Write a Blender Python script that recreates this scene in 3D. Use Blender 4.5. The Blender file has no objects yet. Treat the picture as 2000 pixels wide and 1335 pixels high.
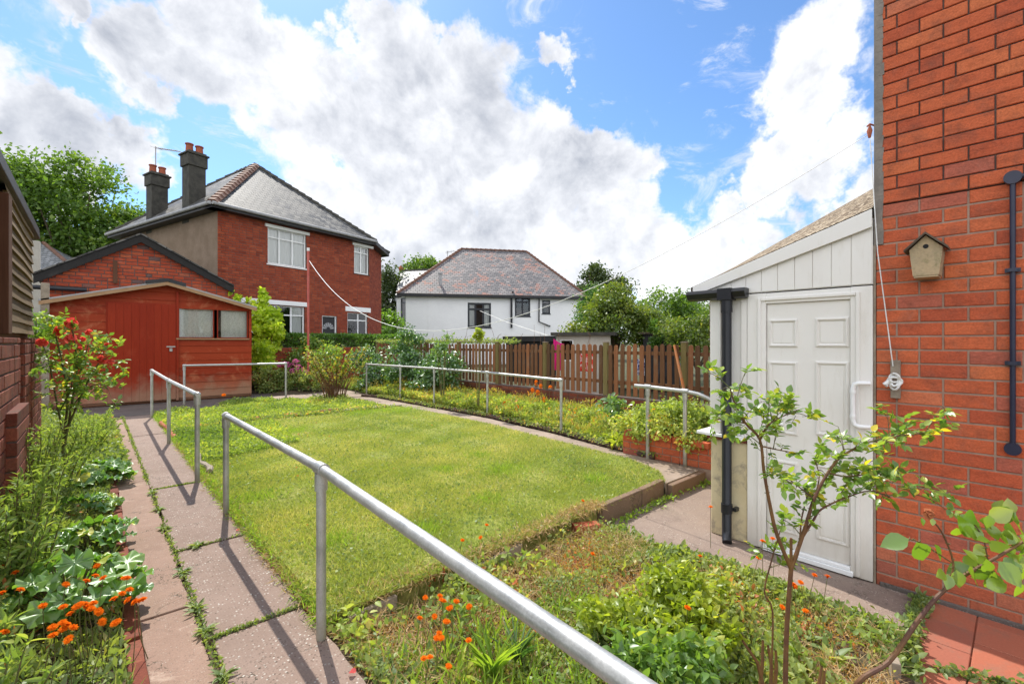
import bpy, math, random
import numpy as np
from mathutils import Vector, Matrix

S = bpy.context.scene
COL = S.collection
R = math.radians

# ------------------------------------------------------------ camera
YAW = R(42.2)
CAMZ = 1.6
cd = bpy.data.cameras.new('camera'); cam = bpy.data.objects.new('camera', cd); COL.objects.link(cam)
cam.location = (0, 0, CAMZ); cam.rotation_euler = (R(90), 0, -YAW)
cd.lens = 16.2; cd.sensor_width = 36; cd.clip_start = 0.05; cd.clip_end = 3000
S.camera = cam
SN, CS = math.sin(YAW), math.cos(YAW)

def P(px, py, d):                      # survey helpers: a sighting at depth d
    lat = (px-1000)/900*d
    return Vector((SN*d+CS*lat, CS*d-SN*lat, CAMZ-(py-667.5)/900*d))
def G(px, py, z=0.0):
    return P(px, py, 900*(CAMZ-z)/(py-667.5))
def onX(px, py, X):
    u = (px-1000)/900; return P(px, py, X/(SN+CS*u))
def onY(px, py, Y):
    u = (px-1000)/900; return P(px, py, Y/(CS-SN*u))

# ------------------------------------------------------------ sun, sky, exposure
EL = R(51); AZ = math.atan2(.20, .98)
sdir = Vector((math.sin(AZ)*math.cos(EL), math.cos(AZ)*math.cos(EL), math.sin(EL)))
sl = bpy.data.lights.new('sun', 'SUN'); sun = bpy.data.objects.new('sun', sl); COL.objects.link(sun)
sl.energy = 4.4; sl.angle = R(.5); sl.color = (1, .95, .86)
sun.rotation_euler = (-sdir).to_track_quat('-Z', 'Y').to_euler()
S.view_settings.view_transform = 'Standard'; S.view_settings.look = 'None'
S.view_settings.gamma = 1; S.view_settings.exposure = 0.5
S.render.engine = 'CYCLES'
S.cycles.max_bounces = 8; S.cycles.transparent_max_bounces = 12

class NT:                               # tiny node helper
    def __init__(s, nt): s.t = nt
    def n(s, typ, **k):
        nd = s.t.nodes.new(typ)
        for a, v in k.items():
            if a.startswith('i_'): s.put(nd.inputs[a[2:].replace('_', ' ')], v)
            else: setattr(nd, a, v)
        return nd
    def put(s, sock, v):
        if isinstance(v, bpy.types.NodeSocket): s.t.links.new(v, sock)
        else: sock.default_value = v
    def math(s, op, a, b=None, c=None, clamp=False):
        nd = s.t.nodes.new('ShaderNodeMath'); nd.operation = op; nd.use_clamp = clamp
        s.put(nd.inputs[0], a)
        if b is not None: s.put(nd.inputs[1], b)
        if c is not None: s.put(nd.inputs[2], c)
        return nd.outputs[0]
    def mix(s, f, a, b, mode='MIX'):
        nd = s.t.nodes.new('ShaderNodeMix'); nd.data_type = 'RGBA'; nd.blend_type = mode
        s.put(nd.inputs[0], f); s.put(nd.inputs[6], a if not isinstance(a, tuple) else (*a[:3], 1)); s.put(nd.inputs[7], b if not isinstance(b, tuple) else (*b[:3], 1))
        return nd.outputs[2]
    def ramp(s, f, stops, interp='LINEAR'):
        nd = s.t.nodes.new('ShaderNodeValToRGB'); cr = nd.color_ramp; cr.interpolation = interp
        while len(cr.elements) < len(stops): cr.elements.new(.5)
        for e, (p, c) in zip(cr.elements, stops): e.position = p; e.color = (*c, 1) if len(c) == 3 else c
        s.put(nd.inputs[0], f); return nd.outputs[0]
    def noise(s, vec, scale, detail=4, rough=.55, dist=0):
        nd = s.t.nodes.new('ShaderNodeTexNoise'); s.put(nd.inputs['Scale'], scale); nd.inputs['Detail'].default_value = detail
        nd.inputs['Roughness'].default_value = rough; nd.inputs['Distortion'].default_value = dist
        if vec is not None: s.put(nd.inputs['Vector'], vec)
        return nd
    def rng(s, v, a, b, c=0., d=1., smooth=False):
        nd = s.t.nodes.new('ShaderNodeMapRange'); nd.interpolation_type = 'SMOOTHSTEP' if smooth else 'LINEAR'
        s.put(nd.inputs[0], v); nd.inputs[1].default_value = a; nd.inputs[2].default_value = b; nd.inputs[3].default_value = c; nd.inputs[4].default_value = d
        return nd.outputs[0]

W = bpy.data.worlds.new('World'); S.world = W; W.use_nodes = True
W.node_tree.nodes.clear(); w = NT(W.node_tree)
sky = w.n('ShaderNodeTexSky', sky_type='NISHITA', sun_disc=False, sun_elevation=EL, sun_rotation=AZ, altitude=50, air_density=1.0, dust_density=.4, ozone_density=2.2)
skyc = w.mix(1.0, sky.outputs[0], (0.70, .89, 1.06), 'MULTIPLY')
bg1 = w.n('ShaderNodeBackground', i_Color=skyc, i_Strength=.135)
tc = w.n('ShaderNodeTexCoord'); D0 = tc.outputs['Generated']
nrmz = w.n('ShaderNodeVectorMath', operation='NORMALIZE'); w.put(nrmz.inputs[0], D0); D = nrmz.outputs[0]
def dirof(px, py):
    v = P(px, py, 1.0) - Vector((0, 0, CAMZ)); return v.normalized()
# warp the direction so that cloud borders are ragged
wn = w.noise(D, 5.0, 6, .62); wsub = w.n('ShaderNodeVectorMath', operation='SUBTRACT'); w.put(wsub.inputs[0], wn.outputs['Color']); wsub.inputs[1].default_value = (.5, .5, .5)
wsc = w.n('ShaderNodeVectorMath', operation='SCALE'); w.put(wsc.inputs[0], wsub.outputs[0]); wsc.inputs['Scale'].default_value = .30
wad = w.n('ShaderNodeVectorMath', operation='ADD'); w.put(wad.inputs[0], D); w.put(wad.inputs[1], wsc.outputs[0]); DW = wad.outputs[0]
def blob(px, py, r, soft=.5, vec=None, amp=1.0):
    c = dirof(px, py)
    # angular radius measured at that spot of the sky
    e = dirof(px+r*.8, py); a = c.angle(e)
    dd = w.n('ShaderNodeVectorMath', operation='DISTANCE'); w.put(dd.inputs[0], vec or DW); dd.inputs[1].default_value = c
    return w.rng(dd.outputs['Value'], a*(1+soft), a*(1-soft), 0, amp, True)
def union(lst):
    o = lst[0]
    for b in lst[1:]: o = w.math('MAXIMUM', o, b)
    return o
cl = union([blob(*b) for b in [
    (-60, 190, 190), (110, 230, 140), (250, 290, 90), (120, 330, 130), (120, 0, 80), (190, 50, 50),
    (320, 110, 100), (360, 190, 70), (470, 70, 100), (500, 180, 120), (600, 200, 170), (700, 330, 190), (790, 120, 130), (930, 160, 130),
    (900, 300, 200), (1050, 330, 150), (1180, 330, 110), (820, 450, 200), (1040, 470, 190), (1230, 450, 120), (640, 440, 90), (1090, 110, 50), (700, 30, 70),
    (1420, 450, 130), (1330, 520, 120), (1640, 70, 150), (1580, 180, 110), (1530, 300, 100), (1640, 300, 120), (1700, 440, 120), (1450, 370, 70), (1500, 560, 140), (1900, 200, 300)]])
# anything far off to the sides and behind: scattered cloud from noise
fn = w.noise(D, 2.2, 5, .6)
side = w.n('ShaderNodeVectorMath', operation='DISTANCE'); w.put(side.inputs[0], D); side.inputs[1].default_value = dirof(1000, 350)
outer = w.math('MULTIPLY', w.rng(side.outputs['Value'], .95, 1.25, 0, 1), w.rng(fn.outputs[0], .36, .52, 0, 1, True))
n1 = w.noise(D, 9, 8, .62, .3)
n2 = w.noise(D, 3.5, 7, .6, .2)
wisp = w.noise(D, 3.2, 9, .68, 1.2)
cov = w.math('ADD', w.math('MAXIMUM', cl, outer), w.math('MULTIPLY', w.math('SUBTRACT', n1.outputs[0], .5), 1.0))
cov = w.math('ADD', cov, w.math('MULTIPLY', w.math('SUBTRACT', wisp.outputs[0], .5), 1.9))
sep = w.n('ShaderNodeSeparateXYZ'); w.put(sep.inputs[0], D)
low = w.rng(sep.outputs[2], .22, .0, 0, .75)
cov = w.math('ADD', cov, low)
holes = union([blob(*b) for b in [(190, 125, 60, .9), (430, 265, 75, .9), (60, 40, 60, .9), (580, 15, 60, .9), (655, 345, 45, .9), (1490, 480, 70, .9), (1340, 400, 70, .9), (395, 345, 50, .9), (1020, 20, 110, .8), (1640, 500, 50, .9), (1150, 200, 60, .9), (830, 20, 40, .9)]])
cov = w.math('SUBTRACT', cov, w.math('MULTIPLY', holes, .85))
fac = w.rng(cov, .10, .72, 0, .98, True)
wv = w.n('ShaderNodeMapping'); w.put(wv.inputs[0], D); wv.inputs['Scale'].default_value = (1, 1, 2.4); wv.inputs['Rotation'].default_value = (0.3, .35, 0)
thin = w.rng(w.noise(wv.outputs[0], 4.2, 10, .66, 1.6).outputs[0], .54, .74, 0, .75, True)
fac = w.math('MAXIMUM', fac, thin)
grey = union([blob(*b) for b in [(560, 130, 60, .9), (680, 200, 80, .95), (790, 170, 60, .95), (945, 170, 80, .95), (960, 260, 60, .95), (860, 330, 90, .95), (900, 400, 70, .95), (1130, 360, 90, .95), (700, 290, 100, .95), (60, 270, 130, .95), (1240, 500, 80, .95), (600, 250, 90, .95), (1040, 420, 80, .95), (1600, 160, 60, .95), (760, 470, 70, .95)]])
# billowing relief: density here against density a little towards the sun
def shifted(k):
    q = w.n('ShaderNodeVectorMath', operation='ADD'); w.put(q.inputs[0], D); q.inputs[1].default_value = tuple(sdir*k); return q.outputs[0]
rel = w.math('SUBTRACT', w.noise(D, 7, 9, .60, .25).outputs[0], w.noise(shifted(.05), 7, 9, .60, .25).outputs[0])
rel2 = w.math('SUBTRACT', w.noise(D, 2.6, 6, .55).outputs[0], w.noise(shifted(.16), 2.6, 6, .55).outputs[0])
shade = w.math('ADD', w.math('MULTIPLY', rel, 2.1), w.math('MULTIPLY', rel2, 1.5))
core = w.rng(cov, .55, 1.35, 0, 1, True)                      # thick middle of a cloud is greyer than its rim
gf = w.math('ADD', w.math('MULTIPLY', grey, .34), w.math('MULTIPLY', core, .22))
gf = w.math('ADD', gf, w.math('MULTIPLY', w.math('SUBTRACT', n2.outputs[0], .46), 1.25))
gf = w.math('SUBTRACT', gf, shade, clamp=True)
ccol = w.mix(gf, (.78, .79, .82), (.34, .365, .42))
# clouds out of view brightened as added fill for the shaded house fronts
fill_boost = w.rng(side.outputs['Value'], .95, 1.5, 1, 1.85)
cs_ = w.n('ShaderNodeVectorMath', operation='SCALE'); w.put(cs_.inputs[0], ccol); w.put(cs_.inputs['Scale'], fill_boost); ccol = cs_.outputs[0]
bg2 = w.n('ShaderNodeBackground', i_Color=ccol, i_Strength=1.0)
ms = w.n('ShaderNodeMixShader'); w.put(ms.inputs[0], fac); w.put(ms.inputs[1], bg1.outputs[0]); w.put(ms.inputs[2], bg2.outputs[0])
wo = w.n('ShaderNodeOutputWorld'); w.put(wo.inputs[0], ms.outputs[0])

# ------------------------------------------------------------ materials
MATS = {}
def new_mat(name):
    m = bpy.data.materials.new(name); m.use_nodes = True; m.node_tree.nodes.clear(); MATS[name] = m
    t = NT(m.node_tree); out = t.n('ShaderNodeOutputMaterial'); return m, t, out
def principled(t, out, col, rough=.7, metal=0., bump=None, bstr=.3, bdist=.01, spec=.5, **kw):
    b = t.n('ShaderNodeBsdfPrincipled')
    t.put(b.inputs['Base Color'], (*col, 1) if isinstance(col, tuple) else col)
    t.put(b.inputs['Roughness'], rough); t.put(b.inputs['Metallic'], metal); b.inputs['Specular IOR Level'].default_value = spec
    if bump is not None:
        bn = t.n('ShaderNodeBump'); bn.inputs['Strength'].default_value = bstr; bn.inputs['Distance'].default_value = bdist
        t.put(bn.inputs['Height'], bump); t.put(b.inputs['Normal'], bn.outputs[0])
    t.put(out.inputs[0], b.outputs[0]); return b
def objco(t): return t.n('ShaderNodeTexCoord').outputs['Object']
def geoco(t): return t.n('ShaderNodeNewGeometry').outputs['Position']
def attr(t, n='rnd'): return t.n('ShaderNodeAttribute', attribute_name=n).outputs['Fac']
def stained(name, c1, c2, scale=3, fine=40, rough=.8, bstr=.3, bdist=.005, c3=None, lo=.35, hi=.65, metal=0., spec=.4, finew=.25):
    m, t, out = new_mat(name); v = geoco(t)
    a = t.noise(v, scale, 6, .6).outputs[0]; f = t.noise(v, fine, 4, .6).outputs[0]
    c = t.mix(t.rng(a, lo, hi), c1, c2)
    if c3: c = t.mix(t.rng(t.noise(v, scale*2.3, 6, .7, .5).outputs[0], .52, .68), c, c3)
    c = t.mix(finew, c, t.ramp(f, [(.3, (.25, .25, .25)), (.7, (1, 1, 1))]), 'MULTIPLY')
    principled(t, out, c, rough, metal, f, bstr, bdist, spec); return m

def brick_mat(name, ramp, dirt=(.12, .07, .055), dirtamt=.5, low=None):
    m, t, out = new_mat(name); v = geoco(t); r = attr(t)
    c = t.ramp(r, ramp)
    n = t.noise(v, 9, 6, .65).outputs[0]; f = t.noise(v, 90, 5, .6).outputs[0]
    c = t.mix(t.math('MULTIPLY', t.rng(n, .48, .75), dirtamt), c, dirt)
    mp2 = t.n('ShaderNodeMapping'); t.put(mp2.inputs[0], v); mp2.inputs['Scale'].default_value = (9, 9, 26)
    sc = t.noise(mp2.outputs[0], 1.0, 7, .72, .6).outputs[0]
    c = t.mix(.55, c, t.ramp(sc, [(.30, (.55, .50, .48)), (.5, (1, 1, 1)), (.72, (1.12, 1.2, 1.2))]), 'MULTIPLY')
    c = t.mix(.4, c, t.ramp(f, [(.3, (.35, .35, .35)), (.65, (1, 1, 1))]), 'MULTIPLY')
    pale = t.noise(v, 3.3, 5, .7, .4).outputs[0]
    c = t.mix(t.rng(pale, .60, .82, 0, .35), c, (.42, .28, .23))
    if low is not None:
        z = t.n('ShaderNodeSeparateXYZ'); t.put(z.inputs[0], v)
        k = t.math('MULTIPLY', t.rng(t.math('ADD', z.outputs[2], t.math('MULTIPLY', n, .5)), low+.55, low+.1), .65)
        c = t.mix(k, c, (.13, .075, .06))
    principled(t, out, c, .82, 0, t.math('ADD', f, t.math('MULTIPLY', n, .8)), .6, .008, .25); return m
RED = [(0, (.46, .095, .045)), (.3, (.56, .120, .050)), (.6, (.62, .145, .058)), (.85, (.66, .18, .07)), (.95, (.58, .18, .10)), (1, (.48, .13, .08))]
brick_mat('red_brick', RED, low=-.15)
brick_mat('house_brick', [(0, (.23, .042, .020)), (.5, (.34, .062, .026)), (1, (.42, .092, .038))], dirtamt=.3)
brick_mat('garage_brick', [(0, (.30, .05, .025)), (.5, (.44, .075, .03)), (.93, (.50, .12, .05)), (1, (.16, .09, .08))])
brick_mat('old_brick', [(0, (.14, .036, .022)), (.5, (.22, .055, .03)), (1, (.30, .10, .06))], dirt=(.08, .06, .04), dirtamt=.85)
stained('dark_mortar', (.10, .065, .055), (.16, .11, .09), 4)
stained('light_mortar', (.30, .19, .14), (.40, .28, .21), 4)
stained('cement', (.20, .175, .15), (.30, .26, .22), 5, 60)
stained('roughcast', (.235, .165, .11), (.30, .22, .155), 2, 55, .95, .9, .02, finew=.5)
stained('white_render', (.78, .78, .785), (.83, .83, .83), .8, 12, .9, .25, .02, finew=.06)
stained('cream_render', (.60, .50, .30), (.68, .58, .37), 3, 30, .85, .2, .005, c3=(.36, .30, .22), finew=.08)
stained('black_paint', (.018, .018, .02), (.03, .03, .032), 6, 60, .5, .2, .003)
stained('black_plastic', (.014, .015, .019), (.02, .021, .026), 6, 90, .32, .05, .001)
stained('navy_plastic', (.02, .022, .045), (.028, .03, .06), 6, 90, .3, .05, .001)
stained('bitumen', (.02, .021, .025), (.035, .036, .04), 5, 60, .5, .3, .004)
stained('white_upvc', (.82, .82, .81), (.86, .86, .85), 1.5, 20, .38, .04, .001, finew=.03)
m, t, out = new_mat('cream_upvc'); v = geoco(t)
a = t.noise(v, 1.3, 6, .6).outputs[0]; c = t.mix(t.rng(a, .35, .65), (.77, .74, .69), (.81, .79, .75))
z = t.n('ShaderNodeSeparateXYZ'); t.put(z.inputs[0], v)
mp = t.n('ShaderNodeMapping'); t.put(mp.inputs[0], v); mp.inputs['Scale'].default_value = (14, 14, 3)
gr = t.noise(mp.outputs[0], 1.0, 7, .7).outputs[0]
c = t.mix(t.math('MULTIPLY', t.rng(t.math('ADD', z.outputs[2], t.math('MULTIPLY', gr, .5)), .55, .08), .55), c, (.36, .30, .22))
c = t.mix(t.rng(gr, .56, .74, 0, .22), c, (.45, .40, .30))
principled(t, out, c, .42, 0, a, .04, .001, .4)
stained('grey_frame', (.025, .027, .033), (.035, .037, .045), 3, 30, .4)
m, t, out = new_mat('galvanised'); v = geoco(t); a = t.noise(v, 7, 6, .6).outputs[0]; f = t.noise(v, 130, 4, .6).outputs[0]
c = t.mix(t.rng(a, .35, .65), (.42, .43, .42), (.60, .60, .58)); c = t.mix(.35, c, t.ramp(f, [(.3, (.3, .3, .3)), (.7, (1, 1, 1))]), 'MULTIPLY')
sp = t.noise(v, 26, 7, .75).outputs[0]; c = t.mix(t.rng(sp, .62, .70, 0, .6), c, (.24, .22, .19))
z = t.n('ShaderNodeSeparateXYZ'); t.put(z.inputs[0], v); low_ = t.rng(t.math('ADD', z.outputs[2], t.math('MULTIPLY', sp, .35)), .42, .16, 0, .75, True)
c = t.mix(low_, c, (.22, .19, .12))
principled(t, out, c, t.rng(a, .3, .7, .36, .56), t.rng(low_, 0, .7, .55, .1), f, .15, .0015)
stained('terracotta', (.42, .11, .05), (.30, .08, .04), 6, 60, .8)
stained('chimney_render', (.05, .048, .042), (.09, .085, .07), 5, 60, .95, .8, .01, finew=.4)
stained('hip_tile', (.12, .065, .045), (.20, .095, .06), 5, 40, .8)
stained('stem_green', (.10, .13, .035), (.16, .11, .05), 14, 60, .6)
stained('stem_red', (.20, .10, .03), (.11, .045, .03), 9, 60, .6)
stained('bark', (.09, .065, .045), (.16, .125, .09), 6, 40, .9, .8, .01)
stained('pale_wood', (.36, .30, .23), (.24, .19, .14), 8, 60, .85, .4, .004)
stained('bird_wood', (.50, .37, .22), (.40, .32, .20), 7, 60, .85, .4, .004, c3=(.24, .22, .10))
stained('line_white', (.75, .75, .73), (.8, .8, .78), 7, 60, .6)
stained('pole_red', (.45, .08, .06), (.52, .13, .10), 7, 60, .5)
stained('dark_interior', (.012, .012, .013), (.02, .02, .02), 2)
stained('log_brown', (.07, .045, .035), (.12, .075, .05), 9, 60, .9, .5, .006)
stained('stick_orange', (.55, .17, .04), (.42, .20, .09), 9, 60, .7)
m, t, out = new_mat('pebble_roof'); v = geoco(t); vo = t.n('ShaderNodeTexVoronoi'); t.put(vo.inputs['Vector'], v); vo.inputs['Scale'].default_value = 42
bw = t.n('ShaderNodeSeparateColor'); t.put(bw.inputs[0], vo.outputs['Color']); c = t.ramp(bw.outputs[0], [(0, (.07, .05, .035)), (.4, (.20, .15, .10)), (.75, (.34, .27, .19)), (1, (.55, .47, .36))])
principled(t, out, c, .9, 0, vo.outputs['Distance'], 1., .02, .2)
stained('stone_slab', (.40, .34, .27), (.30, .24, .19), 4, 50, .9, .4, .006, c3=(.20, .17, .12))
stained('plain_wall', (.45, .42, .36), (.52, .49, .43), 2, 30, .9)
stained('lead_grey', (.32, .32, .33), (.42, .42, .42), 5, 60, .6)

def soil(name, a, b, c):
    return stained(name, a, b, 3, 30, .95, 1., .03, c3=c, finew=.5)
soil('soil', (.085, .055, .035), (.15, .10, .065), (.07, .09, .025))
soil('far_ground', (.06, .075, .03), (.09, .10, .045), (.12, .09, .06))

# concrete with exposed pebbles
def aggregate(name, base, base2, peb=(.42, .38, .33), scale=95, amt=.6, c3=None, stain=(.09, .075, .055)):
    m, t, out = new_mat(name); v = geoco(t)
    big = t.noise(v, 1.7, 6, .65, .4).outputs[0]; mid = t.noise(v, 11, 6, .6).outputs[0]; fi = t.noise(v, 160, 3, .6).outputs[0]
    c = t.mix(t.rng(big, .35, .65), base, base2)
    vo = t.n('ShaderNodeTexVoronoi'); t.put(vo.inputs['Vector'], v); vo.inputs['Scale'].default_value = scale
    pb = t.rng(vo.outputs['Distance'], .42, .22, 0, 1, True)
    bw = t.n('ShaderNodeSeparateColor'); t.put(bw.inputs[0], vo.outputs['Color'])
    pc = t.ramp(bw.outputs[0], [(0, (.10, .075, .06)), (.5, (.25, .17, .13)), (.8, peb), (1, (.62, .58, .52))])
    c = t.mix(t.math('MULTIPLY', pb, t.math('MULTIPLY', t.rng(mid, .35, .6), amt)), c, pc)
    if c3: c = t.mix(t.rng(t.noise(v, 4.2, 7, .75, .8).outputs[0], .56, .66, 0, .8), c, c3)
    c = t.mix(t.rng(t.noise(v, 2.6, 7, .7, 1.).outputs[0], .55, .75, 0, .6), c, stain)
    wv_ = t.n('ShaderNodeVectorMath', operation='ADD'); t.put(wv_.inputs[0], v); t.put(wv_.inputs[1], t.noise(v, 3, 5, .7).outputs['Color'])
    ck = t.n('ShaderNodeTexVoronoi', feature='DISTANCE_TO_EDGE'); t.put(ck.inputs['Vector'], wv_.outputs[0]); ck.inputs['Scale'].default_value = .9
    c = t.mix(t.math('MULTIPLY', t.rng(ck.outputs['Distance'], .006, .002), t.rng(big, .45, .55)), c, (.05, .045, .03))
    lich = t.noise(v, 24, 5, .8).outputs[0]; c = t.mix(t.rng(lich, .66, .72, 0, .55), c, (.50, .47, .40)); c = t.mix(t.rng(lich, .36, .30, 0, .5), c, (.10, .085, .06))
    c = t.mix(.3, c, t.ramp(fi, [(.3, (.4, .4, .4)), (.7, (1, 1, 1))]), 'MULTIPLY')
    principled(t, out, c, .88, 0, t.math('ADD', t.math('MULTIPLY', pb, .5), fi), .5, .004, .3); return m
aggregate('path_aggregate', (.235, .165, .13), (.29, .21, .17), amt=1.2, scale=62, stain=(.17, .125, .095))
aggregate('path_screed', (.34, .225, .17), (.27, .175, .13), amt=.5, scale=90, c3=(.48, .36, .28), stain=(.20, .125, .09))
aggregate('path_far', (.36, .28, .22), (.28, .215, .165), amt=.4, stain=(.13, .11, .06))
aggregate('path_low', (.29, .22, .175), (.23, .17, .14), amt=.75, scale=80, stain=(.11, .085, .065))
aggregate('base_concrete', (.16, .135, .12), (.11, .09, .08), amt=.3)
aggregate('kerb_stone', (.24, .15, .10), (.18, .12, .08), amt=.3, c3=(.30, .24, .12))

# quarry tiles
m, t, out = new_mat('quarry_tile'); v = geoco(t); r = attr(t)
c = t.ramp(r, [(0, (.34, .105, .06)), (.6, (.40, .13, .075)), (1, (.30, .10, .065))])
nn = t.noise(v, 7, 6, .7).outputs[0]; c = t.mix(t.rng(nn, .5, .72, 0, .6), c, (.22, .14, .10))
ff = t.noise(v, 90, 4).outputs[0]; c = t.mix(.25, c, t.ramp(ff, [(.3, (.4, .4, .4)), (.7, (1, 1, 1))]), 'MULTIPLY')
principled(t, out, c, .7, 0, ff, .25, .003, .35)

# timber: grain along Z or along local board axis (uv.x)
def timber(name, ramp, grain=(.6, .5, .4), lowpale=None, rough=.8, streak=(60, 60, 4), rnd=True, worn=None, wornamt=.4):
    m, t, out = new_mat(name); v = geoco(t)
    mp = t.n('ShaderNodeMapping'); t.put(mp.inputs[0], v); mp.inputs['Scale'].default_value = streak
    g = t.noise(mp.outputs[0], 1.0, 5, .6, .6).outputs[0]
    c = t.ramp(attr(t), ramp)
    c = t.mix(t.rng(g, .35, .7, .0, .55), c, grain, 'MULTIPLY')
    n = t.noise(v, 2.2, 7, .7, .4).outputs[0]
    if worn:
        c = t.mix(t.rng(n, .55, .75, 0, wornamt), c, worn)
    if lowpale:
        z = t.n('ShaderNodeSeparateXYZ'); t.put(z.inputs[0], v)
        k = t.math('MULTIPLY', t.rng(t.math('ADD', z.outputs[2], t.math('MULTIPLY', t.math('SUBTRACT', n, .5), 1.6)), .75, .1), .8)
        c = t.mix(k, c, lowpale)
    principled(t, out, c, rough, 0, g, .4, .004, .18); return m
timber('shed_red_boards', [(0, (.27, .030, .008)), (1, (.35, .048, .012))], (.7, .55, .45), (.33, .21, .13), .55, (3, 3, 45), worn=(.50, .19, .09), wornamt=.75)
timber('shed_red_door', [(0, (.27, .023, .006)), (1, (.31, .030, .008))], (.7, .6, .5), (.33, .20, .13), .5, (50, 50, 2.5), worn=(.42, .07, .03), wornamt=.4)
timber('picket_wood', [(0, (.12, .066, .036)), (.5, (.22, .10, .05)), (1, (.34, .14, .065))], (.45, .42, .38), None, .85, (70, 70, 3), worn=(.22, .20, .15))
timber('post_wood', [(0, (.17, .13, .05)), (1, (.24, .19, .08))], (.5, .5, .4), None, .85, (60, 60, 3), worn=(.16, .17, .06))
timber('clapboard', [(0, (.12, .085, .05)), (.5, (.18, .125, .07)), (1, (.24, .17, .10))], (.5, .42, .36), None, .85, (3, 3, 50), worn=(.20, .16, .11))
timber('dark_post', [(0, (.10, .045, .025)), (1, (.15, .07, .04))], (.5, .45, .4), None, .8, (50, 50, 3))
timber('barge_black', [(0, (.018, .017, .016)), (1, (.03, .028, .026))], (.6, .6, .6), None, .6, (20, 20, 20), worn=(.10, .09, .08), wornamt=.35)
timber('bare_timber', [(0, (.36, .22, .12)), (1, (.42, .27, .16))], (.6, .5, .4), None, .8, (8, 8, 30))

# slate roofs: courses from uv metres
def slate(name, cols, red=None, redlo=.55, rough=.56):
    m, t, out = new_mat(name); uv = t.n('ShaderNodeTexCoord').outputs['UV']; v = geoco(t)
    bk = t.n('ShaderNodeTexBrick'); t.put(bk.inputs['Vector'], uv)
    bk.inputs['Color1'].default_value = (0, 0, 0, 1); bk.inputs['Color2'].default_value = (1, 1, 1, 1); bk.inputs['Mortar'].default_value = (.5, .5, .5, 1)
    bk.inputs['Scale'].default_value = 1; bk.inputs['Mortar Size'].default_value = .014; bk.inputs['Brick Width'].default_value = .30; bk.inputs['Row Height'].default_value = .22
    bk.inputs['Bias'].default_value = 0
    c = t.ramp(bk.outputs['Color'], cols)
    n = t.noise(v, .9, 6, .7, .5).outputs[0]
    if red:
        q = t.math('ADD', n, t.math('MULTIPLY', t.math('SUBTRACT', bk.outputs['Color'], .5), .22))
        c = t.mix(t.rng(q, redlo, redlo+.1, 0, .75), c, red)
    n3 = t.noise(v, 4, 6, .7).outputs[0]
    c = t.mix(t.rng(n3, .5, .75, 0, .5), c, (.07, .065, .055))
    c = t.mix(bk.outputs['Fac'], c, (.02, .02, .02))
    sp = t.n('ShaderNodeSeparateXYZ'); t.put(sp.inputs[0], uv)
    saw = t.math('FRACT', t.math('DIVIDE', sp.outputs[1], .22))
    h = t.math('SUBTRACT', t.math('MULTIPLY', bk.outputs['Color'], .25), t.math('ADD', bk.outputs['Fac'], saw))
    rr = t.rng(bk.outputs['Color'], 0, 1, rough-.08, rough+.14)
    principled(t, out, c, rr, 0, h, .8, .02, .35); return m
slate('slate_dark', [(0, (.035, .033, .030)), (.5, (.085, .082, .075)), (1, (.17, .163, .15))])
slate('slate_red', [(0, (.12, .115, .115)), (.5, (.18, .165, .165)), (1, (.25, .23, .225))], (.34, .14, .095), .56, .55)
slate('slate_pale', [(0, (.15, .155, .165)), (.5, (.20, .205, .215)), (1, (.27, .275, .285))])

# glass, lace
m, t, out = new_mat('window_glass')
fr = t.n('ShaderNodeFresnel', i_IOR=1.5); tr = t.n('ShaderNodeBsdfTransparent'); tr.inputs[0].default_value = (.86, .88, .88, 1)
gl = t.n('ShaderNodeBsdfGlossy'); gl.inputs['Roughness'].default_value = .02
mx = t.n('ShaderNodeMixShader'); t.put(mx.inputs[0], t.math('ADD', t.math('MULTIPLY', fr.outputs[0], .9), .05)); t.put(mx.inputs[1], tr.outputs[0]); t.put(mx.inputs[2], gl.outputs[0]); t.put(out.inputs[0], mx.outputs[0])
def cloth(name, col, trans=.3, pattern=None):
    m, t, out = new_mat(name)
    v = geoco(t); c = (*col, 1)
    if pattern: c = t.mix(t.rng(t.noise(v, pattern[0], 2, .5).outputs[0], .5, .54), col, pattern[1])
    d = t.n('ShaderNodeBsdfDiffuse'); t.put(d.inputs[0], c); tl = t.n('ShaderNodeBsdfTranslucent'); t.put(tl.inputs[0], c)
    x = t.n('ShaderNodeMixShader'); x.inputs[0].default_value = trans; t.put(x.inputs[1], d.outputs[0]); t.put(x.inputs[2], tl.outputs[0]); t.put(out.inputs[0], x.outputs[0]); return m
cloth('curtain', (.86, .86, .84), .05); cloth('lace', (.90, .90, .85), .05, (38, (.76, .76, .70)))
cloth('cloth_magenta', (.75, .03, .22), .5); cloth('cloth_red', (.70, .05, .04), .4, (14, (.75, .5, .45))); cloth('cloth_blue', (.04, .06, .20), .3, (22, (.7, .7, .75)))
cloth('rose_petal', (.95, .17, .13), .5); cloth('rose_dry', (.42, .15, .07), .2); cloth('hawkweed_petal', (.85, .20, .012), .35); cloth('hawkweed_centre', (.60, .07, .01), .2)
cloth('phlox_petal', (.62, .13, .33), .35); cloth('fallen_petal', (.75, .16, .15), .3); cloth('red_spike', (.5, .02, .03), .3)

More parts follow.
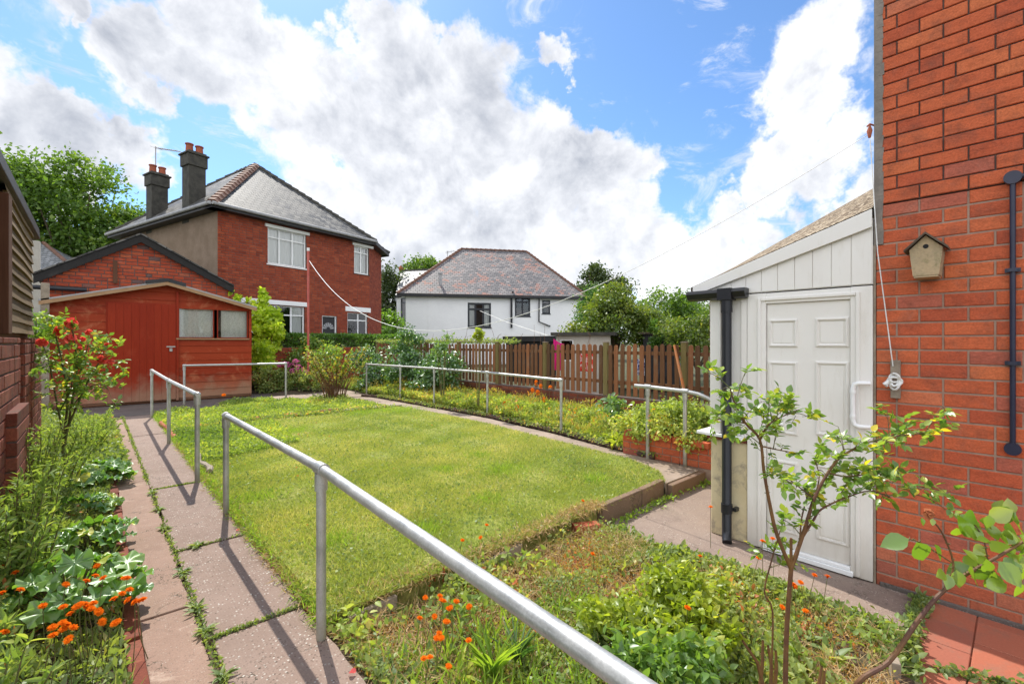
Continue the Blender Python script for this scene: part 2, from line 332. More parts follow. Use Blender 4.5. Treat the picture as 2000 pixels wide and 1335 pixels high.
def leafmat(name, ramp, trans=.45, rough=.42, gloss=.09, tboost=1.5, LB=1.65):
    m, t, out = new_mat(name); r = attr(t)
    c = t.ramp(r, [(p, tuple(min(.75, q*LB) for q in col)) for p, col in ramp]); v = geoco(t)
    d = t.n('ShaderNodeBsdfDiffuse'); t.put(d.inputs[0], c)
    tl = t.n('ShaderNodeBsdfTranslucent')
    tcol = t.mix(1.0, c, (tboost*1.15, tboost*1.15, tboost*.42), 'MULTIPLY'); t.put(tl.inputs[0], tcol)
    x = t.n('ShaderNodeMixShader'); x.inputs[0].default_value = trans; t.put(x.inputs[1], d.outputs[0]); t.put(x.inputs[2], tl.outputs[0])
    g = t.n('ShaderNodeBsdfGlossy'); g.inputs['Roughness'].default_value = rough; g.inputs[0].default_value = (.9, .95, .9, 1)
    x2 = t.n('ShaderNodeMixShader'); x2.inputs[0].default_value = gloss*.55; t.put(x2.inputs[1], x.outputs[0]); t.put(x2.inputs[2], g.outputs[0]); t.put(out.inputs[0], x2.outputs[0]); return m
leafmat('leaf_tree', [(0, (.035, .065, .012)), (.5, (.065, .12, .02)), (1, (.13, .18, .03))], .45, .45, .05, 1.5, 1.65)
leafmat('leaf_dark', [(0, (.03, .05, .02)), (.6, (.06, .09, .03)), (1, (.09, .11, .045))], .35, .45, .06, 1.4, 1.15)
leafmat('leaf_conifer', [(0, (.03, .08, .02)), (1, (.09, .19, .035))], .4, .5, .03, 1.4, 1.2)
leafmat('leaf_apple', [(0, (.06, .11, .02)), (.6, (.13, .17, .035)), (1, (.24, .24, .05))], .45, .4, .07, 1.4, 1.25)
leafmat('leaf_hedge', [(0, (.035, .07, .015)), (.5, (.07, .14, .02)), (1, (.16, .25, .03))], .45, .4, .07)
leafmat('leaf_mallow', [(0, (.05, .12, .022)), (.5, (.085, .17, .032)), (.9, (.14, .22, .05)), (1, (.34, .33, .05))], .40, .40, .13)
leafmat('leaf_rose', [(0, (.06, .12, .025)), (.5, (.11, .18, .035)), (.85, (.20, .25, .05)), (.97, (.30, .30, .05)), (1, (.42, .34, .03))], .45, .36, .08)
leafmat('leaf_lime', [(0, (.14, .19, .02)), (.5, (.23, .28, .035)), (1, (.40, .40, .07))], .5, .4, .06, 1.5, 1.35)
leafmat('leaf_vine', [(0, (.16, .22, .02)), (.5, (.27, .33, .035)), (1, (.42, .44, .07))], .5, .4, .05, 1.6, 1.75)
leafmat('leaf_young', [(0, (.10, .19, .02)), (.5, (.18, .27, .03)), (1, (.32, .36, .05))], .5, .3, .12, 1.4, 1.25)
leafmat('leaf_weed', [(0, (.07, .11, .035)), (.45, (.14, .18, .055)), (.8, (.20, .23, .06)), (.93, (.30, .26, .08)), (1, (.30, .10, .04))], .42, .5, .06)
leafmat('leaf_fresh', [(0, (.09, .14, .035)), (.5, (.16, .22, .055)), (.85, (.26, .28, .08)), (1, (.34, .26, .10))], .45, .5, .05, 1.4, 1.7)
leafmat('leaf_cover', [(0, (.09, .14, .03)), (.4, (.18, .23, .05)), (.75, (.30, .32, .08)), (.9, (.38, .30, .08)), (1, (.42, .12, .03))], .42, .5, .05)
leafmat('leaf_bramble', [(0, (.03, .07, .025)), (.6, (.06, .12, .035)), (1, (.12, .19, .06))], .35, .35, .16)
leafmat('leaf_rust', [(0, (.12, .12, .03)), (.5, (.24, .20, .05)), (1, (.34, .14, .04))], .4, .5, .05)
leafmat('grass_blade', [(0, (.16, .22, .045)), (.35, (.25, .29, .075)), (.65, (.35, .355, .12)), (.88, (.50, .44, .22)), (1, (.58, .50, .32))], .40, .5, .04, 1.2, 1.35)
leafmat('grass_green', [(0, (.09, .16, .02)), (1, (.20, .27, .04))], .45, .5, .05)
leafmat('dry_straw', [(0, (.20, .13, .07)), (1, (.40, .29, .15))], .25, .6, .03, 1.1)
# lawn base
m, t, out = new_mat('lawn_base'); v = geoco(t)
a = t.noise(v, 1.1, 5, .6, .3).outputs[0]; b = t.noise(v, 18, 6, .7).outputs[0]
c = t.mix(t.rng(a, .38, .62), (.26, .32, .05), (.42, .40, .12)); c = t.mix(t.rng(b, .35, .65), c, (.15, .16, .04))
principled(t, out, c, .95, 0, b, 1., .02, .2)
# ------------------------------------------------------------ object helpers
def tag(o, label=None, cat=None, group=None, kind=None):
    if label: o['label'] = label
    if cat: o['category'] = cat
    if group: o['group'] = group
    if kind: o['kind'] = kind
    return o
def empty(name, loc, label, cat, group=None):
    o = bpy.data.objects.new(name, None); COL.objects.link(o); o.location = loc; o.empty_display_size = .2
    return tag(o, label, cat, group)
def link_mesh(name, me, mat, parent=None):
    o = bpy.data.objects.new(name, me); COL.objects.link(o)
    if mat: me.materials.append(MATS[mat])
    if parent is not None:
        o.parent = parent
        root = parent
        off = Vector((0, 0, 0))
        while root is not None:
            off += root.location; root = root.parent
        o.location = -off                # mesh data are in world metres
    return o

class MB:
    def __init__(s): s.v = []; s.f = []; s.r = []; s.fr = None
    def frame(s, o, U, N=None):
        U = Vector((U[0], U[1], 0)).normalized(); N = Vector((N[0], N[1], 0)).normalized() if N else Vector((U.y, -U.x, 0))
        s.fr = (Vector((o[0], o[1], 0)), U, N); return s
    def T(s, p):
        if s.fr is None: return tuple(p)
        o, U, N = s.fr; q = o+U*p[0]+N*p[1]; return (q.x, q.y, p[2])
    def add(s, vs, fs, r=.5):
        b = len(s.v); s.v += [s.T(p) for p in vs]; s.f += [tuple(b+i for i in f) for f in fs]; s.r += [r]*len(vs)
    def box(s, a0, a1, b0, b1, c0, c1, r=.5, skip_back=False):
        a0, a1 = min(a0, a1), max(a0, a1); b0, b1 = min(b0, b1), max(b0, b1); c0, c1 = min(c0, c1), max(c0, c1)
        vs = [(a0, b0, c0), (a1, b0, c0), (a1, b1, c0), (a0, b1, c0), (a0, b0, c1), (a1, b0, c1), (a1, b1, c1), (a0, b1, c1)]
        s.add(vs, [(0, 3, 2, 1), (4, 5, 6, 7), (0, 1, 5, 4), (1, 2, 6, 5), (2, 3, 7, 6), (3, 0, 4, 7)], r)
    def quad(s, a, b, c, d, r=.5): s.add([a, b, c, d], [(0, 1, 2, 3)], r)
    def poly(s, pts, r=.5): s.add(pts, [tuple(range(len(pts)))], r)
    def prism(s, pts, off, r=.5):       # pts polygon, extruded by vector off
        n = len(pts); off = Vector(off); q = [tuple(Vector(p)+off) for p in pts]
        s.add(list(pts)+q, [tuple(range(n-1, -1, -1)), tuple(range(n, 2*n))]+[(i, (i+1) % n, n+(i+1) % n, n+i) for i in range(n)], r)
    def tube(s, pts, rad, n=8, r=.5, caps=True):
        pts = [Vector(p) for p in pts]
        rad = rad if isinstance(rad, (list, tuple)) else [rad]*len(pts)
        vs = []; fs = []; prev = None
        for i, p in enumerate(pts):
            d = (pts[min(i+1, len(pts)-1)]-pts[max(i-1, 0)]).normalized()
            if prev is None:
                a = d.cross(Vector((0, 0, 1)));
                if a.length < 1e-3: a = Vector((1, 0, 0))
                a.normalize()
            else:
                a = prev-d*prev.dot(d); a = a.normalized() if a.length > 1e-6 else d.orthogonal().normalized()
            prev = a; b = d.cross(a)
            for k in range(n):
                t = 2*math.pi*k/n; vs.append(tuple(p+(a*math.cos(t)+b*math.sin(t))*rad[i]))
        for i in range(len(pts)-1):
            for k in range(n):
                k2 = (k+1) % n; fs.append((i*n+k, i*n+k2, (i+1)*n+k2, (i+1)*n+k))
        if caps: fs.append(tuple(range(n-1, -1, -1))); fs.append(tuple((len(pts)-1)*n+k for k in range(n)))
        s.add(vs, fs, r)
    def build(s, name, mat, parent=None, smooth=False, bevel=0, uv=False):
        me = bpy.data.meshes.new(name); me.from_pydata(s.v, [], s.f); me.update()
        at = me.attributes.new('rnd', 'FLOAT', 'POINT'); at.data.foreach_set('value', s.r)
        if uv: auto_uv(me)
        if smooth:
            me.shade_smooth()
        o = link_mesh(name, me, mat, parent)
        if smooth:
            try: me.set_sharp_from_angle(angle=R(40))
            except Exception: pass
        if bevel:
            md = o.modifiers.new('bevel', 'BEVEL'); md.width = bevel; md.segments = 2; md.limit_method = 'ANGLE'
        return o
def auto_uv(me):
    l = me.uv_layers.new(name='UVMap')
    for p in me.polygons:
        n = p.normal
        t = Vector((-n.y, n.x, 0))
        t = t.normalized() if t.length > .05 else Vector((1, 0, 0))
        b = n.cross(t)
        for li in p.loop_indices:
            co = me.vertices[me.loops[li].vertex_index].co; l.data[li].uv = (co.dot(t), co.dot(b))

# ---- leaf clouds in numpy
def T_leaf(w=.5, fold=.12, droop=.12, pts=5):
    xs = np.linspace(0, 1, pts); vs = [(0, 0, 0)]; fs = []
    prof = np.sin(np.pi*xs**.8)
    idx = []
    for i in range(1, pts-1):
        z = -droop*xs[i]**2; b = len(vs)
        vs += [(xs[i], w*.5*prof[i], z+fold*prof[i]), (xs[i], 0, z), (xs[i], -w*.5*prof[i], z+fold*prof[i])]; idx.append(b)
    vs.append((1, 0, -droop)); last = len(vs)-1
    b = idx[0]; fs += [(0, b+1, b), (0, b+2, b+1)]
    for a, c in zip(idx, idx[1:]): fs += [(a, a+1, c+1, c), (a+1, a+2, c+2, c+1)]
    a = idx[-1]; fs += [(a, a+1, last), (a+1, a+2, last)]
    return np.array(vs, float), fs
def T_quad(w=.6): return np.array([(0, 0, 0), (.5, w*.5, .06), (1, 0, -.08), (.5, -w*.5, .06)], float), [(0, 3, 2, 1)]
def T_blade(w=.08): return np.array([(0, w*.5, 0), (0, -w*.5, 0), (.55, -w*.4, .04), (.55, w*.4, .04), (1, 0, -.10)], float), [(0, 1, 2, 3), (3, 2, 4)]
def T_grass(w=.09): return np.array([(0, w*.5, 0), (0, -w*.5, 0), (1, 0, -.15)], float), [(0, 1, 2)]
def T_lobed(seed=0, lobes=6, ruffle=.10):
    rs = random.Random(seed); vs = [(.02, 0, 0)]; fs = []; n = lobes*6
    for ring, rr in ((1, .5), (2, 1.0)):
        for k in range(n+1):
            a = -math.pi*.93+2*math.pi*.93*k/n
            lob = .80+.20*abs(math.cos(a*lobes/2))**.7+ (.03*(k % 2) if ring == 2 else 0)
            rad = rr*.5*lob*(1.0 if abs(a) < 2.2 else .86)
            z = .10*rr+ruffle*rr**2*math.sin(a*lobes+rs.random()*.4)*.8-.06*rr**2 + (.10*rr if abs(a) > 2 else 0)
            vs.append((math.cos(a)*rad, math.sin(a)*rad, z))
    m = n+1
    for k in range(n):
        fs.append((0, 1+k, 2+k)); fs.append((1+k, 1+m+k, 2+m+k, 2+k))
    return np.array(vs, float), fs
def T_petal5():
    vs = [(0, 0, 0)]; fs = []
    for k in range(5):
        a = 2*math.pi*k/5; b = len(vs)
        vs += [(math.cos(a-.5)*.4, math.sin(a-.5)*.4, .05), (math.cos(a)*.55, math.sin(a)*.55, .02), (math.cos(a+.5)*.4, math.sin(a+.5)*.4, .05)]
        fs.append((0, b, b+1, b+2))
    return np.array(vs, float), fs

def leaves(name, T, pos, ax, nr, size, rnd, mat, parent=None):
    tv, tf = T
    pos = np.asarray(pos, float); N = len(pos); ax = np.asarray(ax, float); nr = np.asarray(nr, float)
    if pos.ndim == 1: pos = np.tile(pos, (len(ax), 1)); N = len(ax)
    size = np.broadcast_to(np.asarray(size, float), (N,)); rnd = np.broadcast_to(np.asarray(rnd, float), (N,))
    a = ax/np.maximum(np.linalg.norm(ax, axis=1, keepdims=True), 1e-9)
    b = np.cross(nr, a); bl = np.linalg.norm(b, axis=1, keepdims=True); b = np.where(bl > 1e-4, b/np.maximum(bl, 1e-9), np.array([[0, 1., 0]]))
    c = np.cross(a, b)
    V = pos[:, None, :]+size[:, None, None]*(tv[None, :, 0:1]*a[:, None, :]+tv[None, :, 1:2]*b[:, None, :]+tv[None, :, 2:3]*c[:, None, :])
    k = len(tv); V = V.reshape(-1, 3)
    ls = np.array([len(f) for f in tf]); fl = np.concatenate([np.array(f) for f in tf])
    loops = (fl[None, :]+(np.arange(N)*k)[:, None]).ravel()
    tot = np.tile(ls, N); st = np.concatenate([[0], np.cumsum(tot)[:-1]])
    me = bpy.data.meshes.new(name); me.vertices.add(len(V)); me.vertices.foreach_set('co', V.ravel().astype(np.float32))
    me.loops.add(len(loops)); me.loops.foreach_set('vertex_index', loops.astype(np.int32))
    me.polygons.add(len(tot)); me.polygons.foreach_set('loop_start', st.astype(np.int32))
    try: me.polygons.foreach_set('loop_total', tot.astype(np.int32))
    except Exception: pass
    me.update(calc_edges=True)
    at = me.attributes.new('rnd', 'FLOAT', 'POINT'); at.data.foreach_set('value', np.repeat(rnd, k).astype(np.float32))
    me.shade_smooth()
    return link_mesh(name, me, mat, parent)
def rdir(g, n, up=0., flat=1.):
    v = g.normal(size=(n, 3)); v[:, 2] = v[:, 2]*flat; v /= np.linalg.norm(v, axis=1, keepdims=True); v[:, 2] += up
    return v/np.linalg.norm(v, axis=1, keepdims=True)
def inpoly(x, y, poly):
    c = np.zeros(len(x), bool); n = len(poly)
    for i in range(n):
        x1, y1 = poly[i][:2]; x2, y2 = poly[(i+1) % n][:2]
        if y1 == y2: continue
        hit = ((y1 > y) != (y2 > y)) & (x < (x2-x1)*(y-y1)/(y2-y1)+x1); c ^= hit
    return c
def scatter(g, poly, n):
    xs = [p[0] for p in poly]; ys = [p[1] for p in poly]; X = []; Y = []; c = 0
    while c < n:
        x = g.uniform(min(xs), max(xs), n*2); y = g.uniform(min(ys), max(ys), n*2); k = inpoly(x, y, poly); X.append(x[k]); Y.append(y[k]); c += k.sum()
    return np.concatenate(X)[:n], np.concatenate(Y)[:n]
def vnoise(x, y, s=1., seed=0):          # cheap smooth noise 0..1
    g = np.random.default_rng(seed); o = np.zeros_like(x)
    for k in range(7):
        a = g.uniform(0, 6.28); f = s*g.uniform(.6, 2.4); o += np.sin((x*math.cos(a)+y*math.sin(a))*f+g.uniform(0, 6.28))
    return .5+o/7*.9

# sheets with gentle relief
def sheet(name, poly, z, mat, kind='structure', step=.12, amp=0., nz=3., thick=0., zfun=None, seed=1):
    """flat outline filled by a grid clipped to the polygon through bmesh, with relief"""
    import bmesh
    bm = bmesh.new()
    vs = [bm.verts.new((p[0], p[1], z)) for p in poly]; f = bm.faces.new(vs)
    if step:
        x0, x1 = min(p[0] for p in poly), max(p[0] for p in poly); y0, y1 = min(p[1] for p in poly), max(p[1] for p in poly)
        x = x0+step
        while x < x1:
            bmesh.ops.bisect_plane(bm, geom=bm.verts[:]+bm.edges[:]+bm.faces[:], plane_co=(x, 0, 0), plane_no=(1, 0, 0)); x += step
        y = y0+step
        while y < y1:
            bmesh.ops.bisect_plane(bm, geom=bm.verts[:]+bm.edges[:]+bm.faces[:], plane_co=(0, y, 0), plane_no=(0, 1, 0)); y += step
    bmesh.ops.recalc_face_normals(bm, faces=bm.faces[:])
    if bm.faces[:] and bm.faces[0].normal.z < 0 if bm.faces[:] else False: bmesh.ops.reverse_faces(bm, faces=bm.faces[:])
    X = np.array([v.co.x for v in bm.verts]); Y = np.array([v.co.y for v in bm.verts])
    dz = (vnoise(X, Y, nz, seed)-.5)*2*amp
    for v, d, xx, yy in zip(bm.verts, dz, X, Y): v.co.z = z+d+(zfun(xx, yy) if zfun else 0)
    if thick:
        edges = [e for e in bm.edges if e.is_boundary]
        r = bmesh.ops.extrude_edge_only(bm, edges=edges)
        for v in [g for g in r['geom'] if isinstance(g, bmesh.types.BMVert)]: v.co.z = z-thick
    me = bpy.data.meshes.new(name); bm.to_mesh(me); bm.free()
    at = me.attributes.new('rnd', 'FLOAT', 'POINT')
    for p in me.polygons: p.use_smooth = True
    try: me.set_sharp_from_angle(angle=R(35))
    except Exception: pass
    o = link_mesh(name, me, mat); tag(o, kind=kind); return o

# ---- bricks: every brick modelled, one mesh per wall face
def bricks(mb, L, zb, H, openings=(), bl=.245, bh=.094, j=.012, jb=None, proud=.010, seed=0, lim=None, w0=0.):
    """bricks in the frame of mb: u along, w outward (starts at w0)."""
    rs = random.Random(seed); jb = jb or j; k = 0; z = zb
    while z < zb+H-.02:
        z1 = min(z+bh-jb, zb+H); zm = (z+z1)/2
        ua, ub = (0., L) if lim is None else lim(zm)
        iv = [(ua, ub)] if ub > ua+.05 else []
        for (a, b, c, d) in openings:
            if c < zm < d:
                nv = []
                for s, e in iv:
                    if b <= s or a >= e: nv.append((s, e)); continue
                    if a > s: nv.append((s, a))
                    if b < e: nv.append((b, e))
                iv = nv
        u = -bl*(.5 if k % 2 else 0)-bl*.25*rs.choice([0, 0, 1, 2]) if rs.random() < .25 else -bl*(.5 if k % 2 else 0)
        while u < L+bl:
            w = bl if rs.random() > .08 else bl*.5
            for s, e in iv:
                a, b = max(u, s), min(u+w-j, e)
                if b-a > .03:
                    p = w0+proud+rs.uniform(-.002, .002); t = rs.uniform(-.0015, .0015)
                    c = .004
                    r = min(1, max(0, rs.gauss(.5, .22))) if rs.random() > .05 else 1.
                    vs = [(a, w0-.02, z), (b, w0-.02, z), (b, w0-.02, z1), (a, w0-.02, z1), (a, p-c, z), (b, p-c, z), (b, p-c, z1), (a, p-c, z1),
                          (a+c, p, z+c+t), (b-c, p, z+c-t), (b-c, p, z1-c-t), (a+c, p, z1-c+t)]
                    mb.add(vs, [(0, 1, 5, 4), (1, 2, 6, 5), (2, 3, 7, 6), (3, 0, 4, 7), (4, 5, 9, 8), (5, 6, 10, 9), (6, 7, 11, 10), (7, 4, 8, 11), (8, 9, 10, 11)], r)
            u += w
        z += bh; k += 1
def slab(mb, L, z0, z1, th, openings=(), r=.5, w0=0.):
    """wall slab from w0-th to w0 with rectangular openings and reveals."""
    us = sorted({0., L, *[min(max(x, 0), L) for o in openings for x in o[:2]]}); zs = sorted({z0, z1, *[min(max(x, z0), z1) for o in openings for x in o[2:]]})
    def solid(i, k):
        if i < 0 or k < 0 or i >= len(us)-1 or k >= len(zs)-1: return False
        um = (us[i]+us[i+1])/2; zm = (zs[k]+zs[k+1])/2
        return not any(a < um < b and c < zm < d for a, b, c, d in openings)
    A, B = w0, w0-th
    for i in range(len(us)-1):
        for k in range(len(zs)-1):
            if not solid(i, k): continue
            a, b, c, d = us[i], us[i+1], zs[k], zs[k+1]
            mb.quad((a, A, c), (b, A, c), (b, A, d), (a, A, d), r); mb.quad((a, B, d), (b, B, d), (b, B, c), (a, B, c), r)
            if not solid(i-1, k): mb.quad((a, B, c), (a, A, c), (a, A, d), (a, B, d), r)
            if not solid(i+1, k): mb.quad((b, A, c), (b, B, c), (b, B, d), (b, A, d), r)
            if not solid(i, k-1): mb.quad((a, A, c), (a, B, c), (b, B, c), (b, A, c), r)
            if not solid(i, k+1): mb.quad((a, A, d), (b, A, d), (b, B, d), (a, B, d), r)

def window(parent, fr, a, b, c, d, frame_mat='white_upvc', cols=(1/3, 2/3), top=.27, rec=.05, fw=.06, curtain=None, label=None, sill=True, glass=True, mid=None, sillmat=None):
    """window part with pane, curtain and sill sub-parts; a..b along, c..d height"""
    o, U, N = fr
    m = MB().frame(o, U, N); dp = .06; w1 = -rec; w0 = -rec-dp
    m.box(a, a+fw, w0, w1, c, d); m.box(b-fw, b, w0, w1, c, d); m.box(a+fw, b-fw, w0, w1, d-fw, d); m.box(a+fw, b-fw, w0, w1, c, c+fw)
    zt = d-(d-c)*top
    xs = [a+fw]+[a+(b-a)*q for q in cols]+[b-fw]
    if top: m.box(a+fw, b-fw, w0+.004, w1+.004, zt-fw*.45, zt+fw*.45)
    for q in cols: x = a+(b-a)*q; m.box(x-fw*.5, x+fw*.5, w0+.002, w1+.002, c+fw, d-fw)
    for i in range(len(xs)-1):        # opening sashes give a doubled frame line
        pass
    win = m.build('window', frame_mat, parent, bevel=.006)
    if label: win['label'] = label
    p = MB().frame(o, U, N); p.quad((a+fw*.5, w0+.03, c+fw*.5), (b-fw*.5, w0+.03, c+fw*.5), (b-fw*.5, w0+.03, d-fw*.5), (a+fw*.5, w0+.03, d-fw*.5))
    p.build('pane', 'window_glass', win)
    k = MB().frame(o, U, N); k.box(a-.1, b+.1, w0-.7, w0-.68, c-.1, d+.1)
    k.box(a-.12, a-.1, w0-.7, w0-.05, c-.1, d+.1); k.box(b+.1, b+.12, w0-.7, w0-.05, c-.1, d+.1)
    k.build('room_behind', 'dark_interior', win)
    if curtain:
        q = MB().frame(o, U, N)
        for (s, e) in curtain[1]:
            n = max(6, int((e-s)*(b-a)/.03)); x0 = a+(b-a)*s; x1 = a+(b-a)*e
            pts = [(x0+(x1-x0)*i/n, w0-.03+.010*math.sin(i*1.1)+.006*math.sin(i*.61)) for i in range(n+1)]
            vs = [(x, w, c+.01) for x, w in pts]+[(x, w, d-.01) for x, w in pts]
            q.add(vs, [(i, i+1, n+2+i, n+1+i) for i in range(n)])
        q.build('curtain', curtain[0], win, smooth=True)
    if sill:
        s = MB().frame(o, U, N); s.box(a-.05, b+.05, -rec, .04, c-.05, c-.003); s.build('sill', sillmat or frame_mat, win, bevel=.005)
    return win
def pl(px, py, fr):
    """sighting onto a vertical wall plane -> (u along, z)"""
    o, U, N = fr; o = Vector((o[0], o[1], 0)); U = Vector((U[0], U[1], 0)).normalized(); N = Vector((N[0], N[1], 0)).normalized()
    q = P(px, py, 1.0)-Vector((0, 0, CAMZ)); t = o.dot(N)/q.dot(N); p = q*t
    return (p-o).dot(U), CAMZ+p.z
def rect(fr, x0, x1, ytopL, ybotL):
    a, z1 = pl(x0, ytopL, fr); _, z0 = pl(x0, ybotL, fr); b, _ = pl(x1, ytopL, fr); return a, b, z0, z1
# ============================================================ SETTING
tag(link_mesh('ground', (lambda me: (me.from_pydata([(-900, -900, -.3), (900, -900, -.3), (900, 900, -.3), (-900, 900, -.3)], [], [(0, 1, 2, 3)]), me)[1])(bpy.data.meshes.new('ground')), 'far_ground'), kind='structure')

def strip(name, x0, x1, ys, mat, gap=.012, z=0., seed=0, wob=.0):
    m = MB(); rs = random.Random(seed)
    for a, b in zip(ys, ys[1:]):
        n = max(2, int((b-a)/.15)); t = rs.uniform(-.004, .004)
        L = [(x0+rs.uniform(-wob, wob), a+gap/2+(b-a-gap)*i/n) for i in range(n+1)]; Rr = [(x1+rs.uniform(-wob, wob), a+gap/2+(b-a-gap)*i/n) for i in range(n+1)]
        zz = lambda: z+t+rs.uniform(-.0015, .0015)
        top = [(p[0], p[1], zz()) for p in L]+[(p[0], p[1], zz()) for p in Rr]
        k = n+1; bot = [(p[0], p[1], -.25) for p in L+Rr]
        fs = [(i, i+k, i+k+1, i+1) for i in range(n)]+[(i, i+1, 2*k+i+1, 2*k+i) for i in range(n)]+[(k+i+1, k+i, 3*k+i, 3*k+i+1) for i in range(n)]+[(0, 2*k, 3*k, k), (n, k+n, 3*k+n, 2*k+n)]
        m.add(top+bot, fs)
    o = m.build(name, mat, bevel=.006); tag(o, kind='structure'); return o
YJ = [-4, -1.2, 1.45, 2.93, 4.33, 6.29, 8.2, 10.1, 12.9]
strip('garden_path', .462, .95, YJ, 'path_aggregate', .022, 0, 1, .012)
strip('path_margin', .185, .445, [-4, 0, 3.4, 6.8, 9.9, 12.9], 'path_screed', .008, -.006, 2, .012)
sheet('path_bedding', [(.17, -4), (1.0, -4), (1.0, 12.9), (.17, 12.9)], -.035, 'soil', step=0)
sheet('shed_base', [(-.8, 12.93), (2.4, 12.93), (2.4, 14.0), (3.7, 14.0), (3.7, 14.75), (6.2, 14.75), (6.2, 15.6), (4.5, 19), (-.8, 19)], .0, 'base_concrete', step=.4, thick=.2)
sheet('back_path', [(3.72, 13.45), (4.9, 13.2), (5.9, 12.9), (6.3, 13.6), (6.3, 14.73), (3.72, 14.73)], .012, 'path_far', step=.3, thick=.2)
# side path (narrow concrete by the right bed), stops at the step
side_poly = [(4.80, 2.70), (5.62, 2.70), (5.63, 3.4), (5.92, 5.3), (6.12, 7.5), (6.08, 10.0), (6.0, 12.4), (5.9, 12.9), (5.3, 13.1), (5.5, 10.4), (5.64, 9.0), (5.62, 7), (5.45, 5.2), (5.36, 3.55), (5.12, 2.97)]
sheet('side_path', side_poly, .0, 'path_far', step=.3, thick=.22, amp=.004)
# low path past the door
sheet('door_path', [(3.43, .44), (4.35, .44), (4.35, 1.85), (9, 1.85), (9, 2.72), (3.9, 2.72), (3.44, 2.5), (3.50, 1.4)], -.15, 'path_low', step=.3, thick=.14)
# lawn
lawn_poly = [(.985, 2.72), (4.80, 2.76), (5.10, 3.0), (5.32, 3.57), (5.42, 5.3), (5.58, 7.05), (5.58, 9.0), (5.45, 10.35), (3.2, 10.35), (1.0, 9.9)]
def lawn_z(x, y): return 0.0+.02*math.sin(x*1.1)*math.sin(y*.7)
sheet('lawn', lawn_poly, .03, 'lawn_base', step=.15, amp=.012, nz=4, thick=.25, zfun=lawn_z)
rough_poly = [(.98, 9.95), (3.2, 10.4), (5.3, 10.4), (5.3, 13.05), (4.9, 13.15), (3.7, 13.4), (3.65, 13.95), (2.4, 13.95), (2.4, 12.9), (.98, 12.9)]
sheet('rear_plot', rough_poly, .01, 'lawn_base', step=.2, amp=.03, nz=4, thick=.2)
# beds
sheet('left_bed', [(-5, -3), (.13, -3), (.15, 12.9), (-5, 12.9)], .02, 'soil', step=.2, amp=.03, nz=5, thick=.3)
front_poly = [(.96, -2.5), (3.02, -2.5), (3.02, .42), (3.42, .44), (3.47, 1.4), (3.42, 2.5), (3.62, 2.66), (.96, 2.66)]
sheet('front_bed', front_poly, -.10, 'soil', step=.12, amp=.03, nz=6, thick=.2, zfun=lambda x, y: .06*max(0, 1-(x-.96)/.5)+(-.03 if y > 2 else 0))
right_poly = [(5.70, 3.0), (8.0, 3.0), (8.0, 19), (6.4, 19), (6.2, 13), (6.14, 12.4), (6.22, 10.0), (6.26, 7.5), (6.06, 5.3), (5.78, 3.6)]
sheet('right_bed', right_poly, .0, 'soil', step=.25, amp=.04, nz=4, thick=.3, zfun=lambda x, y: .02)
sheet('back_bed', [(3.9, 14.75), (6.3, 14.75), (6.2, 19), (3.9, 19)], .03, 'soil', step=.3, amp=.04, thick=.3)
sheet('neighbour_ground', [(8.25, -3), (60, -3), (60, 60), (8.25, 60)], .0, 'far_ground', step=0)
# quarry tile terrace
m = MB(); rs = random.Random(5)
m.box(3.03, 4.4, -3, .43, -.3, -.158, .3)
ty = .42
while ty > -2.6:
    tx = 3.03-.14*(int(round(ty/.24)) % 2)
    while tx < 4.2:
        a, b = max(tx, 3.03), min(tx+.30, 4.19)
        if b-a > .04:
            h = rs.uniform(-.003, .003); m.box(a+.003, b-.003, ty-.234, ty, -.157, -.145+h, rs.random())
        tx += .30
    ty -= .24
tag(m.build('tile_terrace', 'quarry_tile', bevel=.004), kind='structure')

# ---- lawn edging slabs at the near right side of the lawn
g_edge = 'concrete kerb slabs along the near edge of the lawn'
for i, (a, b, lab) in enumerate([((3.60, 2.70), (4.30, 2.715), 'mossy kerb slab at the lawn edge next to the loose red brick'), ((4.315, 2.715), (4.80, 2.74), 'tilted end kerb slab of the lawn edge by the step down')]):
    mb = MB(); U = (b[0]-a[0], b[1]-a[1]); mb.frame(a, U); L = math.hypot(*U); mb.box(0, L, -.05, .02, -.25, .035)
    tag(mb.build('kerb_slab', 'kerb_stone', bevel=.008), lab, 'kerb', g_edge)
mb = MB(); mb.box(4.82, 5.64, 2.625, 2.695, -.25, -.012); tag(mb.build('step_edge', 'kerb_stone', bevel=.01), 'concrete step edge at the end of the narrow side path', 'step')
mb = MB().frame((2.02, 2.60), (1, .12)); mb.box(0, .5, -.03, .01, -.2, .0); tag(mb.build('edging_board', 'stone_slab', bevel=.004), 'worn edging board half buried at the lawn edge under the long handrail', 'edging', 'edging boards in the crumbling lawn edge')
mb = MB().frame((1.10, 2.62), (1, .1)); mb.box(0, .32, -.025, .01, -.2, .0); tag(mb.build('edging_board', 'stone_slab', bevel=.004), 'short pale edging board at the near left lawn corner beside the second handrail post', 'edging', 'edging boards in the crumbling lawn edge')
# brick-coloured edging between path and lawn (left side), crumbling
mb = MB(); rs = random.Random(9); y = 2.6
while y < 6.2:
    if True: mb.frame((.955+rs.uniform(-.005, .01), y), (rs.uniform(-.03, .03), 1)); mb.box(0, .222, -.02, .02, -.15, .005+rs.uniform(-.02, .01), rs.random())
    y += .22
mb.fr = None; o = mb.build('brick_edging', 'old_brick', bevel=.004); tag(o, 'crumbling brick edging in grass between the long path and the lawn', 'edging')
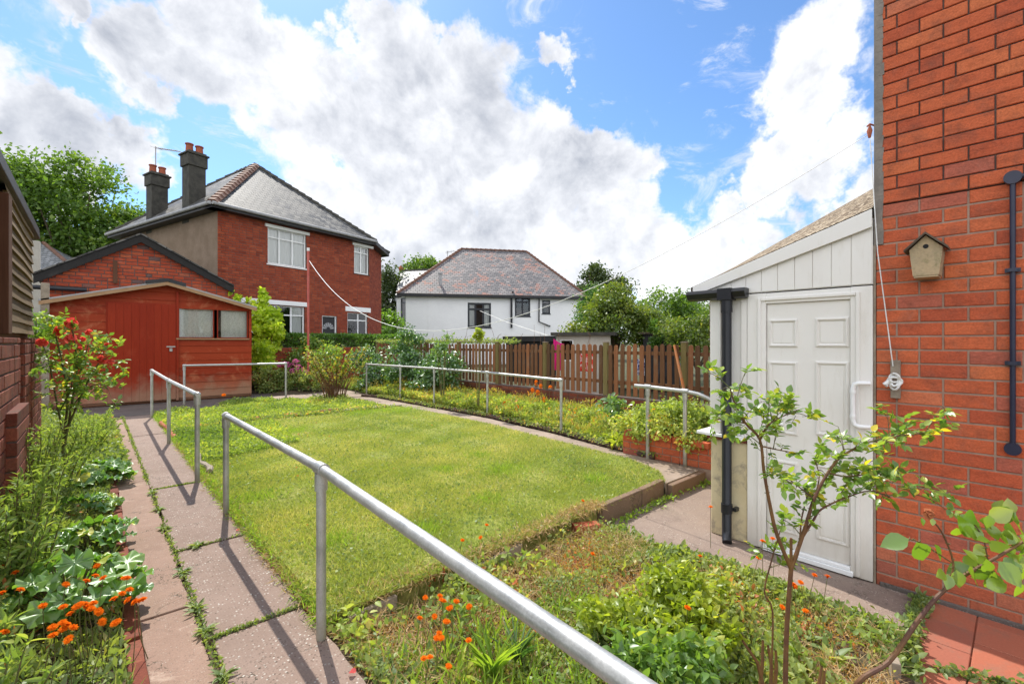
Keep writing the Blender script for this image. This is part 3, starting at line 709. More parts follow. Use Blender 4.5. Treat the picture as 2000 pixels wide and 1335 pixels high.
# left bed brick edging
mb = MB(); y = 1.2
while y < 9.5:
    if True: mb.frame((.155+rs.uniform(-.006, .006), y), (rs.uniform(-.02, .02), 1)); mb.box(0, .242, -.035, .035, -.2, .05+rs.uniform(-.015, .01), rs.random())
    y += .24
mb.fr = None; tag(mb.build('brick_edging', 'old_brick', bevel=.006), 'old brick edging holding the left flower bed along the path', 'edging')
# rear lawn edging: bricks and flags, each one an object
rs = random.Random(3)
for i in range(10):
    x = 1.9+i*.235; y = 10.38+rs.uniform(-.03, .03)+(.05 if i % 3 == 0 else 0)
    if i in (4,): continue
    mb = MB().frame((x, y), (1, rs.uniform(-.2, .2))); mb.box(-.1, .1, -.055, .055, -.03, .075+rs.uniform(-.02, .015), rs.random())
    tag(mb.build('edging_brick', 'red_brick' if i in (2, 5, 7) else 'old_brick', bevel=.005), 'weathered brick in the row edging the back of the lawn', 'brick', 'bricks edging the back of the lawn')
flags = [(4.05, .24, .5, 'small broken pale paving flag next to the last brick behind the lawn'), (4.42, .36, -.3, 'skewed pale paving flag second from the brick row behind the lawn'), (4.90, .46, .1, 'larger pale paving flag behind the middle of the lawn'), (5.42, .44, .02, 'pale paving flag nearest the side path at the far lawn corner')]
for x, L, a, lab in flags:
    mb = MB().frame((x, 10.42), (math.cos(a*.5), math.sin(a*.5))); mb.box(-L/2, L/2, -.17, .15, -.02, .055); tag(mb.build('paving_flag', 'stone_slab', bevel=.008), lab, 'paving flag', 'pale paving flags behind the lawn')
# loose brick
c = G(1145, 1021, -.03); mb = MB().frame((c.x, c.y), (.741, -.672+.25)); mb.box(-.12, .12, -.055, .05, -.12, -.035)
tag(mb.build('loose_brick', 'red_brick', bevel=.004), 'single loose red brick lying in the weeds at the lawn kerb', 'brick')
# dark rounded border edging along the right bed
pts = [(5.66, 3.35), (5.80, 4.3), (5.98, 5.3), (6.1, 6.4), (6.19, 7.5), (6.18, 8.8), (6.14, 10.0), (6.10, 11.2), (6.06, 12.4), (5.8, 13.0)]
mb = MB(); fine = []
for (x0, y0), (x1, y1) in zip(pts, pts[1:]):
    n = max(3, int(math.hypot(x1-x0, y1-y0)/.045))
    for k in range(n): fine.append((x0+(x1-x0)*k/n, y0+(y1-y0)*k/n))
mb.tube([(x, y, .035) for x, y in fine], [.040+.012*math.sin(i*1.5) for i in range(len(fine))], 8)
tag(mb.build('rope_edging', 'log_brown', smooth=True), 'dark brown rope-top edging between the side path and the right bed', 'edging')
# red-brown pipes lying at the left of the lawn
mb = MB(); mb.tube([(.985, 9.3, .03), (.99, 10.3, .04), (.96, 11.2, .03)], .04, 10); tag(mb.build('clay_pipe', 'terracotta', smooth=True), 'red clay pipe lying at the path edge near the shed', 'pipe')
mb = MB(); rs = random.Random(4)
mb.tube([(1.02+.03*math.sin(i*1.1), 6.5+i*.14, .06) for i in range(9)], [.028+.012*(i % 2) for i in range(9)], 8); tag(mb.build('stone_edging', 'pale_wood', smooth=True), 'pale broken edging stones on the path edge beside the middle handrail post', 'edging')

# ============================================================ HANDRAILS
def handrail(name, pts, posts, label, rad=.025, bend_end=None, z0=0., gnd=0.):
    root = empty(name, (posts[0][0], posts[0][1], gnd), label, 'handrail', 'galvanised garden handrails')
    m = MB(); m.tube(pts, rad, 18); m.build('rail', 'galvanised', root, smooth=True)
    for (x, y, zt, kind) in posts:
        p = MB(); p.tube([(x, y, gnd-.15), (x, y, zt-.02)], rad*.98, 16); po = p.build('post', 'galvanised', root, smooth=True)
        f = MB(); f.tube([(x, y, zt-.115), (x, y, zt-.022)], rad*1.28, 16)
        # sleeve round the rail, aligned with it
        best = None
        for a, b in zip(pts, pts[1:]):
            A, B = Vector(a), Vector(b); d = B-A; t = max(0, min(1, (Vector((x, y, zt))-A).dot(d)/d.dot(d))); q = A+d*t
            if best is None or (q-Vector((x, y, zt))).length < best[0]: best = ((q-Vector((x, y, zt))).length, q, d.normalized())
        q, d = best[1], best[2]
        e = .042
        if kind == 'end': f.tube([q-d*.034, q-d*.02, q+d*e], [rad*.9, rad*1.3, rad*1.3], 16)
        elif kind == 'end2': f.tube([q-d*e, q+d*.02, q+d*.034], [rad*1.3, rad*1.3, rad*.9], 16)
        else: f.tube([q-d*e, q+d*e], rad*1.3, 16)
        f.build('fitting', 'galvanised', po, smooth=True)
    return root
ZR = .915
handrail('handrail', [(.91, 4.97, ZR), (.91, 2.54, ZR), (.80, .52, ZR), (.76, -.5, ZR)], [(.91, 4.97, ZR, 'end'), (.91, 2.54, ZR, 'mid'), (.80, .2, ZR, 'mid')], 'longest galvanised handrail running close past the viewer beside the path', .026)
handrail('handrail', [(.905, 12.36, 1.0), (.875, 9.05, .99), (.87, 6.30, 1.0)], [(.905, 12.36, 1.0, 'end'), (.875, 9.05, .99, 'mid'), (.87, 6.30, 1.0, 'end2')], 'short three-post galvanised handrail on the path before the shed door', .026)
handrail('handrail', [(1.7, 14.3, 1.0), (3.96, 13.75, 1.0)], [(1.7, 14.3, 1.0, 'end'), (3.96, 13.75, 1.0, 'end2')], 'two-post galvanised handrail across the front of the red shed', .028)
rr = [G(1096, 848, 0), G(952, 812, 0), G(848, 793, 0), G(782, 781, 0), G(716, 771, 0)]
handrail('handrail', [(rr[0].x, rr[0].y, .94), (rr[1].x, rr[1].y, .94), (rr[2].x, rr[2].y, .94), (rr[3].x, rr[3].y, .93), (rr[4].x, rr[4].y, .93)],
         [(rr[0].x, rr[0].y, .94, 'end'), (rr[1].x, rr[1].y, .94, 'mid'), (rr[2].x, rr[2].y, .94, 'mid'), (rr[3].x, rr[3].y, .93, 'mid'), (rr[4].x, rr[4].y, .93, 'end2')], 'long galvanised handrail in the flower bed in front of the picket fence', .025)
a, b = G(1265, 895, 0), G(1338, 908, 0)
handrail('handrail', [(5.60, 3.62, .99), (a.x, a.y, .985), (b.x, b.y, .96), (5.70, 2.75, .935), (5.70, 2.62, .89), (5.70, 2.5, .82), (5.70, 2.35, .72), (5.70, 2.0, .55)], [(a.x, a.y, .985, 'mid'), (b.x, b.y, .96, 'mid')], 'bent galvanised handrail by the brick planter, dipping behind the porch', .026)

# ============================================================ PICKET FENCE
XF = 8.1
pys = [XF*k for k in (.300, .518, .7366, .9587, 1.179, 1.403, 1.625, 1.847, 2.069)]
fence = empty('picket_fence', (XF, pys[4], 0), 'brown picket fence with rounded tops standing on a low brick wall', 'fence')
rs = random.Random(11)
def picket(m, x, y, z0, z1, w=.088, t=.02, r=.5, lean=0.):
    n = 6; prof = [(-w/2, z0), (w/2, z0), (w/2, z1-w/2)]+[(w/2*math.cos(math.pi*k/n), z1-w/2+w/2*math.sin(math.pi*k/n)) for k in range(1, n)]+[(-w/2, z1-w/2)]
    m.prism([(x, y+p[0]+lean*(p[1]-z0), p[1]) for p in prof], (t, 0, 0), r)
for k, y0 in enumerate(pys):
    p = MB(); r = rs.random(); p.box(XF-.01, XF+.09, y0-.05, y0+.05, -.1, 1.585, r)
    po = p.build('post', 'post_wood', fence, bevel=.004)
    c = MB(); c.prism([(XF-.022, y0-.062, 1.587), (XF+.102, y0-.062, 1.587), (XF+.102, y0+.062, 1.587), (XF-.022, y0+.062, 1.587)], (0, 0, .012)); c.prism([(XF, y0-.04, 1.60), (XF+.08, y0-.04, 1.60), (XF+.08, y0+.04, 1.60), (XF, y0+.04, 1.60)], (0, 0, .01))
    c.build('cap', 'pale_wood', po)
npk = 0
for k in range(len(pys)-1):
    y0, y1 = pys[k]+.05, pys[k+1]-.05
    rl = MB(); rl.box(XF+.022, XF+.06, y0, y1, 1.34, 1.41, .3); rl.box(XF+.022, XF+.06, y0, y1, .72, .79, .4); rl.build('rail', 'picket_wood', fence)
    n = 11
    for i in range(n):
        y = y0+(i+.5)*(y1-y0)/n+rs.uniform(-.008, .008); npk += 1
        m = MB(); picket(m, XF, y, .49+rs.uniform(-.02, .02), 1.545+rs.uniform(-.015, .015), w=.092+rs.uniform(-.006, .006), r=rs.random(), lean=rs.uniform(-.012, .012)); m.build('picket', 'picket_wood', fence)
wallr = empty('boundary_wall', (XF, 8, 0), 'low old brick wall under the picket fence', 'wall')
m = MB(); m.frame((XF-.06, 17.2), (0, -1), (-1, 0)); bricks(m, 17.2-2.2, .0, .46, bh=.09, seed=21); m.build('brickwork', 'old_brick', wallr)
m = MB(); m.box(XF-.062, XF+.14, 2.2, 17.2, -.2, .462); m.build('mortar', 'dark_mortar', wallr)
# orange stick leaning on fence
mb = MB(); a = onX(1338, 770, XF-.35); b = onX(1317, 674, XF-.03); mb.tube([a+Vector((0, 0, -.35)), a, (a+b)/2, b], [.028, .027, .026, .022], 8); tag(mb.build('garden_stick', 'stick_orange', smooth=True), 'bare orange wooden stake leaning against the picket fence', 'stake')

# raised brick planter
pr = empty('brick_planter', (5.75, 3.2, 0), 'low raised planter of red bricks beside the bent handrail', 'planter')
m = MB(); m.frame((5.66, 3.85), (.05, -1), (-1, -.05)); bricks(m, 1.3, .0, .27, bh=.09, seed=4); m.frame((5.725, 2.56), (1, 0), (0, -1)); bricks(m, .9, .0, .27, bh=.09, seed=5); m.frame((5.4, 3.9), (1, 0), (0, 1))
m.build('brickwork', 'red_brick', pr)
m = MB(); m.frame((5.66, 3.85), (.05, -1), (-1, -.05)); m.box(0, 1.29, -.12, 0, -.2, .262); m.frame((5.725, 2.56), (1, 0), (0, -1)); m.box(.12, .9, -.12, 0, -.2, .262); m.build('mortar', 'light_mortar', pr)
m = MB(); rs = random.Random(8)
for i in range(5): m.frame((5.665+.0, 3.84-i*.25), (.05, -1), (-1, -.05)); m.box(.005, .235, -.115, .015, .264, .335+rs.uniform(-.004, .004), rs.random())
m.build('coping', 'red_brick', pr, bevel=.005)
mb = MB(); mb.box(5.80, 7.9, 2.62, 3.85, .0, .24); tag(mb.build('planter_soil', 'soil'), kind='structure')

# ============================================================ RED SHED
sh = empty('garden_shed', (1.8, 15.2, 0), 'red wooden garden shed with double window and plank door', 'shed')
YS = 15.2
def ys(px, py): q = onY(px, py, YS); return q.x, q.z
xl, _ = ys(95, 600); xr, _ = ys(491, 600); xp, zp = ys(325, 556)
zl = ys(108, 588)[1]; zr = ys(487, 603)[1]
def ztop(x): return zl+(zp-zl)*(x-xl)/(xp-xl) if x < xp else zp+(zr-zp)*(x-xp)/(xr-xp)
dxl, dzt = ys(210, 590); dxr, _ = ys(343, 590); wl0, wz1 = ys(348, 601); wl1, _ = ys(418, 601); wr0, _ = ys(424, 602); wr1, _ = ys(484, 605); wz0 = ys(418, 660)[1]
rs = random.Random(2)
# lapped boards
m = MB(); z = .10; bw = .20
holes = [(wl0-.02, wr1+.02, wz0-.02, wz1+.02), (dxl, dxr, 0, dzt)]
while z < zp:
    z1 = z+bw; r = rs.random()
    segs = [(xl, xr)]
    zm = (z+z1)/2
    for a, b, c, d in holes:
        if c-.05 < zm < d: segs = [q for s, e in segs for q in ([(s, e)] if b <= s or a >= e else [(s, a)]*(a > s)+[(b, e)]*(b < e))]
    for s, e in segs:
        # clip to roofline
        xs = [s+(e-s)*i/40 for i in range(41)]
        ok = [x for x in xs if ztop(x) > z+.02]
        if len(ok) < 2: continue
        s2, e2 = ok[0], ok[-1]
        top = [(x, min(z1, ztop(x))) for x in xs if s2 <= x <= e2]
        pts = [(s2, YS-.022, z), (e2, YS-.022, z)]+[(x, YS-.006, t) for x, t in reversed(top)]
        m.poly(pts, r); m.quad((s2, YS, z), (e2, YS, z), (e2, YS-.022, z), (s2, YS-.022, z), r)
    z = z1
m.build('front_boards', 'shed_red_boards', sh)
m = MB()
m.prism([(xl, YS, .05), (xl, YS, zl-.03), (xl, YS+2.1, zl-.03), (xl, YS+2.1, .05)], (.03, 0, 0)); m.prism([(xr, YS, .05), (xr, YS, zr-.03), (xr, YS+2.1, zr-.03), (xr, YS+2.1, .05)], (-.03, 0, 0))
m.prism([(xl+.04, YS+2.1, .05), (xr-.04, YS+2.1, .05), (xr-.04, YS+2.1, zr-.04), (xp, YS+2.1, zp-.04), (xl+.04, YS+2.1, zl-.04)], (0, .03, 0))
m.box(xl+.04, dxr, YS+.02, YS+.04, .05, min(zl, dzt)-.05); m.box(dxr, xr-.04, YS+.02, YS+.04, .05, wz0-.03)
m.build('walls', 'shed_red_boards', sh)
m = MB(); m.box(xl, xr, YS+.0, YS+2.1, .012, .05); m.build('bearer', 'dark_post', sh)
d = MB(); n = 9
for i in range(n):
    a = dxl+(dxr-dxl)*i/n; b = dxl+(dxr-dxl)*(i+1)/n; d.box(a+.0012, b-.0012, YS-.055, YS-.028, .08, dzt-.01, rs.random())
door = d.build('door', 'shed_red_door', sh, bevel=.002)
f = MB(); f.box(dxl-.03, dxr+.03, YS-.027, YS-.02, .07, dzt+.02, .5); f.box(dxr+.01, dxr+.06, YS-.06, YS-.0, .05, ztop(dxr)-.1, .3); f.build('door_frame', 'shed_red_door', sh)
hx, hz = ys(330, 677); h = MB(); h.box(hx-.06, hx+.13, YS-.066, YS-.056, hz-.01, hz+.02); h.box(hx+.005, hx+.065, YS-.09, YS-.066, hz-.12, hz-.05)
h.tube([(hx+.015, YS-.078, hz-.05), (hx+.02, YS-.078, hz-.005), (hx+.035, YS-.078, hz+.005), (hx+.05, YS-.078, hz-.005), (hx+.055, YS-.078, hz-.05)], .006, 6); h.build('padlock', 'galvanised', door)
SF = ((0, YS), (1, 0), (0, -1))
for (a, b, lab, cur) in [(wl0, wl1, 'shed window with full lace curtains', ('lace', [(.02, .98)])), (wr0, wr1, 'shed window with lace curtain drawn to the right', ('lace', [(.14, .98)]))]:
    window(sh, SF, a, b, wz0, wz1, 'shed_red_door', cols=(), top=0, rec=-.015, fw=.022, curtain=cur, label=lab, sill=False)
s = MB(); s.box(wl0-.05, wr1+.03, YS-.07, YS-.023, wz0-.045, wz0-.005, .2); s.build('window_ledge', 'bare_timber', sh, bevel=.005)
m = MB()
for (x0, z0, x1, z1) in [(xl-.16, ztop(xl)-.02, xp, zp+.06), (xp, zp+.06, xr+.1, zr+.02)]:
    m.prism([(x0, YS-.22, z0), (x1, YS-.22, z1), (x1, YS-.22, z1+.035), (x0, YS-.22, z0+.035)], (0, 2.5, 0))
m.build('roof', 'lead_grey', sh)
m = MB()
for (x0, z0, x1, z1) in [(xl-.15, ztop(xl)-.025, xp, zp+.055), (xp, zp+.055, xr+.09, zr+.015)]:
    m.prism([(x0, YS-.245, z0-.085), (x1, YS-.245, z1-.085), (x1, YS-.245, z1+.0), (x0, YS-.245, z0+.0)], (0, .022, 0), .5)
m.build('barge_board', 'bare_timber', sh)
m = MB(); m.prism([(xp-.45, YS-.26, zp-.02), (xp, YS-.26, zp+.07), (xp+.40, YS-.26, zp-.03), (xp+.40, YS-.26, zp+.05), (xp, YS-.26, zp+.15), (xp-.45, YS-.26, zp+.06)], (0, 2.55, 0)); m.build('ridge_felt', 'bitumen', sh)
# bird box at shed side, white post
a = onY(88, 640, 15.0); mb = MB(); mb.box(a.x-.07, a.x+.07, 14.98, 15.08, .0, onY(88, 552, 15.0).z, .5); tag(mb.build('white_post', 'pale_wood', bevel=.004), 'weathered pale post standing in the gap left of the red shed', 'post')

# ============================================================ BRICK GARAGE behind the shed
YG = 17.8
ga = empty('brick_garage', (1, YG, 0), 'red brick garage gable with black bargeboards behind the shed', 'garage')
ap = onY(275, 466, YG); gl = onY(66, 545, YG); gr_ = onY(455, 566, YG)
gx0, gx1 = gl.x+.15, gr_.x-.12
def gtop(x): return gl.z+(ap.z-gl.z)*(x-gl.x)/(ap.x-gl.x) if x < ap.x else ap.z+(gr_.z-ap.z)*(x-ap.x)/(gr_.x-ap.x)
def glim(z):
    zz = z+.10
    l = gx0 if zz < gtop(gx0) else gl.x+(zz-gl.z)*(ap.x-gl.x)/(ap.z-gl.z); r_ = gx1 if zz < gtop(gx1) else ap.x+(zz-ap.z)*(gr_.x-ap.x)/(gr_.z-ap.z)
    return (l-gx0, r_-gx0)
m = MB(); m.frame((gx0, YG), (1, 0), (0, -1)); bricks(m, gx1-gx0, 0, ap.z-.1, lim=glim, bl=.27, bh=.105, j=.02, seed=31, w0=.003)
m.build('brickwork', 'garage_brick', ga)
m = MB(); m.prism([(gx0, YG, 0), (gx1, YG, 0), (gx1, YG, gtop(gx1)-.04), (ap.x, YG, ap.z-.04), (gx0, YG, gtop(gx0)-.04)], (0, 3.2, 0)); m.build('walls', 'dark_mortar', ga)
m = MB()
for p, q in ((gl, ap), (ap, gr_)):
    m.prism([(p.x, YG-.16, p.z-.13), (q.x, YG-.16, q.z-.13), (q.x, YG-.16, q.z+.10), (p.x, YG-.16, p.z+.10)], (0, .05, 0), .5)
m.build('barge_board', 'barge_black', ga)
m = MB()
for p, q in ((gl, ap), (ap, gr_)):
    m.prism([(p.x-.02, YG-.2, p.z+.105), (q.x, YG-.2, q.z+.105), (q.x, YG-.2, q.z+.15), (p.x-.02, YG-.2, p.z+.15)], (0, 3.5, 0), .5)
m.build('roof', 'slate_dark', ga, uv=True)
a = onY(225, 540, YG); mb = MB(); mb.box(a.x-.05, a.x+.05, YG-.07, YG-.03, a.z-.2, a.z+.45, .5); mb.build('wooden_batten', 'dark_post', ga)
m = MB(); a, b = onY(60, 560, YG-.12), onY(170, 566, YG-.12); m.tube([a, b], .06, 10); m.build('pipe', 'black_plastic', ga, smooth=True)

# ============================================================ WOODEN OUTBUILDING on the left with brick piers
XB = -.52
ob = empty('timber_outbuilding', (XB, 6, 0), 'brown clapboard outbuilding with black felt roof edge on the left', 'shed')
zc0, zc1 = 1.68, 2.80
m = MB(); rs = random.Random(6); z = zc0; Y1 = onX(61, 600, XB).y; Y0 = onX(24, 600, XB+.045).y; YR = onX(79, 600, XB+.044).y
while z < zc1:
    r = rs.random(); w = rs.uniform(.008, .03)
    n = 12; pts = []
    for i in range(n+1):
        y = Y0-.1+(Y1-Y0+.1)*i/n; pts.append((y, z+.003*math.sin(i*.8+z*9), XB+.022+.004*math.sin(i*.5+z*5)))
    vs = [(x, y, zz) for y, zz, x in pts]+[(XB+.0, y, zz+.115) for y, zz, x in pts]+[(XB-.02, y, zz) for y, zz, x in pts]
    k = n+1
    m.add(vs, [(i, i+1, k+i+1, k+i) for i in range(n)]+[(i+1, i, 2*k+i, 2*k+i+1) for i in range(n)], r); z += .098
m.build('clapboards', 'clapboard', ob)
m = MB(); m.box(XB-2.6, XB-.025, Y0-.1, Y1-.01, .8, zc1+.05); m.build('walls', 'dark_post', ob)
m = MB(); m.box(XB-.05, XB+.045, Y0-.20, Y0-.0, zc0-.02, zc1-.08, .5); m.build('corner_post', 'dark_post', ob, bevel=.005)
m = MB(); m.box(XB-2.6, XB-.08, 2.0, Y0-.34, zc0-.02, zc1-.1, .1); m.build('side_panel', 'dark_post', ob)
m = MB(); m.prism([(XB-.02, 2.0, 2.80), (XB+.044, 2.0, 2.82), (XB+.035, 2.0, 2.95), (XB-2.8, 2.0, 3.5), (XB-2.8, 2.0, 3.3)], (0, YR-2.0, 0)); m.build('roof', 'bitumen', ob, bevel=.01)
# brick piers and low wall below
def pier(px0, px1, pyt, pyb, X, depth, lab, z0=-.1, step=None):
    a = onX(px0, pyt, X); b = onX(px1, pyt, X)
    y0, y1 = a.y, b.y; zt = a.z
    root = empty('brick_pier', (X, (y0+y1)/2, 0), lab, 'pier', 'brick piers under the outbuilding')
    m = MB(); m.frame((X, y0), (0, 1), (1, 0)); bricks(m, y1-y0, z0, zt-z0, bh=.094, seed=int(px0)); m.frame((X-depth, y0), (1, 0), (0, -1)); bricks(m, depth, z0, zt-z0, bh=.094, seed=int(px0)+1)
    m.build('brickwork', 'old_brick', root)
    m = MB(); m.box(X-depth, X-.001, y0+.001, y1, z0, zt-.003); m.build('mortar', 'dark_mortar', root); return y0, y1, zt
pier(-8, 36, 658, 800, XB+.10, .5, 'taller nearer brick pier at the left edge')
pier(46, 57, 664, 800, XB+.06, .4, 'narrow brick pier between the two larger ones')
pier(60, 79, 660, 800, XB+.05, .5, 'farther brick pier beside the dark gap')
root = empty('brick_plinth', (XB+.1, 5, 0), 'stepped low brick plinth at the foot of the nearer pier', 'plinth')
q = onX(34, 806, XB+.16); q2 = onX(57, 806, XB+.16); m = MB(); rs = random.Random(31); z = q.z-.001
while z > -.1: m.box(XB+.02, XB+.16, q.y+rs.uniform(-.004, .004), q2.y, z-.082, z, rs.random()); z -= .094
m.build('brickwork', 'old_brick', root, bevel=.004)
m = MB(); m.box(XB-.1, XB+.152, q.y+.008, q2.y-.008, -.2, q.z-.01); m.build('mortar', 'dark_mortar', root)
# grey roofed house glimpsed far left
fh = empty('distant_house', tuple(P(90, 600, 24)*1.0), 'pale house with slate roof glimpsed beyond the outbuilding', 'house')
m = MB(); p0, p1, p2, p3 = P(30, 540, 24), P(150, 528, 24), P(85, 474, 27), P(20, 470, 27)
m.quad(p0, p1, p2, p3); b2 = P(200, 530, 30); m.poly([p1, b2, p2]); m.build('roof', 'slate_pale', fh, uv=True)
m = MB(); q0, q1, q2 = P(40, 540, 24.4), P(146, 530, 24.4), P(196, 533, 30.4)
for s, e in ((q0, q1), (q1, q2)): m.quad((s.x, s.y, -.3), (e.x, e.y, -.3), (e.x, e.y, e.z), (s.x, s.y, s.z))
m.build('walls', 'plain_wall', fh)
m = MB(); m.tube([p1, p2], .10, 8); m.build('hip_tiles', 'hip_tile', fh, smooth=True)
m = MB(); m.box(P(72, 520, 22).x-.4, P(72, 520, 22).x+.1, P(72, 520, 22).y, P(72, 520, 22).y+.5, -.3, P(72, 470, 22).z); m.build('wall_end', 'plain_wall', fh)

# ============================================================ RED BRICK HOUSE
A = Vector((.96, .28, 0)).normalized(); B = Vector((-A.y, A.x, 0))
c0 = P(425, 397, 17.0); ze = 6.60
RF = ((c0.x, c0.y), (A.x, A.y), (A.y, -A.x))
def at(a, b, z): q = Vector((c0.x, c0.y, 0))+A*a+B*b; return (q.x, q.y, z)
LF = pl(721, 465, RF)[0]
C = Vector((.627, .782, 0)).normalized(); CL = 2.7
hs = empty('brick_house', at(0, 0, 0), 'two-storey red brick house with hipped slate roof and two chimneys', 'house')
w_up = rect(RF, 522.8, 598, 441.8, 514); w_ur = rect(RF, 691.5, 728, 478, 533)
w_lo = rect(RF, 468, 595, 590, 652); w_lr = rect(RF, 678.5, 717.5, 609, 655); dr = rect(RF, 629, 658, 615, 665)
w_ur = (w_ur[0], min(w_ur[1], LF-.02), w_ur[2], w_ur[3])
ops = [w_up, w_ur, w_lo, w_lr, (dr[0], dr[1], 0, dr[3])]
m = MB().frame(*RF); bricks(m, LF, 0, ze, ops, bl=.26, bh=.100, j=.014, jb=.016, seed=41)
cc = Vector((c0.x, c0.y, 0))+A*LF; m.frame((cc.x, cc.y), (C.x, C.y), (C.y, -C.x)); bricks(m, CL, 0, ze, bl=.26, bh=.100, j=.014, jb=.016, seed=42)
m.build('brickwork', 'house_brick', hs)
m = MB().frame(*RF); slab(m, LF, 0, ze, .25, ops); m.frame((cc.x, cc.y), (C.x, C.y), (C.y, -C.x)); slab(m, CL, 0, ze, .25)
m.build('mortar', 'dark_mortar', hs)
m = MB().frame((c0.x, c0.y), (B.x, B.y), (-B.y*0-A.x, -A.y)); DL = 8.8
slab(m, DL, 0, ze, .3, w0=.004); m.build('side_wall', 'roughcast', hs)
m = MB(); e = cc+C*CL; q = e+B*(DL-1.9)
m.quad((e.x, e.y, 0), (q.x, q.y, 0), (q.x, q.y, ze), (e.x, e.y, ze)); bk = Vector((c0.x, c0.y, 0))+B*DL; m.quad((q.x, q.y, 0), (bk.x, bk.y, 0), (bk.x, bk.y, ze), (q.x, q.y, ze)); m.build('rear_walls', 'roughcast', hs)
window(hs, RF, *w_up, cols=(.30, .64), top=.27, curtain=('curtain', [(.02, .98)]), label='wide upstairs window')
window(hs, RF, *w_ur, cols=(.48,), top=.24, curtain=('curtain', [(.02, .98)]), label='small upstairs window', sillmat='dark_mortar')
window(hs, RF, *w_lo, cols=(.18, .52, .78), top=.33, curtain=('curtain', [(.8, .98)]), label='wide ground floor window')
window(hs, RF, *w_lr, cols=(.55,), top=.34, label='small ground floor window')
m = MB().frame(*RF)
for (x0, x1, y0, y1) in [(470, 600, 582.5, 591), (674, 723, 599.5, 608)]:
    a, z1 = pl(x0, y0, RF); b, _ = pl(x1, y0, RF); z0 = pl(x0, y1, RF)[1]; m.box(a, b, -.02, .05, z0+.02, z1+.04)
for (x0, x1, y0) in [(517, 603.5, 435.5), (688, 728, 472.5)]:
    a, z1 = pl(x0, y0, RF); b, _ = pl(x1, y0, RF); m.box(a, b, -.02, .06, z1-.13, z1)
m.build('lintels', 'white_upvc', hs, bevel=.01)
d = MB().frame(*RF); a, b, z0, z1 = dr; d.box(a+.05, b-.05, -.14, -.10, 0, z1-.04); 
for s in (0, 1): d.box(a+.12+s*.33*(b-a), a+.05+.4*(b-a)+s*.42*(b-a), -.10, -.085, .3, 1.5)
dd = d.build('door', 'black_paint', hs)
d = MB().frame(*RF); cx = (a+b)/2; zc = z1-.62
for k in range(7):
    t0 = math.pi*(k+.12)/7; t1 = math.pi*(k+.88)/7; r0, r1 = .10, (b-a)*.38
    d.quad((cx+r0*math.cos(t0), -.094, zc+r0*math.sin(t0)), (cx+r1*math.cos(t0), -.094, zc+r1*math.sin(t0)), (cx+r1*math.cos(t1), -.094, zc+r1*math.sin(t1)), (cx+r0*math.cos(t1), -.094, zc+r0*math.sin(t1)))
d.build('fanlight', 'lead_grey', dd)
d = MB().frame(*RF); d.box(a, a+.06, -.14, -.05, 0, z1); d.box(b-.06, b, -.14, -.05, 0, z1); d.box(a+.06, b-.06, -.14, -.05, z1-.06, z1); d.build('door_frame', 'white_upvc', hs)
# roof: hip to an apex, short ridge to the back
OV = .38; za = P(500, 322, 21.4).z
def hip(a, b, z): return Vector(at(a, b, z))
h0 = hip(-OV, -OV, ze+.02); hA = hip(3.2, 3.2, za); hA2 = hip(3.3, 5.2, za)
e1 = cc+A*.12-B*OV; h1 = Vector((e1.x, e1.y, ze+.02)); e2 = cc+C*(CL+.3)+Vector((C.y, -C.x, 0))*OV; h2 = Vector((e2.x, e2.y, ze+.02))
e3 = e2+B*(DL-1.6); h3 = Vector((e3.x, e3.y, ze+.02)); h4 = hip(-OV, DL+.3, ze+.02)
m = MB(); m.poly([h0, h1, hA]); m.poly([h1, h2, hA]); m.poly([h2, h3, hA2, hA]); m.poly([h3, h4, hA2]); m.poly([h4, h0, hA, hA2])
roof = m.build('roof', 'slate_dark', hs, uv=True)
m = MB()                                  # hip and ridge tiles, humped one by one
def tiles(m, p, q, n, w=.17, rs=random.Random(1)):
    p, q = Vector(p), Vector(q); d = (q-p)/n; s = d.normalized().cross(Vector((0, 0, 1))).normalized()
    up = s.cross(d.normalized())
    for i in range(n):
        a = p+d*i; b = p+d*(i+1.12); r = rs.random(); lift = up*.03
        pa = [a-s*w-up*.07, a-s*w*.5+up*.05, a+s*w*.5+up*.05, a+s*w-up*.07]; pb = [b-s*w-up*.07, b-s*w*.5+up*.05, b+s*w*.5+up*.05, b+s*w-up*.07]
        pa = [v+lift*1.4 for v in pa]; pb = [v for v in pb]
        m.add([tuple(v) for v in pa+pb], [(0, 1, 5, 4), (1, 2, 6, 5), (2, 3, 7, 6), (0, 3, 2, 1)], r)
tiles(m, h0, hA, 17, .2); m.build('hip_tiles', 'hip_tile', roof)
m = MB(); tiles(m, h1, hA, 18, .12); tiles(m, h2, hA, 18, .12); tiles(m, hA, hA2, 5, .12); tiles(m, h4, hA2, 14, .12); m.build('ridge_tiles', 'chimney_render', roof)
m = MB()                                  # soffit and fascia
for p, q in ((h0, h1), (h1, h2), (h2, h3), (h4, h0)):
    d = (q-p).normalized(); n_ = Vector((d.y, -d.x, 0))
    m.prism([tuple(p+Vector((0, 0, -.03))), tuple(q+Vector((0, 0, -.03))), tuple(q-n_*.5+Vector((0, 0, -.03))), tuple(p-n_*.5+Vector((0, 0, -.03)))], (0, 0, -.16))
m.build('soffit', 'black_paint', hs)
m = MB()
for p, q in ((h0, h1), (h4, h0)):
    d = (q-p).normalized(); n_ = Vector((d.y, -d.x, 0)); m.tube([p+n_*.06+Vector((0, 0, -.04)), q+n_*.06+Vector((0, 0, -.04))], .065, 8)
m.build('gutter', 'lead_grey', hs, smooth=True)
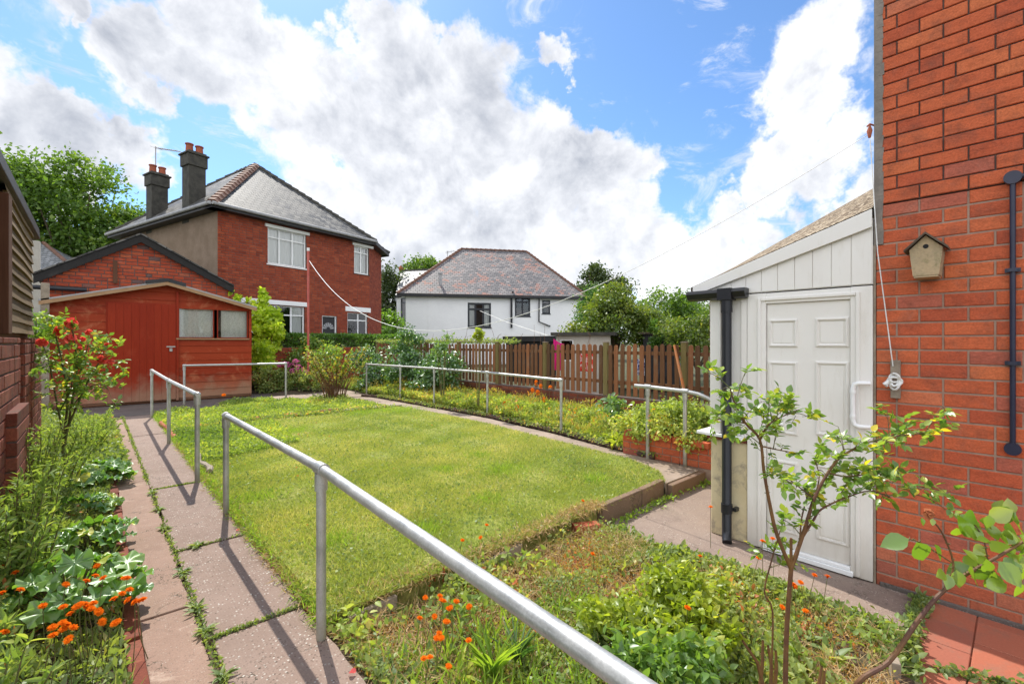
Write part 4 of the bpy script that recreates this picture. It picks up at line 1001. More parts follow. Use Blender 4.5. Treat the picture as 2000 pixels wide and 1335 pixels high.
for (px, s, top, w, b_) in [(366, 2.45, 300, .29, 0), (292, 5.75, 340, .28, 1)]:
    q = Vector((c0.x, c0.y, 0))+B*s+A*.25; dpt = q.x*SN+q.y*CS; zt = CAMZ+(667.5-top)/900*dpt
    m = MB().frame((q.x, q.y), (A.x, A.y)); zc = zt-.12
    m.box(-.26, .36, -w, w, ze-.3, zc-.45); m.box(-.31, .41, -w-.05, w+.05, zc-.45, zc); m.box(-.36, .46, -w-.10, w+.10, zc, zc+.07); m.prism([(-.28, -w-.03, zc+.07), (.38, -w-.03, zc+.07), (.38, w+.03, zc+.07), (-.28, w+.03, zc+.07)], (0, 0, .07))
    ch = m.build('chimney', 'chimney_render', roof, bevel=.02)
    for k, (u, v, h) in enumerate([(-.08, -.08, .34), (.20, .1, .28)]):
        pt = MB().frame((q.x, q.y), (A.x, A.y)); pt.tube([(u, v, zc+.1), (u, v, zc+.1+h), (u, v, zc+.12+h), (u, v, zc+.16+h)], [.14, .12, .15, .15], 12)
        o = pt.build('chimney_pot', 'terracotta', None, smooth=True); o.parent = ch; o.location = -(ch.location+roof.location+hs.location) if False else (0, 0, 0)
# tv aerial
q = P(304, 330, 20.3); m = MB(); m.tube([q+Vector((0, 0, -.6)), P(304, 286, 20.3)], .02, 6); tip = P(352, 296, 19.5); st = P(303, 289, 20.3); m.tube([st, tip], .018, 5)
dv = (tip-st)
for k in range(12):
    c = st+dv*(k/12+.05); s = Vector((dv.y, -dv.x, 0)).normalized()*(.16 if k else .25); m.tube([c-s, c+s], .008, 4)
m.build('tv_aerial', 'lead_grey', hs)

# ============================================================ WHITE HOUSE
wh0 = P(793, 571, 32.0); WU = Vector((.858, -.513, 0)).normalized(); WB = Vector((.513, .858, 0)).normalized(); zw = 4.95
WF = ((wh0.x, wh0.y), (WU.x, WU.y), (-WB.x, -WB.y))
LW = 12.9
wh = empty('white_house', (wh0.x, wh0.y, 0), 'white rendered house with black window frames and patchy slate roof', 'house')
w1 = rect(WF, 913.4, 959, 590.6, 639.5); w2 = rect(WF, 1005.4, 1035.7, 578.6, 617.5); w3 = rect(WF, 1058.8, 1074.6, 585.8, 612.5)
ops = [w1, w2, w3]
m = MB().frame(*WF); slab(m, LW, -.3, zw, .25, ops)
SL = 3.2; SLd = (Vector((-.25, 1, 0))).normalized(); s0 = wh0+SLd*1.0
# canted bay side on the left
bay0 = P(774.5, 600, 33.2); bd = Vector((wh0.x-bay0.x, wh0.y-bay0.y, 0)); bl_ = bd.length; bd.normalize()
BF = ((bay0.x, bay0.y), (bd.x, bd.y), (bd.y, -bd.x)); wb = rect(BF, 782.5, 792, 582, 626)
wb = (wb[0], min(wb[1], bl_-.08), wb[2], wb[3])
m.frame(*BF); slab(m, bl_, -.3, zw, .25, [wb])
m.fr = None; r0 = wh0+WU*LW; r1 = r0+WB*8.8; r2 = Vector((bay0.x, bay0.y, 0))+WB*8
m.quad((r0.x, r0.y, -.3), (r1.x, r1.y, -.3), (r1.x, r1.y, zw), (r0.x, r0.y, zw)); m.quad((r1.x, r1.y, -.3), (r2.x, r2.y, -.3), (r2.x, r2.y, zw), (r1.x, r1.y, zw)); m.quad((r2.x, r2.y, -.3), (bay0.x, bay0.y, -.3), (bay0.x, bay0.y, zw), (r2.x, r2.y, zw))
m.build('walls', 'white_render', wh)
m = MB().frame(*WF)
ua, ub = pl(836, 600, WF)[0], pl(868.5, 600, WF)[0]
slab(m, ub-ua, -.3, zw-.12, .06, w0=.03) if False else m.box(ua, ub, -.05, .03, -.3, zw-.14)
m.build('flue_breast', 'white_render', wh)
window(wh, WF, *w1, frame_mat='grey_frame', cols=(.33, .67), top=.26, rec=.04, fw=.13, curtain=('curtain', [(.05, .34), (.66, .95)]), label='three-light black window in the white wall')
window(wh, WF, *w2, frame_mat='grey_frame', cols=(.5,), top=.28, rec=.02, fw=.13, label='two-light black window under the eaves')
window(wh, WF, *w3, frame_mat='grey_frame', cols=(), top=.3, rec=.02, fw=.10, label='smallest black window')
window(wh, BF, *wb, frame_mat='grey_frame', cols=(), top=.22, rec=.03, fw=.09, label='narrow window in the angled side')
def wf(px, py, w=.1): u, z = pl(px, py, WF); q = wh0+WU*u-WB*w; return Vector((q.x, q.y, z))
m = MB(); m.tube([wf(1001, 569), wf(1001, 578), wf(998.5, 583), wf(998.5, 640)], .075, 8); m.build('downpipe', 'black_plastic', wh, smooth=True)
m = MB(); m.tube([wf(1052.5, 577), wf(1052, 628), wf(1074, 637)], .05, 8); m.build('waste_pipe', 'black_plastic', wh, smooth=True)
def wat(a, b, z): q = wh0+WU*a+WB*b; return Vector((q.x, q.y, z))
zr_ = 9.1; ro = .35
g0, g1, g2, g3 = wat(-.6, -ro, zw), wat(LW+ro, -ro, zw), wat(LW+ro, 9.1, zw), wat(-.6, 9.1, zw); k0, k1 = wat(4.2, 4.38, zr_), wat(9.6, 4.38, zr_)
m = MB(); m.poly([g0, g1, k1, k0]); m.poly([g1, g2, k1]); m.poly([g2, g3, k0, k1]); m.poly([g3, g0, k0])
wr = m.build('roof', 'slate_red', wh, uv=True)
m = MB(); tiles(m, g0, k0, 20, .13); tiles(m, g1, k1, 20, .13); tiles(m, k0, k1, 14, .13); m.build('hip_tiles', 'hip_tile', wr)
m = MB(); 
for p, q in ((g0, g1), (g1, g2)):
    d = (q-p).normalized(); n_ = Vector((d.y, -d.x, 0)); m.prism([tuple(p+Vector((0, 0, -.02))), tuple(q+Vector((0, 0, -.02))), tuple(q-n_*.4+Vector((0, 0, -.02))), tuple(p-n_*.4+Vector((0, 0, -.02)))], (0, 0, -.17))
m.build('gutter', 'black_paint', wh)
# lower wing roof on the left
u0, u1 = P(772, 571, 33.0), P(800, 570.5, 32.0); t0, t1 = P(783, 529, 37.5), P(842, 530, 36.8)
u0.z = u1.z = zw; t1.z = t0.z
m = MB(); m.poly([u0, u1, t1, t0]); u2 = u0+WB*9; u2.z = zw; m.poly([u0, t0, u2]); m.build('wing_roof', 'slate_pale', wh, uv=True)
m = MB(); tiles(m, t0, t1, 10, .12); m.build('wing_ridge', 'chimney_render', wh)
m = MB(); m.tube([t0, t0+Vector((0, 0, .2)), t0+Vector((0, 0, .35)), t0+Vector((0, 0, .45))], [.14, .2, .12, .05], 8); m.build('finial', 'terracotta', wh, smooth=True)
m = MB(); p, q = u0, u1+Vector((.0, 0, 0)); d = (q-p).normalized(); n_ = Vector((d.y, -d.x, 0)); m.prism([tuple(p+Vector((0, 0, -.02))), tuple(q+Vector((0, 0, -.02))), tuple(q-n_*.3+Vector((0, 0, -.02))), tuple(p-n_*.3+Vector((0, 0, -.02)))], (0, 0, -.16)); m.build('wing_gutter', 'black_paint', wh)
fl = P(860, 567, 33.0); m = MB(); m.tube([fl, fl+Vector((0, 0, 1.15)), fl+Vector((0, 0, 1.16)), fl+Vector((0, 0, 1.3))], [.10, .10, .16, .16], 10); m.build('flue', 'lead_grey', wh, smooth=True)
q = wat(3.0, 5.0, 8.0); m = MB(); m.tube([P(874, 510, 39), P(874, 490, 39)], .03, 5); m.tube([P(870, 493, 39), P(888, 490, 39)], .025, 5)
for k in range(5): c = P(873+k*3, 492.5-k*.5, 39); m.tube([c+Vector((0, 0, -.15)), c+Vector((0, 0, .15))], .012, 4)
m.build('tv_aerial', 'lead_grey', wh)

# ============================================================ NEIGHBOURING SMALL BUILDINGS
nb = empty('flat_roofed_garage', tuple(onX(1040, 667, 15.5)), 'long flat-roofed garage with black fascia and pale roof edge beyond the fence', 'garage')
a, b = P(985, 657, 19), P(1100, 651, 17)
U = Vector((b.x-a.x, b.y-a.y, 0)); L = U.length
m = MB().frame((a.x, a.y), (U.x, U.y)); m.box(0, L, -3, -.1, -.3, a.z-.2); m.build('walls', 'dark_interior', nb)
m = MB().frame((a.x, a.y), (U.x, U.y)); m.box(-.1, L+.1, -3.1, 0, a.z-.2, a.z); m.build('fascia', 'black_paint', nb)
m = MB().frame((a.x, a.y), (U.x, U.y)); m.box(-.12, L+.12, -3.12, .03, a.z+.003, a.z+.07); m.build('roof_edge', 'white_upvc', nb)
nb = empty('pale_outhouse', tuple(P(1130, 667, 14.5)), 'pale block outhouse with dark window under a mossy roof edge', 'shed')
a, b = P(1086, 655, 14.5), P(1192, 655, 14.0); U = Vector((b.x-a.x, b.y-a.y, 0)); L = U.length
WFo = ((a.x, a.y), (U.x/L, U.y/L), (U.y/L, -U.x/L)); wo_ = (.12, .55, 1.0, 1.68)
m = MB().frame(*WFo); slab(m, L, -.3, 1.80, .15, [wo_]); m.box(0, L, -2.5, -2.4, -.3, 1.8); m.build('walls', 'plain_wall', nb)
window(nb, WFo, *wo_, frame_mat='white_upvc', cols=(), top=0, rec=.03, fw=.04, sill=False)
m = MB().frame(*WFo); m.box(-.15, L+.15, -2.6, .12, 1.80, 1.90); m.build('roof', 'chimney_render', nb)
nb = empty('black_shed', tuple(P(1290, 667, 15)), 'small black shed with a flat roof among the shrubs beyond the fence', 'shed')
a, b = P(1256, 645, 15), P(1322, 645, 14.5); U = Vector((b.x-a.x, b.y-a.y, 0)); L = U.length
m = MB().frame((a.x, a.y), (U.x, U.y)); m.box(0, L, -1.5, 0, -.3, 1.85); m.build('walls', 'black_paint', nb)
m = MB().frame((a.x, a.y), (U.x, U.y)); m.box(-.15, L+.15, -1.6, .15, 1.853, 1.92); m.build('roof', 'bark', nb)
# garden wall at the back, terracotta pots
bw_ = empty('garden_wall', (5, 17.0, 0), 'red brick garden wall below the clipped hedge', 'wall')
m = MB(); m.frame((4.2, 16.9), (1, 0), (0, -1)); bricks(m, 3.7, 0, 1.4, seed=61); m.build('brickwork', 'house_brick', bw_)
m = MB(); m.box(4.2, 7.9, 16.902, 17.1, -.1, 1.41); m.build('mortar', 'dark_mortar', bw_)

# ============================================================ THE HOUSE ON THE RIGHT
XW = 4.2; YC = .70
hb = empty('near_house', (XW, YC, -.15), 'tall red brick house wall at the right edge', 'house')
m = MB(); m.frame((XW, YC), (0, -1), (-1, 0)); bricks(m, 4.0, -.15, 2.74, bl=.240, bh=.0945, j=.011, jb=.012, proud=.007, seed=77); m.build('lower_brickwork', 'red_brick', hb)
m = MB(); m.frame((XW, YC), (0, -1), (-1, 0)); bricks(m, 4.0, 2.5905, 5.0, bl=.240, bh=.0945, j=.009, jb=.009, proud=.010, seed=78); m.build('upper_brickwork', 'red_brick', hb)
m = MB(); m.box(XW+.0, XW+6, YC-6, YC-.002, -.15, 2.578); m.build('lower_mortar', 'light_mortar', hb)
m = MB(); m.box(XW+.003, XW+6, YC-6, YC-.003, 2.586, 7.7); m.build('upper_mortar', 'dark_mortar', hb)
m = MB(); rs = random.Random(12); n = 60
for k in range(n):
    z0 = 2.3+5.2*k/n; z1 = 2.3+5.2*(k+1)/n
    w0_ = .035 if k else .02
    m.prism([(XW-.014, YC+.012, z0), (XW-.014, YC-.035-rs.uniform(0, .012), z0), (XW-.012, YC-.035-rs.uniform(0, .012), z1), (XW-.014, YC+.012, z1)], (.3, 0, 0))
m.build('corner_render', 'cement', hb)
m = MB(); m.box(XW-.010, XW+.3, YC+.002, YC+.016, -.15, 2.3); m.build('corner_sealant', 'pale_wood', hb)
m = MB(); m.box(XW-.022, XW+.0, -3.0, YC-.02, -.16, -.118); m.build('plinth', 'base_concrete', hb, bevel=.01)
# ---- porch
po = empty('porch', (XW, 1.3, -.15), 'cream porch with panelled door, sloping felt roof and cladding', 'porch')
Y_c = onX(1388, 700, XW).y
def yx(px): return onX(px, 700, XW).y
Yd0, Yd1 = yx(1460), YC+.018
zT = 2.02
# yellow dwarf wall
m = MB(); m.box(XW+.001, XW+.2, Yd0+.002, Y_c, -.15, .72); m.box(XW+.2, XW+3, Y_c-.2, Y_c-.002, -.15, .72); m.build('dwarf_wall', 'cream_render', po, bevel=.01)
m = MB(); m.box(XW-.03, XW+.25, Yd0+.004, Y_c+.02, .722, .745); m.box(XW+.1, XW+3, Y_c-.1, Y_c+.06, .722, .745); m.build('tile_sill', 'old_brick', po)
m = MB(); m.box(XW-.045, XW+.2, Yd0+.006, Y_c+.03, .748, .775); m.box(XW-.03, XW+3, Y_c-.05, Y_c+.12, .749, .776); m.build('window_sill', 'white_upvc', po, bevel=.004)
# upper white panels left of the door
m = MB(); m.box(XW-.012, XW+.06, yx(1408), Y_c, .778, zT); m.box(XW+.004, XW+.05, Yd0+.05, yx(1408)-.004, .778, zT); m.box(XW-.016, XW+.06, Yd0, Yd0+.048, .778, zT)
m.box(XW+.06, XW+3, Y_c-.06, Y_c-.004, .778, zT); m.build('side_panels', 'cream_upvc', po, bevel=.004)
# door frame
m = MB(); dl, drr = yx(1497), yx(1662)
zb = -.10
m.box(XW-.02, XW+.05, dl+.0, Yd0-.004, -.14, zT-.01); m.box(XW-.02, XW+.05, Yd1, drr, -.14, zT-.01); m.box(XW-.02, XW+.05, drr, dl, zT-.10, zT-.012)
m.box(XW-.035, XW-.02, dl+.035, dl+.06, -.13, zT-.05); m.box(XW-.035, XW-.02, drr-.06, drr-.035, -.13, zT-.05); m.box(XW-.035, XW-.02, drr-.034, dl+.034, zT-.075, zT-.05)
m.build('door_frame', 'cream_upvc', po, bevel=.004)
m = MB(); m.box(XW-.045, XW+.05, drr-.02, dl+.02, -.14, zb-.005); m.box(XW-.03, XW+.05, drr, dl, zb-.003, zb+.02); m.build('threshold', 'white_upvc', po, bevel=.004)
m = MB(); z0, z1 = zb+.022, zT-.102; m.box(XW+.002, XW+.045, drr+.004, dl-.004, z0, z1); door = m.build('door', 'cream_upvc', po, bevel=.003)
def pan(px0, px1, py0, py1, xm=None):
    # measured on the door leaf
    a, b = yx(px0), yx(px1); zt = onX(px0, py0, XW).z; zb_ = onX(px0, py1, XW).z; return a, b, zb_, zt
for (p0, p1, t, b_) in [(1502, 1558, 624, 677), (1593, 1658, 621, 677), (1502, 1558, 705, 843), (1593, 1658, 705, 848), (1502, 1558, 894, 1030), (1593, 1658, 905, 1050)]:
    ya, yb, zb_, zt = pan(p0, p1, t, b_); m = MB(); fwid = .022
    for (q0, q1, r0_, r1_) in [(ya, ya-fwid, zb_, zt), (yb+fwid, yb, zb_, zt), (ya-fwid, yb+fwid, zt-fwid, zt), (ya-fwid, yb+fwid, zb_, zb_+fwid)]:
        m.box(XW-.008, XW+.006, q0, q1, r0_, r1_)
    g_ = .008
    m.box(XW-.014, XW-.008, ya-g_, ya-.015, zb_+g_, zt-g_); m.box(XW-.014, XW-.008, yb+.015, yb+g_, zb_+g_, zt-g_); m.box(XW-.014, XW-.008, ya-.015, yb+.015, zt-.015, zt-g_); m.box(XW-.014, XW-.008, ya-.015, yb+.015, zb_+g_, zb_+.015)
    m.box(XW-.003, XW+.003, ya-fwid-.012, yb+fwid+.012, zb_+fwid+.012, zt-fwid-.012)
    m.build('panel_moulding', 'cream_upvc', door, bevel=.002)
m = MB(); m.box(XW-.012, XW+.002, dl-.035, dl-.015, .86, 1.06); m.tube([(XW-.03, dl-.03, .93), (XW-.045, dl-.05, .93), (XW-.045, dl-.14, .93)], .010, 8); m.build('handle', 'white_upvc', door, smooth=True)
# cladding, fascia, roof
def zf(y): return 2.12+.337*(2.02-y)
m = MB(); y = Yd1+.0; kk = 0
yy = [Yd1+.002+i*.125 for i in range(20)]
for a, b in zip(yy, yy[1:]):
    if a > Y_c+.03: break
    b = min(b, Y_c+.03)
    zb0 = 2.025
    m.prism([(XW-.018, a+.004, zb0), (XW-.018, b-.002, zb0), (XW-.018, b-.002, zf(b)-.05), (XW-.018, a+.004, zf(a)-.05)], (.03, 0, 0))
m.prism([(XW-.010, Yd1, 2.02), (XW-.010, Y_c+.02, 2.02), (XW-.010, Y_c+.02, zf(Y_c+.02)-.06), (XW-.010, Yd1, zf(Yd1)-.06)], (.2, 0, 0))
m.build('cladding', 'cream_upvc', po)
m = MB(); m.prism([(XW-.05, Yd1, zf(Yd1)-.13), (XW-.05, 2.06, zf(2.06)-.075), (XW-.05, 2.06, zf(2.06)+.005), (XW-.05, Yd1, zf(Yd1)+.0)], (.018, 0, 0)); m.build('fascia', 'cream_upvc', po, bevel=.003)
r00, r01 = Vector((XW-.045, Yd1-.002, zf(Yd1)+.01)), Vector((XW-.045, 2.08, zf(2.08)+.01)); r10, r11 = Vector((6.0, 1.05, 3.18)), Vector((6.0, 2.75, 2.40))
r1w = Vector((6.0, Yd1-.002, 3.34))
m = MB(); nU, nV = 10, 8; vs = []
for i in range(nU+1):
    for k in range(nV+1):
        s, t_ = i/nU, k/nV; p = (r00*(1-t_)+r1w*t_)*(1-s)+(r01*(1-t_)+r11*t_)*s; vs.append(tuple(p))
m.add(vs, [(i*(nV+1)+k, i*(nV+1)+k+1, (i+1)*(nV+1)+k+1, (i+1)*(nV+1)+k) for i in range(nU) for k in range(nV)])
m.add([r11, (6.0, 2.75, 2.3), (6.05, 2.75, 0), (6.05, Yd1, 0), r1w], [(0, 1, 2, 3, 4)])
m.add([tuple(r01), tuple(r11), (6.0, 2.75, 2.3), (XW-.045, 2.08, 2.03)], [(0, 1, 2, 3)])
m.build('roof', 'pebble_roof', po, smooth=True)
m = MB(); y0_, y1_ = 1.57, 2.09
prof = [(-.02, .0), (-.115, 0), (-.125, -.03), (-.10, -.075), (-.05, -.09), (-.02, -.075)]
m.prism([(XW-.0+p, y0_, 2.065+z) for p, z in prof], (0, y1_-y0_, 0))
m.box(XW-.13, XW-.01, 1.68, 1.80, 1.965, 2.07); m.build('gutter', 'black_plastic', po, bevel=.003)
yp = 1.735; m = MB(); m.tube([(XW-.075, yp, 2.0), (XW-.075, yp, -.05), (XW-.10, yp-.01, -.10), (XW-.14, yp-.03, -.135)], .040, 20)
m.tube([(XW-.075, yp, 2.0), (XW-.075, yp, 1.86)], .047, 20); m.tube([(XW-.075, yp, .18), (XW-.075, yp, .10)], .047, 20); m.box(XW-.06, XW+.005, yp-.075, yp-.045, .12, .15); m.build('downpipe', 'black_plastic', po, smooth=True)
# grab handle
m = MB(); yh = .825; pts = [(XW-.05, .73, 1.30), (XW-.07, .76, 1.30), (XW-.075, .79, 1.30), (XW-.075, .815, 1.29), (XW-.075, yh, 1.26), (XW-.075, yh, 1.03), (XW-.075, .815, .995), (XW-.075, .79, .985), (XW-.07, .76, .985), (XW-.05, .73, .985)]
m.tube(pts, .016, 12); m.tube([(XW-.075, yh, 1.245), (XW-.075, yh, 1.225)], .020, 12); m.tube([(XW-.075, yh, 1.065), (XW-.075, yh, 1.045)], .020, 12); m.build('grab_handle', 'white_upvc', po, smooth=True)

# ---- bird box
bx_ = empty('bird_box', (XW-.05, .43, 2.04), 'weathered wooden bird box with round hole on the red brick wall', 'bird box')
c = onX(1808, 500, XW-.17); yb = c.y; zb_, ztp = 2.035, 2.31
w2 = .083; wb2 = .064
m = MB(); x0 = XW-.17
outl = [(-wb2, zb_), (wb2, zb_), (w2, 2.21), (0, 2.298), (-w2, 2.21)]
m.prism([(x0, yb+u, z) for u, z in outl], (.014, 0, 0)); m.prism([(XW-.03, yb+u, z) for u, z in outl], (.014, 0, 0))
m.prism([(x0+.014, yb-wb2, zb_), (x0+.014, yb-w2, 2.21), (XW-.03, yb-w2, 2.21), (XW-.03, yb-wb2, zb_)], (0, .012, 0)); m.prism([(x0+.014, yb+wb2, zb_), (x0+.014, yb+w2, 2.21), (XW-.03, yb+w2, 2.21), (XW-.03, yb+wb2, zb_)], (0, -.012, 0))
m.box(x0+.002, XW-.02, yb-wb2+.004, yb+wb2-.004, zb_-.012, zb_-.001)
m.build('body', 'bird_wood', bx_, bevel=.002)
m = MB()
for s in (-1, 1): m.prism([(x0-.03, yb, 2.304), (x0-.03, yb, 2.318), (x0-.03, yb+s*.108, 2.212), (x0-.03, yb+s*.108, 2.198)], (.18, 0, 0))
m.build('roof', 'bark', bx_)
m = MB(); m.tube([(x0-.002, yb, 2.225), (x0+.01, yb, 2.225)], .0145, 16); m.build('entrance_hole', 'dark_interior', bx_)
# ---- rope cleat board
cl_ = empty('rope_cleat', (XW-.02, .595, 1.2), 'small wooden cleat board with knotted washing line rope on the brick wall', 'cleat')
m = MB(); a, b = onX(1749, 703, XW-.02), onX(1749, 777, XW-.02); m.box(XW-.035, XW-.008, a.y-.028, a.y+.026, b.z, a.z); m.build('board', 'pale_wood', cl_, bevel=.003)
m = MB(); cc_ = Vector((XW-.06, a.y+.0, (a.z+b.z)/2+.01))
for k in range(4):
    pts = [cc_+Vector((.01*math.sin(t*2+k), (.028+.006*k)*math.cos(t)*(.6 if k % 2 else 1), (.045 if k % 2 else .03)*math.sin(t)-.012*k)) for t in np.linspace(0, 6.28, 14)]; m.tube(pts, .0075, 6)
m.tube([cc_+Vector((0, .03, -.02)), cc_+Vector((-.01, .05, -.045)), cc_+Vector((0, .04, -.06))], [.012, .016, .010], 6)
m.build('rope_knot', 'line_white', cl_, smooth=True)
# pulley hook at the wall corner
hk = empty('line_pulley', (XW-.03, YC, 3.1), 'rusty pulley hook at the house corner holding the washing line', 'pulley')
h = onX(1699, 262, XW-.01); m = MB(); m.tube([h+Vector((.04, -.03, .06)), h+Vector((-.01, .0, .07)), h+Vector((-.03, .01, .05))], .006, 6); m.tube([h+Vector((-.005, 0, .06)), h+Vector((-.01, 0, .02)), h+Vector((-.01, 0, -.03))], [.006, .018, .008], 8); m.build('hook', 'terracotta', hk, smooth=True)
# washing lines
A_ = P(604, 509, 15.0); B_ = h+Vector((-.01, 0, 0)); pts = []
for i in range(61):
    s = i/60; p = A_.lerp(B_, s); p.z -= 4*1.83*s*(1-s); pts.append(p)
m = MB(); m.tube(pts, [.010-.0078*(i/60) for i in range(61)], 6); tag(m.build('washing_line', 'line_white', smooth=True), 'long white washing line sagging from the red pole to the brick wall', 'washing line')
m = MB(); a = h+Vector((-.02, -.005, -.05)); b = Vector((XW-.045, .60, 1.43)); m.tube([a, a.lerp(b, .5)+Vector((-.01, .02, 0)), b], .0035, 6); tag(m.build('pulley_rope', 'line_white', smooth=True), 'thin rope running down the brick wall from pulley to cleat', 'rope')
m = MB(); a, b = P(938, 607, 15), P(1070, 655, 9.6); m.tube([a, a.lerp(b, .5)+Vector((0, 0, -.04)), b], .007, 5); tag(m.build('washing_line', 'line_white', smooth=True), "neighbour's short white washing line above the picket fence", 'washing line')
po_ = empty('clothes_pole', tuple(Vector((A_.x, A_.y, 0))), 'thin red clothes pole with white cap before the brick house', 'pole')
m = MB(); q = P(602, 490, 15.0); m.tube([(q.x, q.y, 0), (q.x, q.y, q.z)], .038, 10); m.build('shaft', 'pole_red', po_, smooth=True); m = MB(); m.tube([(q.x, q.y, q.z), (q.x, q.y, q.z+.1)], .045, 10); m.build('cap', 'line_white', po_, smooth=True)
# laundry behind fence
def laundry(px0, px1, py0, py1, X, mat, name, lab, sl=0):
    a, b = onX(px0, py0, X), onX(px1, py0, X); n = 14; m = MB(); zb = onX(px0, py1, X).z; vs = []
    for i in range(n+1):
        p = a.lerp(b, i/n); p.z -= .02*math.sin(i/n*math.pi)
        for k in range(7): t = k/6; vs.append((p.x+.05*math.sin(i*1.1+t)*t, p.y, p.z+(zb-p.z)*t-sl*i/n*(1-t)))
    m.add(vs, [(i*7+k, i*7+k+1, (i+1)*7+k+1, (i+1)*7+k) for i in range(n) for k in range(6)]); tag(m.build(name, mat, smooth=True), lab, 'laundry', 'laundry beyond the fence')
laundry(1081, 1102, 661, 722, 9.4, 'cloth_magenta', 'towel', 'magenta towel hanging beyond the picket fence', .15)
laundry(1128, 1162, 688, 724, 9.5, 'cloth_red', 'shirt', 'red patterned cloth seen between the pickets')
laundry(1243, 1259, 700, 732, 9.5, 'cloth_blue', 'shirt', 'blue and white patterned cloth seen between the pickets')
laundry(1280, 1312, 706, 738, 9.5, 'black_paint', 'trousers', 'dark trousers seen between the pickets nearest the orange stake')
# cable conduit on wall
cn = empty('cable_conduit', (XW-.02, .03, 1.0), 'dark cable conduit with round junction box on the brick wall', 'conduit')
yc_ = onX(1978, 600, XW-.03).y
m = MB(); m.tube([(XW-.03, yc_, .97), (XW-.03, yc_, 2.60)], .0135, 12); m.tube([(XW-.03, yc_, 2.605), (XW-.03, yc_-2, 2.605)], .017, 12); m.build('tube', 'navy_plastic', cn, smooth=True)
m = MB(); m.tube([(XW-.005, yc_, 2.605), (XW-.05, yc_, 2.605)], .040, 20); m.build('junction_box', 'navy_plastic', cn, smooth=True)
m = MB(); m.tube([(XW-.005, yc_, .945), (XW-.045, yc_, .945)], .038, 20); m.build('end_cover', 'navy_plastic', cn, smooth=True)
for zz in (2.04, 1.47):
    m = MB(); m.box(XW-.022, XW-.006, yc_-.034, yc_+.034, zz-.013, zz+.013); m.box(XW-.052, XW-.022, yc_-.02, yc_+.02, zz-.011, zz+.011); m.tube([(XW-.024, yc_+.027, zz), (XW-.016, yc_+.027, zz)], .006, 8); m.tube([(XW-.024, yc_-.027, zz), (XW-.016, yc_-.027, zz)], .006, 8); m.build('clip', 'navy_plastic', cn)
# ============================================================ PLANTS
TL = T_leaf(.55, .10, .14); TLr = T_leaf(.72, .08, .10, 6); TQ = T_quad(.62); TQn = T_quad(.34); TBl = T_blade(.10); TG = T_grass(.13)
def np_(v): return np.array([v[0], v[1], v[2]], float)
def make_stems(g, base, n, h, spread, base_r=.05, arch=.3, segs=7, hv=.3):
    out = []
    for i in range(n):
        a = g.uniform(0, 2*math.pi); s = spread*math.sqrt(g.uniform(.05, 1)); hh = h*g.uniform(1-hv, 1.0)
        b = np.array(base)+np.array([math.cos(a), math.sin(a), 0])*base_r*g.uniform(0, 1)
        t = np.linspace(0, 1, segs); wob = np.cumsum(g.normal(0, .012*h, (segs, 2)), axis=0)
        x = b[0]+math.cos(a)*s*t**1.4+wob[:, 0]*t; y = b[1]+math.sin(a)*s*t**1.4+wob[:, 1]*t; z = b[2]+hh*(t*(1+arch)-arch*t*t)
        out.append(np.stack([x, y, z], 1))
    return out
def stem_mesh(name, stems, r0, r1, mat, parent, sides=5):
    m = MB()
    for s in stems:
        n = len(s); m.tube([tuple(p) for p in s], [r0+(r1-r0)*i/(n-1) for i in range(n)], sides, .5, False)
    return m.build(name, mat, parent, smooth=True)
def on_stems(g, stems, per, t0, T, size, mat, parent, name='foliage', up=.25, droop=0., rlo=0., rhi=1., sv=.35, back=0.):
    Ps, Ax = [], []
    for s in stems:
        n = len(s)-1; t = g.uniform(t0, 1, per)*n; i = np.minimum(t.astype(int), n-1); f = (t-i)[:, None]
        p = s[i]*(1-f)+s[i+1]*f; Ps.append(p)
        a = rdir(g, per, up); a = a+(s[i+1]-s[i])/np.linalg.norm(s[i+1]-s[i], axis=1, keepdims=True)*.35; a[:, 2] -= droop; Ax.append(a)
    Ps = np.concatenate(Ps); Ax = np.concatenate(Ax); N = len(Ps)
    return leaves(name, T, Ps, Ax, rdir(g, N, 1.1), size*g.uniform(1-sv, 1+sv, N), rlo+(rhi-rlo)*np.clip(g.normal(.45, .25, N), 0, 1), mat, parent)
def crown_pts(g, c, rad, ncl, per, cr, shell=.55, squash=.75):
    v = rdir(g, ncl); r = g.uniform(shell, 1, ncl)**.8; cen = np.array(c)+v*r[:, None]*np.array(rad)
    cs = cr*g.uniform(.6, 1.3, ncl)
    d = g.normal(size=(ncl, per, 3))*.5; d[..., 2] *= squash
    p = cen[:, None, :]+d*cs[:, None, None]
    tone = np.repeat(np.clip(g.normal(.0, .14, ncl), -.3, .3), per)
    out = (p-np.array(c)); return p.reshape(-1, 3), out.reshape(-1, 3), tone
def blobs(g, parts):
    A = [crown_pts(g, *q) for q in parts]; return [np.concatenate(k) for k in zip(*A)]
def crown(name, g, parts, size, mat, parent, T=None, up=.3, mean=.45, sv=.4, out=.8, zcut=None):
    p, o, tone = blobs(g, parts)
    if zcut is not None: k = p[:, 2] > zcut; p, o, tone = p[k], o[k], tone[k]
    N = len(p); o = o/np.maximum(np.linalg.norm(o, axis=1, keepdims=True), 1e-6)
    ax = rdir(g, N, -.15)+o*out*.6; nr = rdir(g, N, up)+o*.5+np.array([0, 0, .5])
    return leaves(name, T or TQ, p, ax, nr, size*g.uniform(1-sv, 1+sv, N), np.clip(mean+tone+g.normal(0, .16, N), 0, 1), mat, parent)
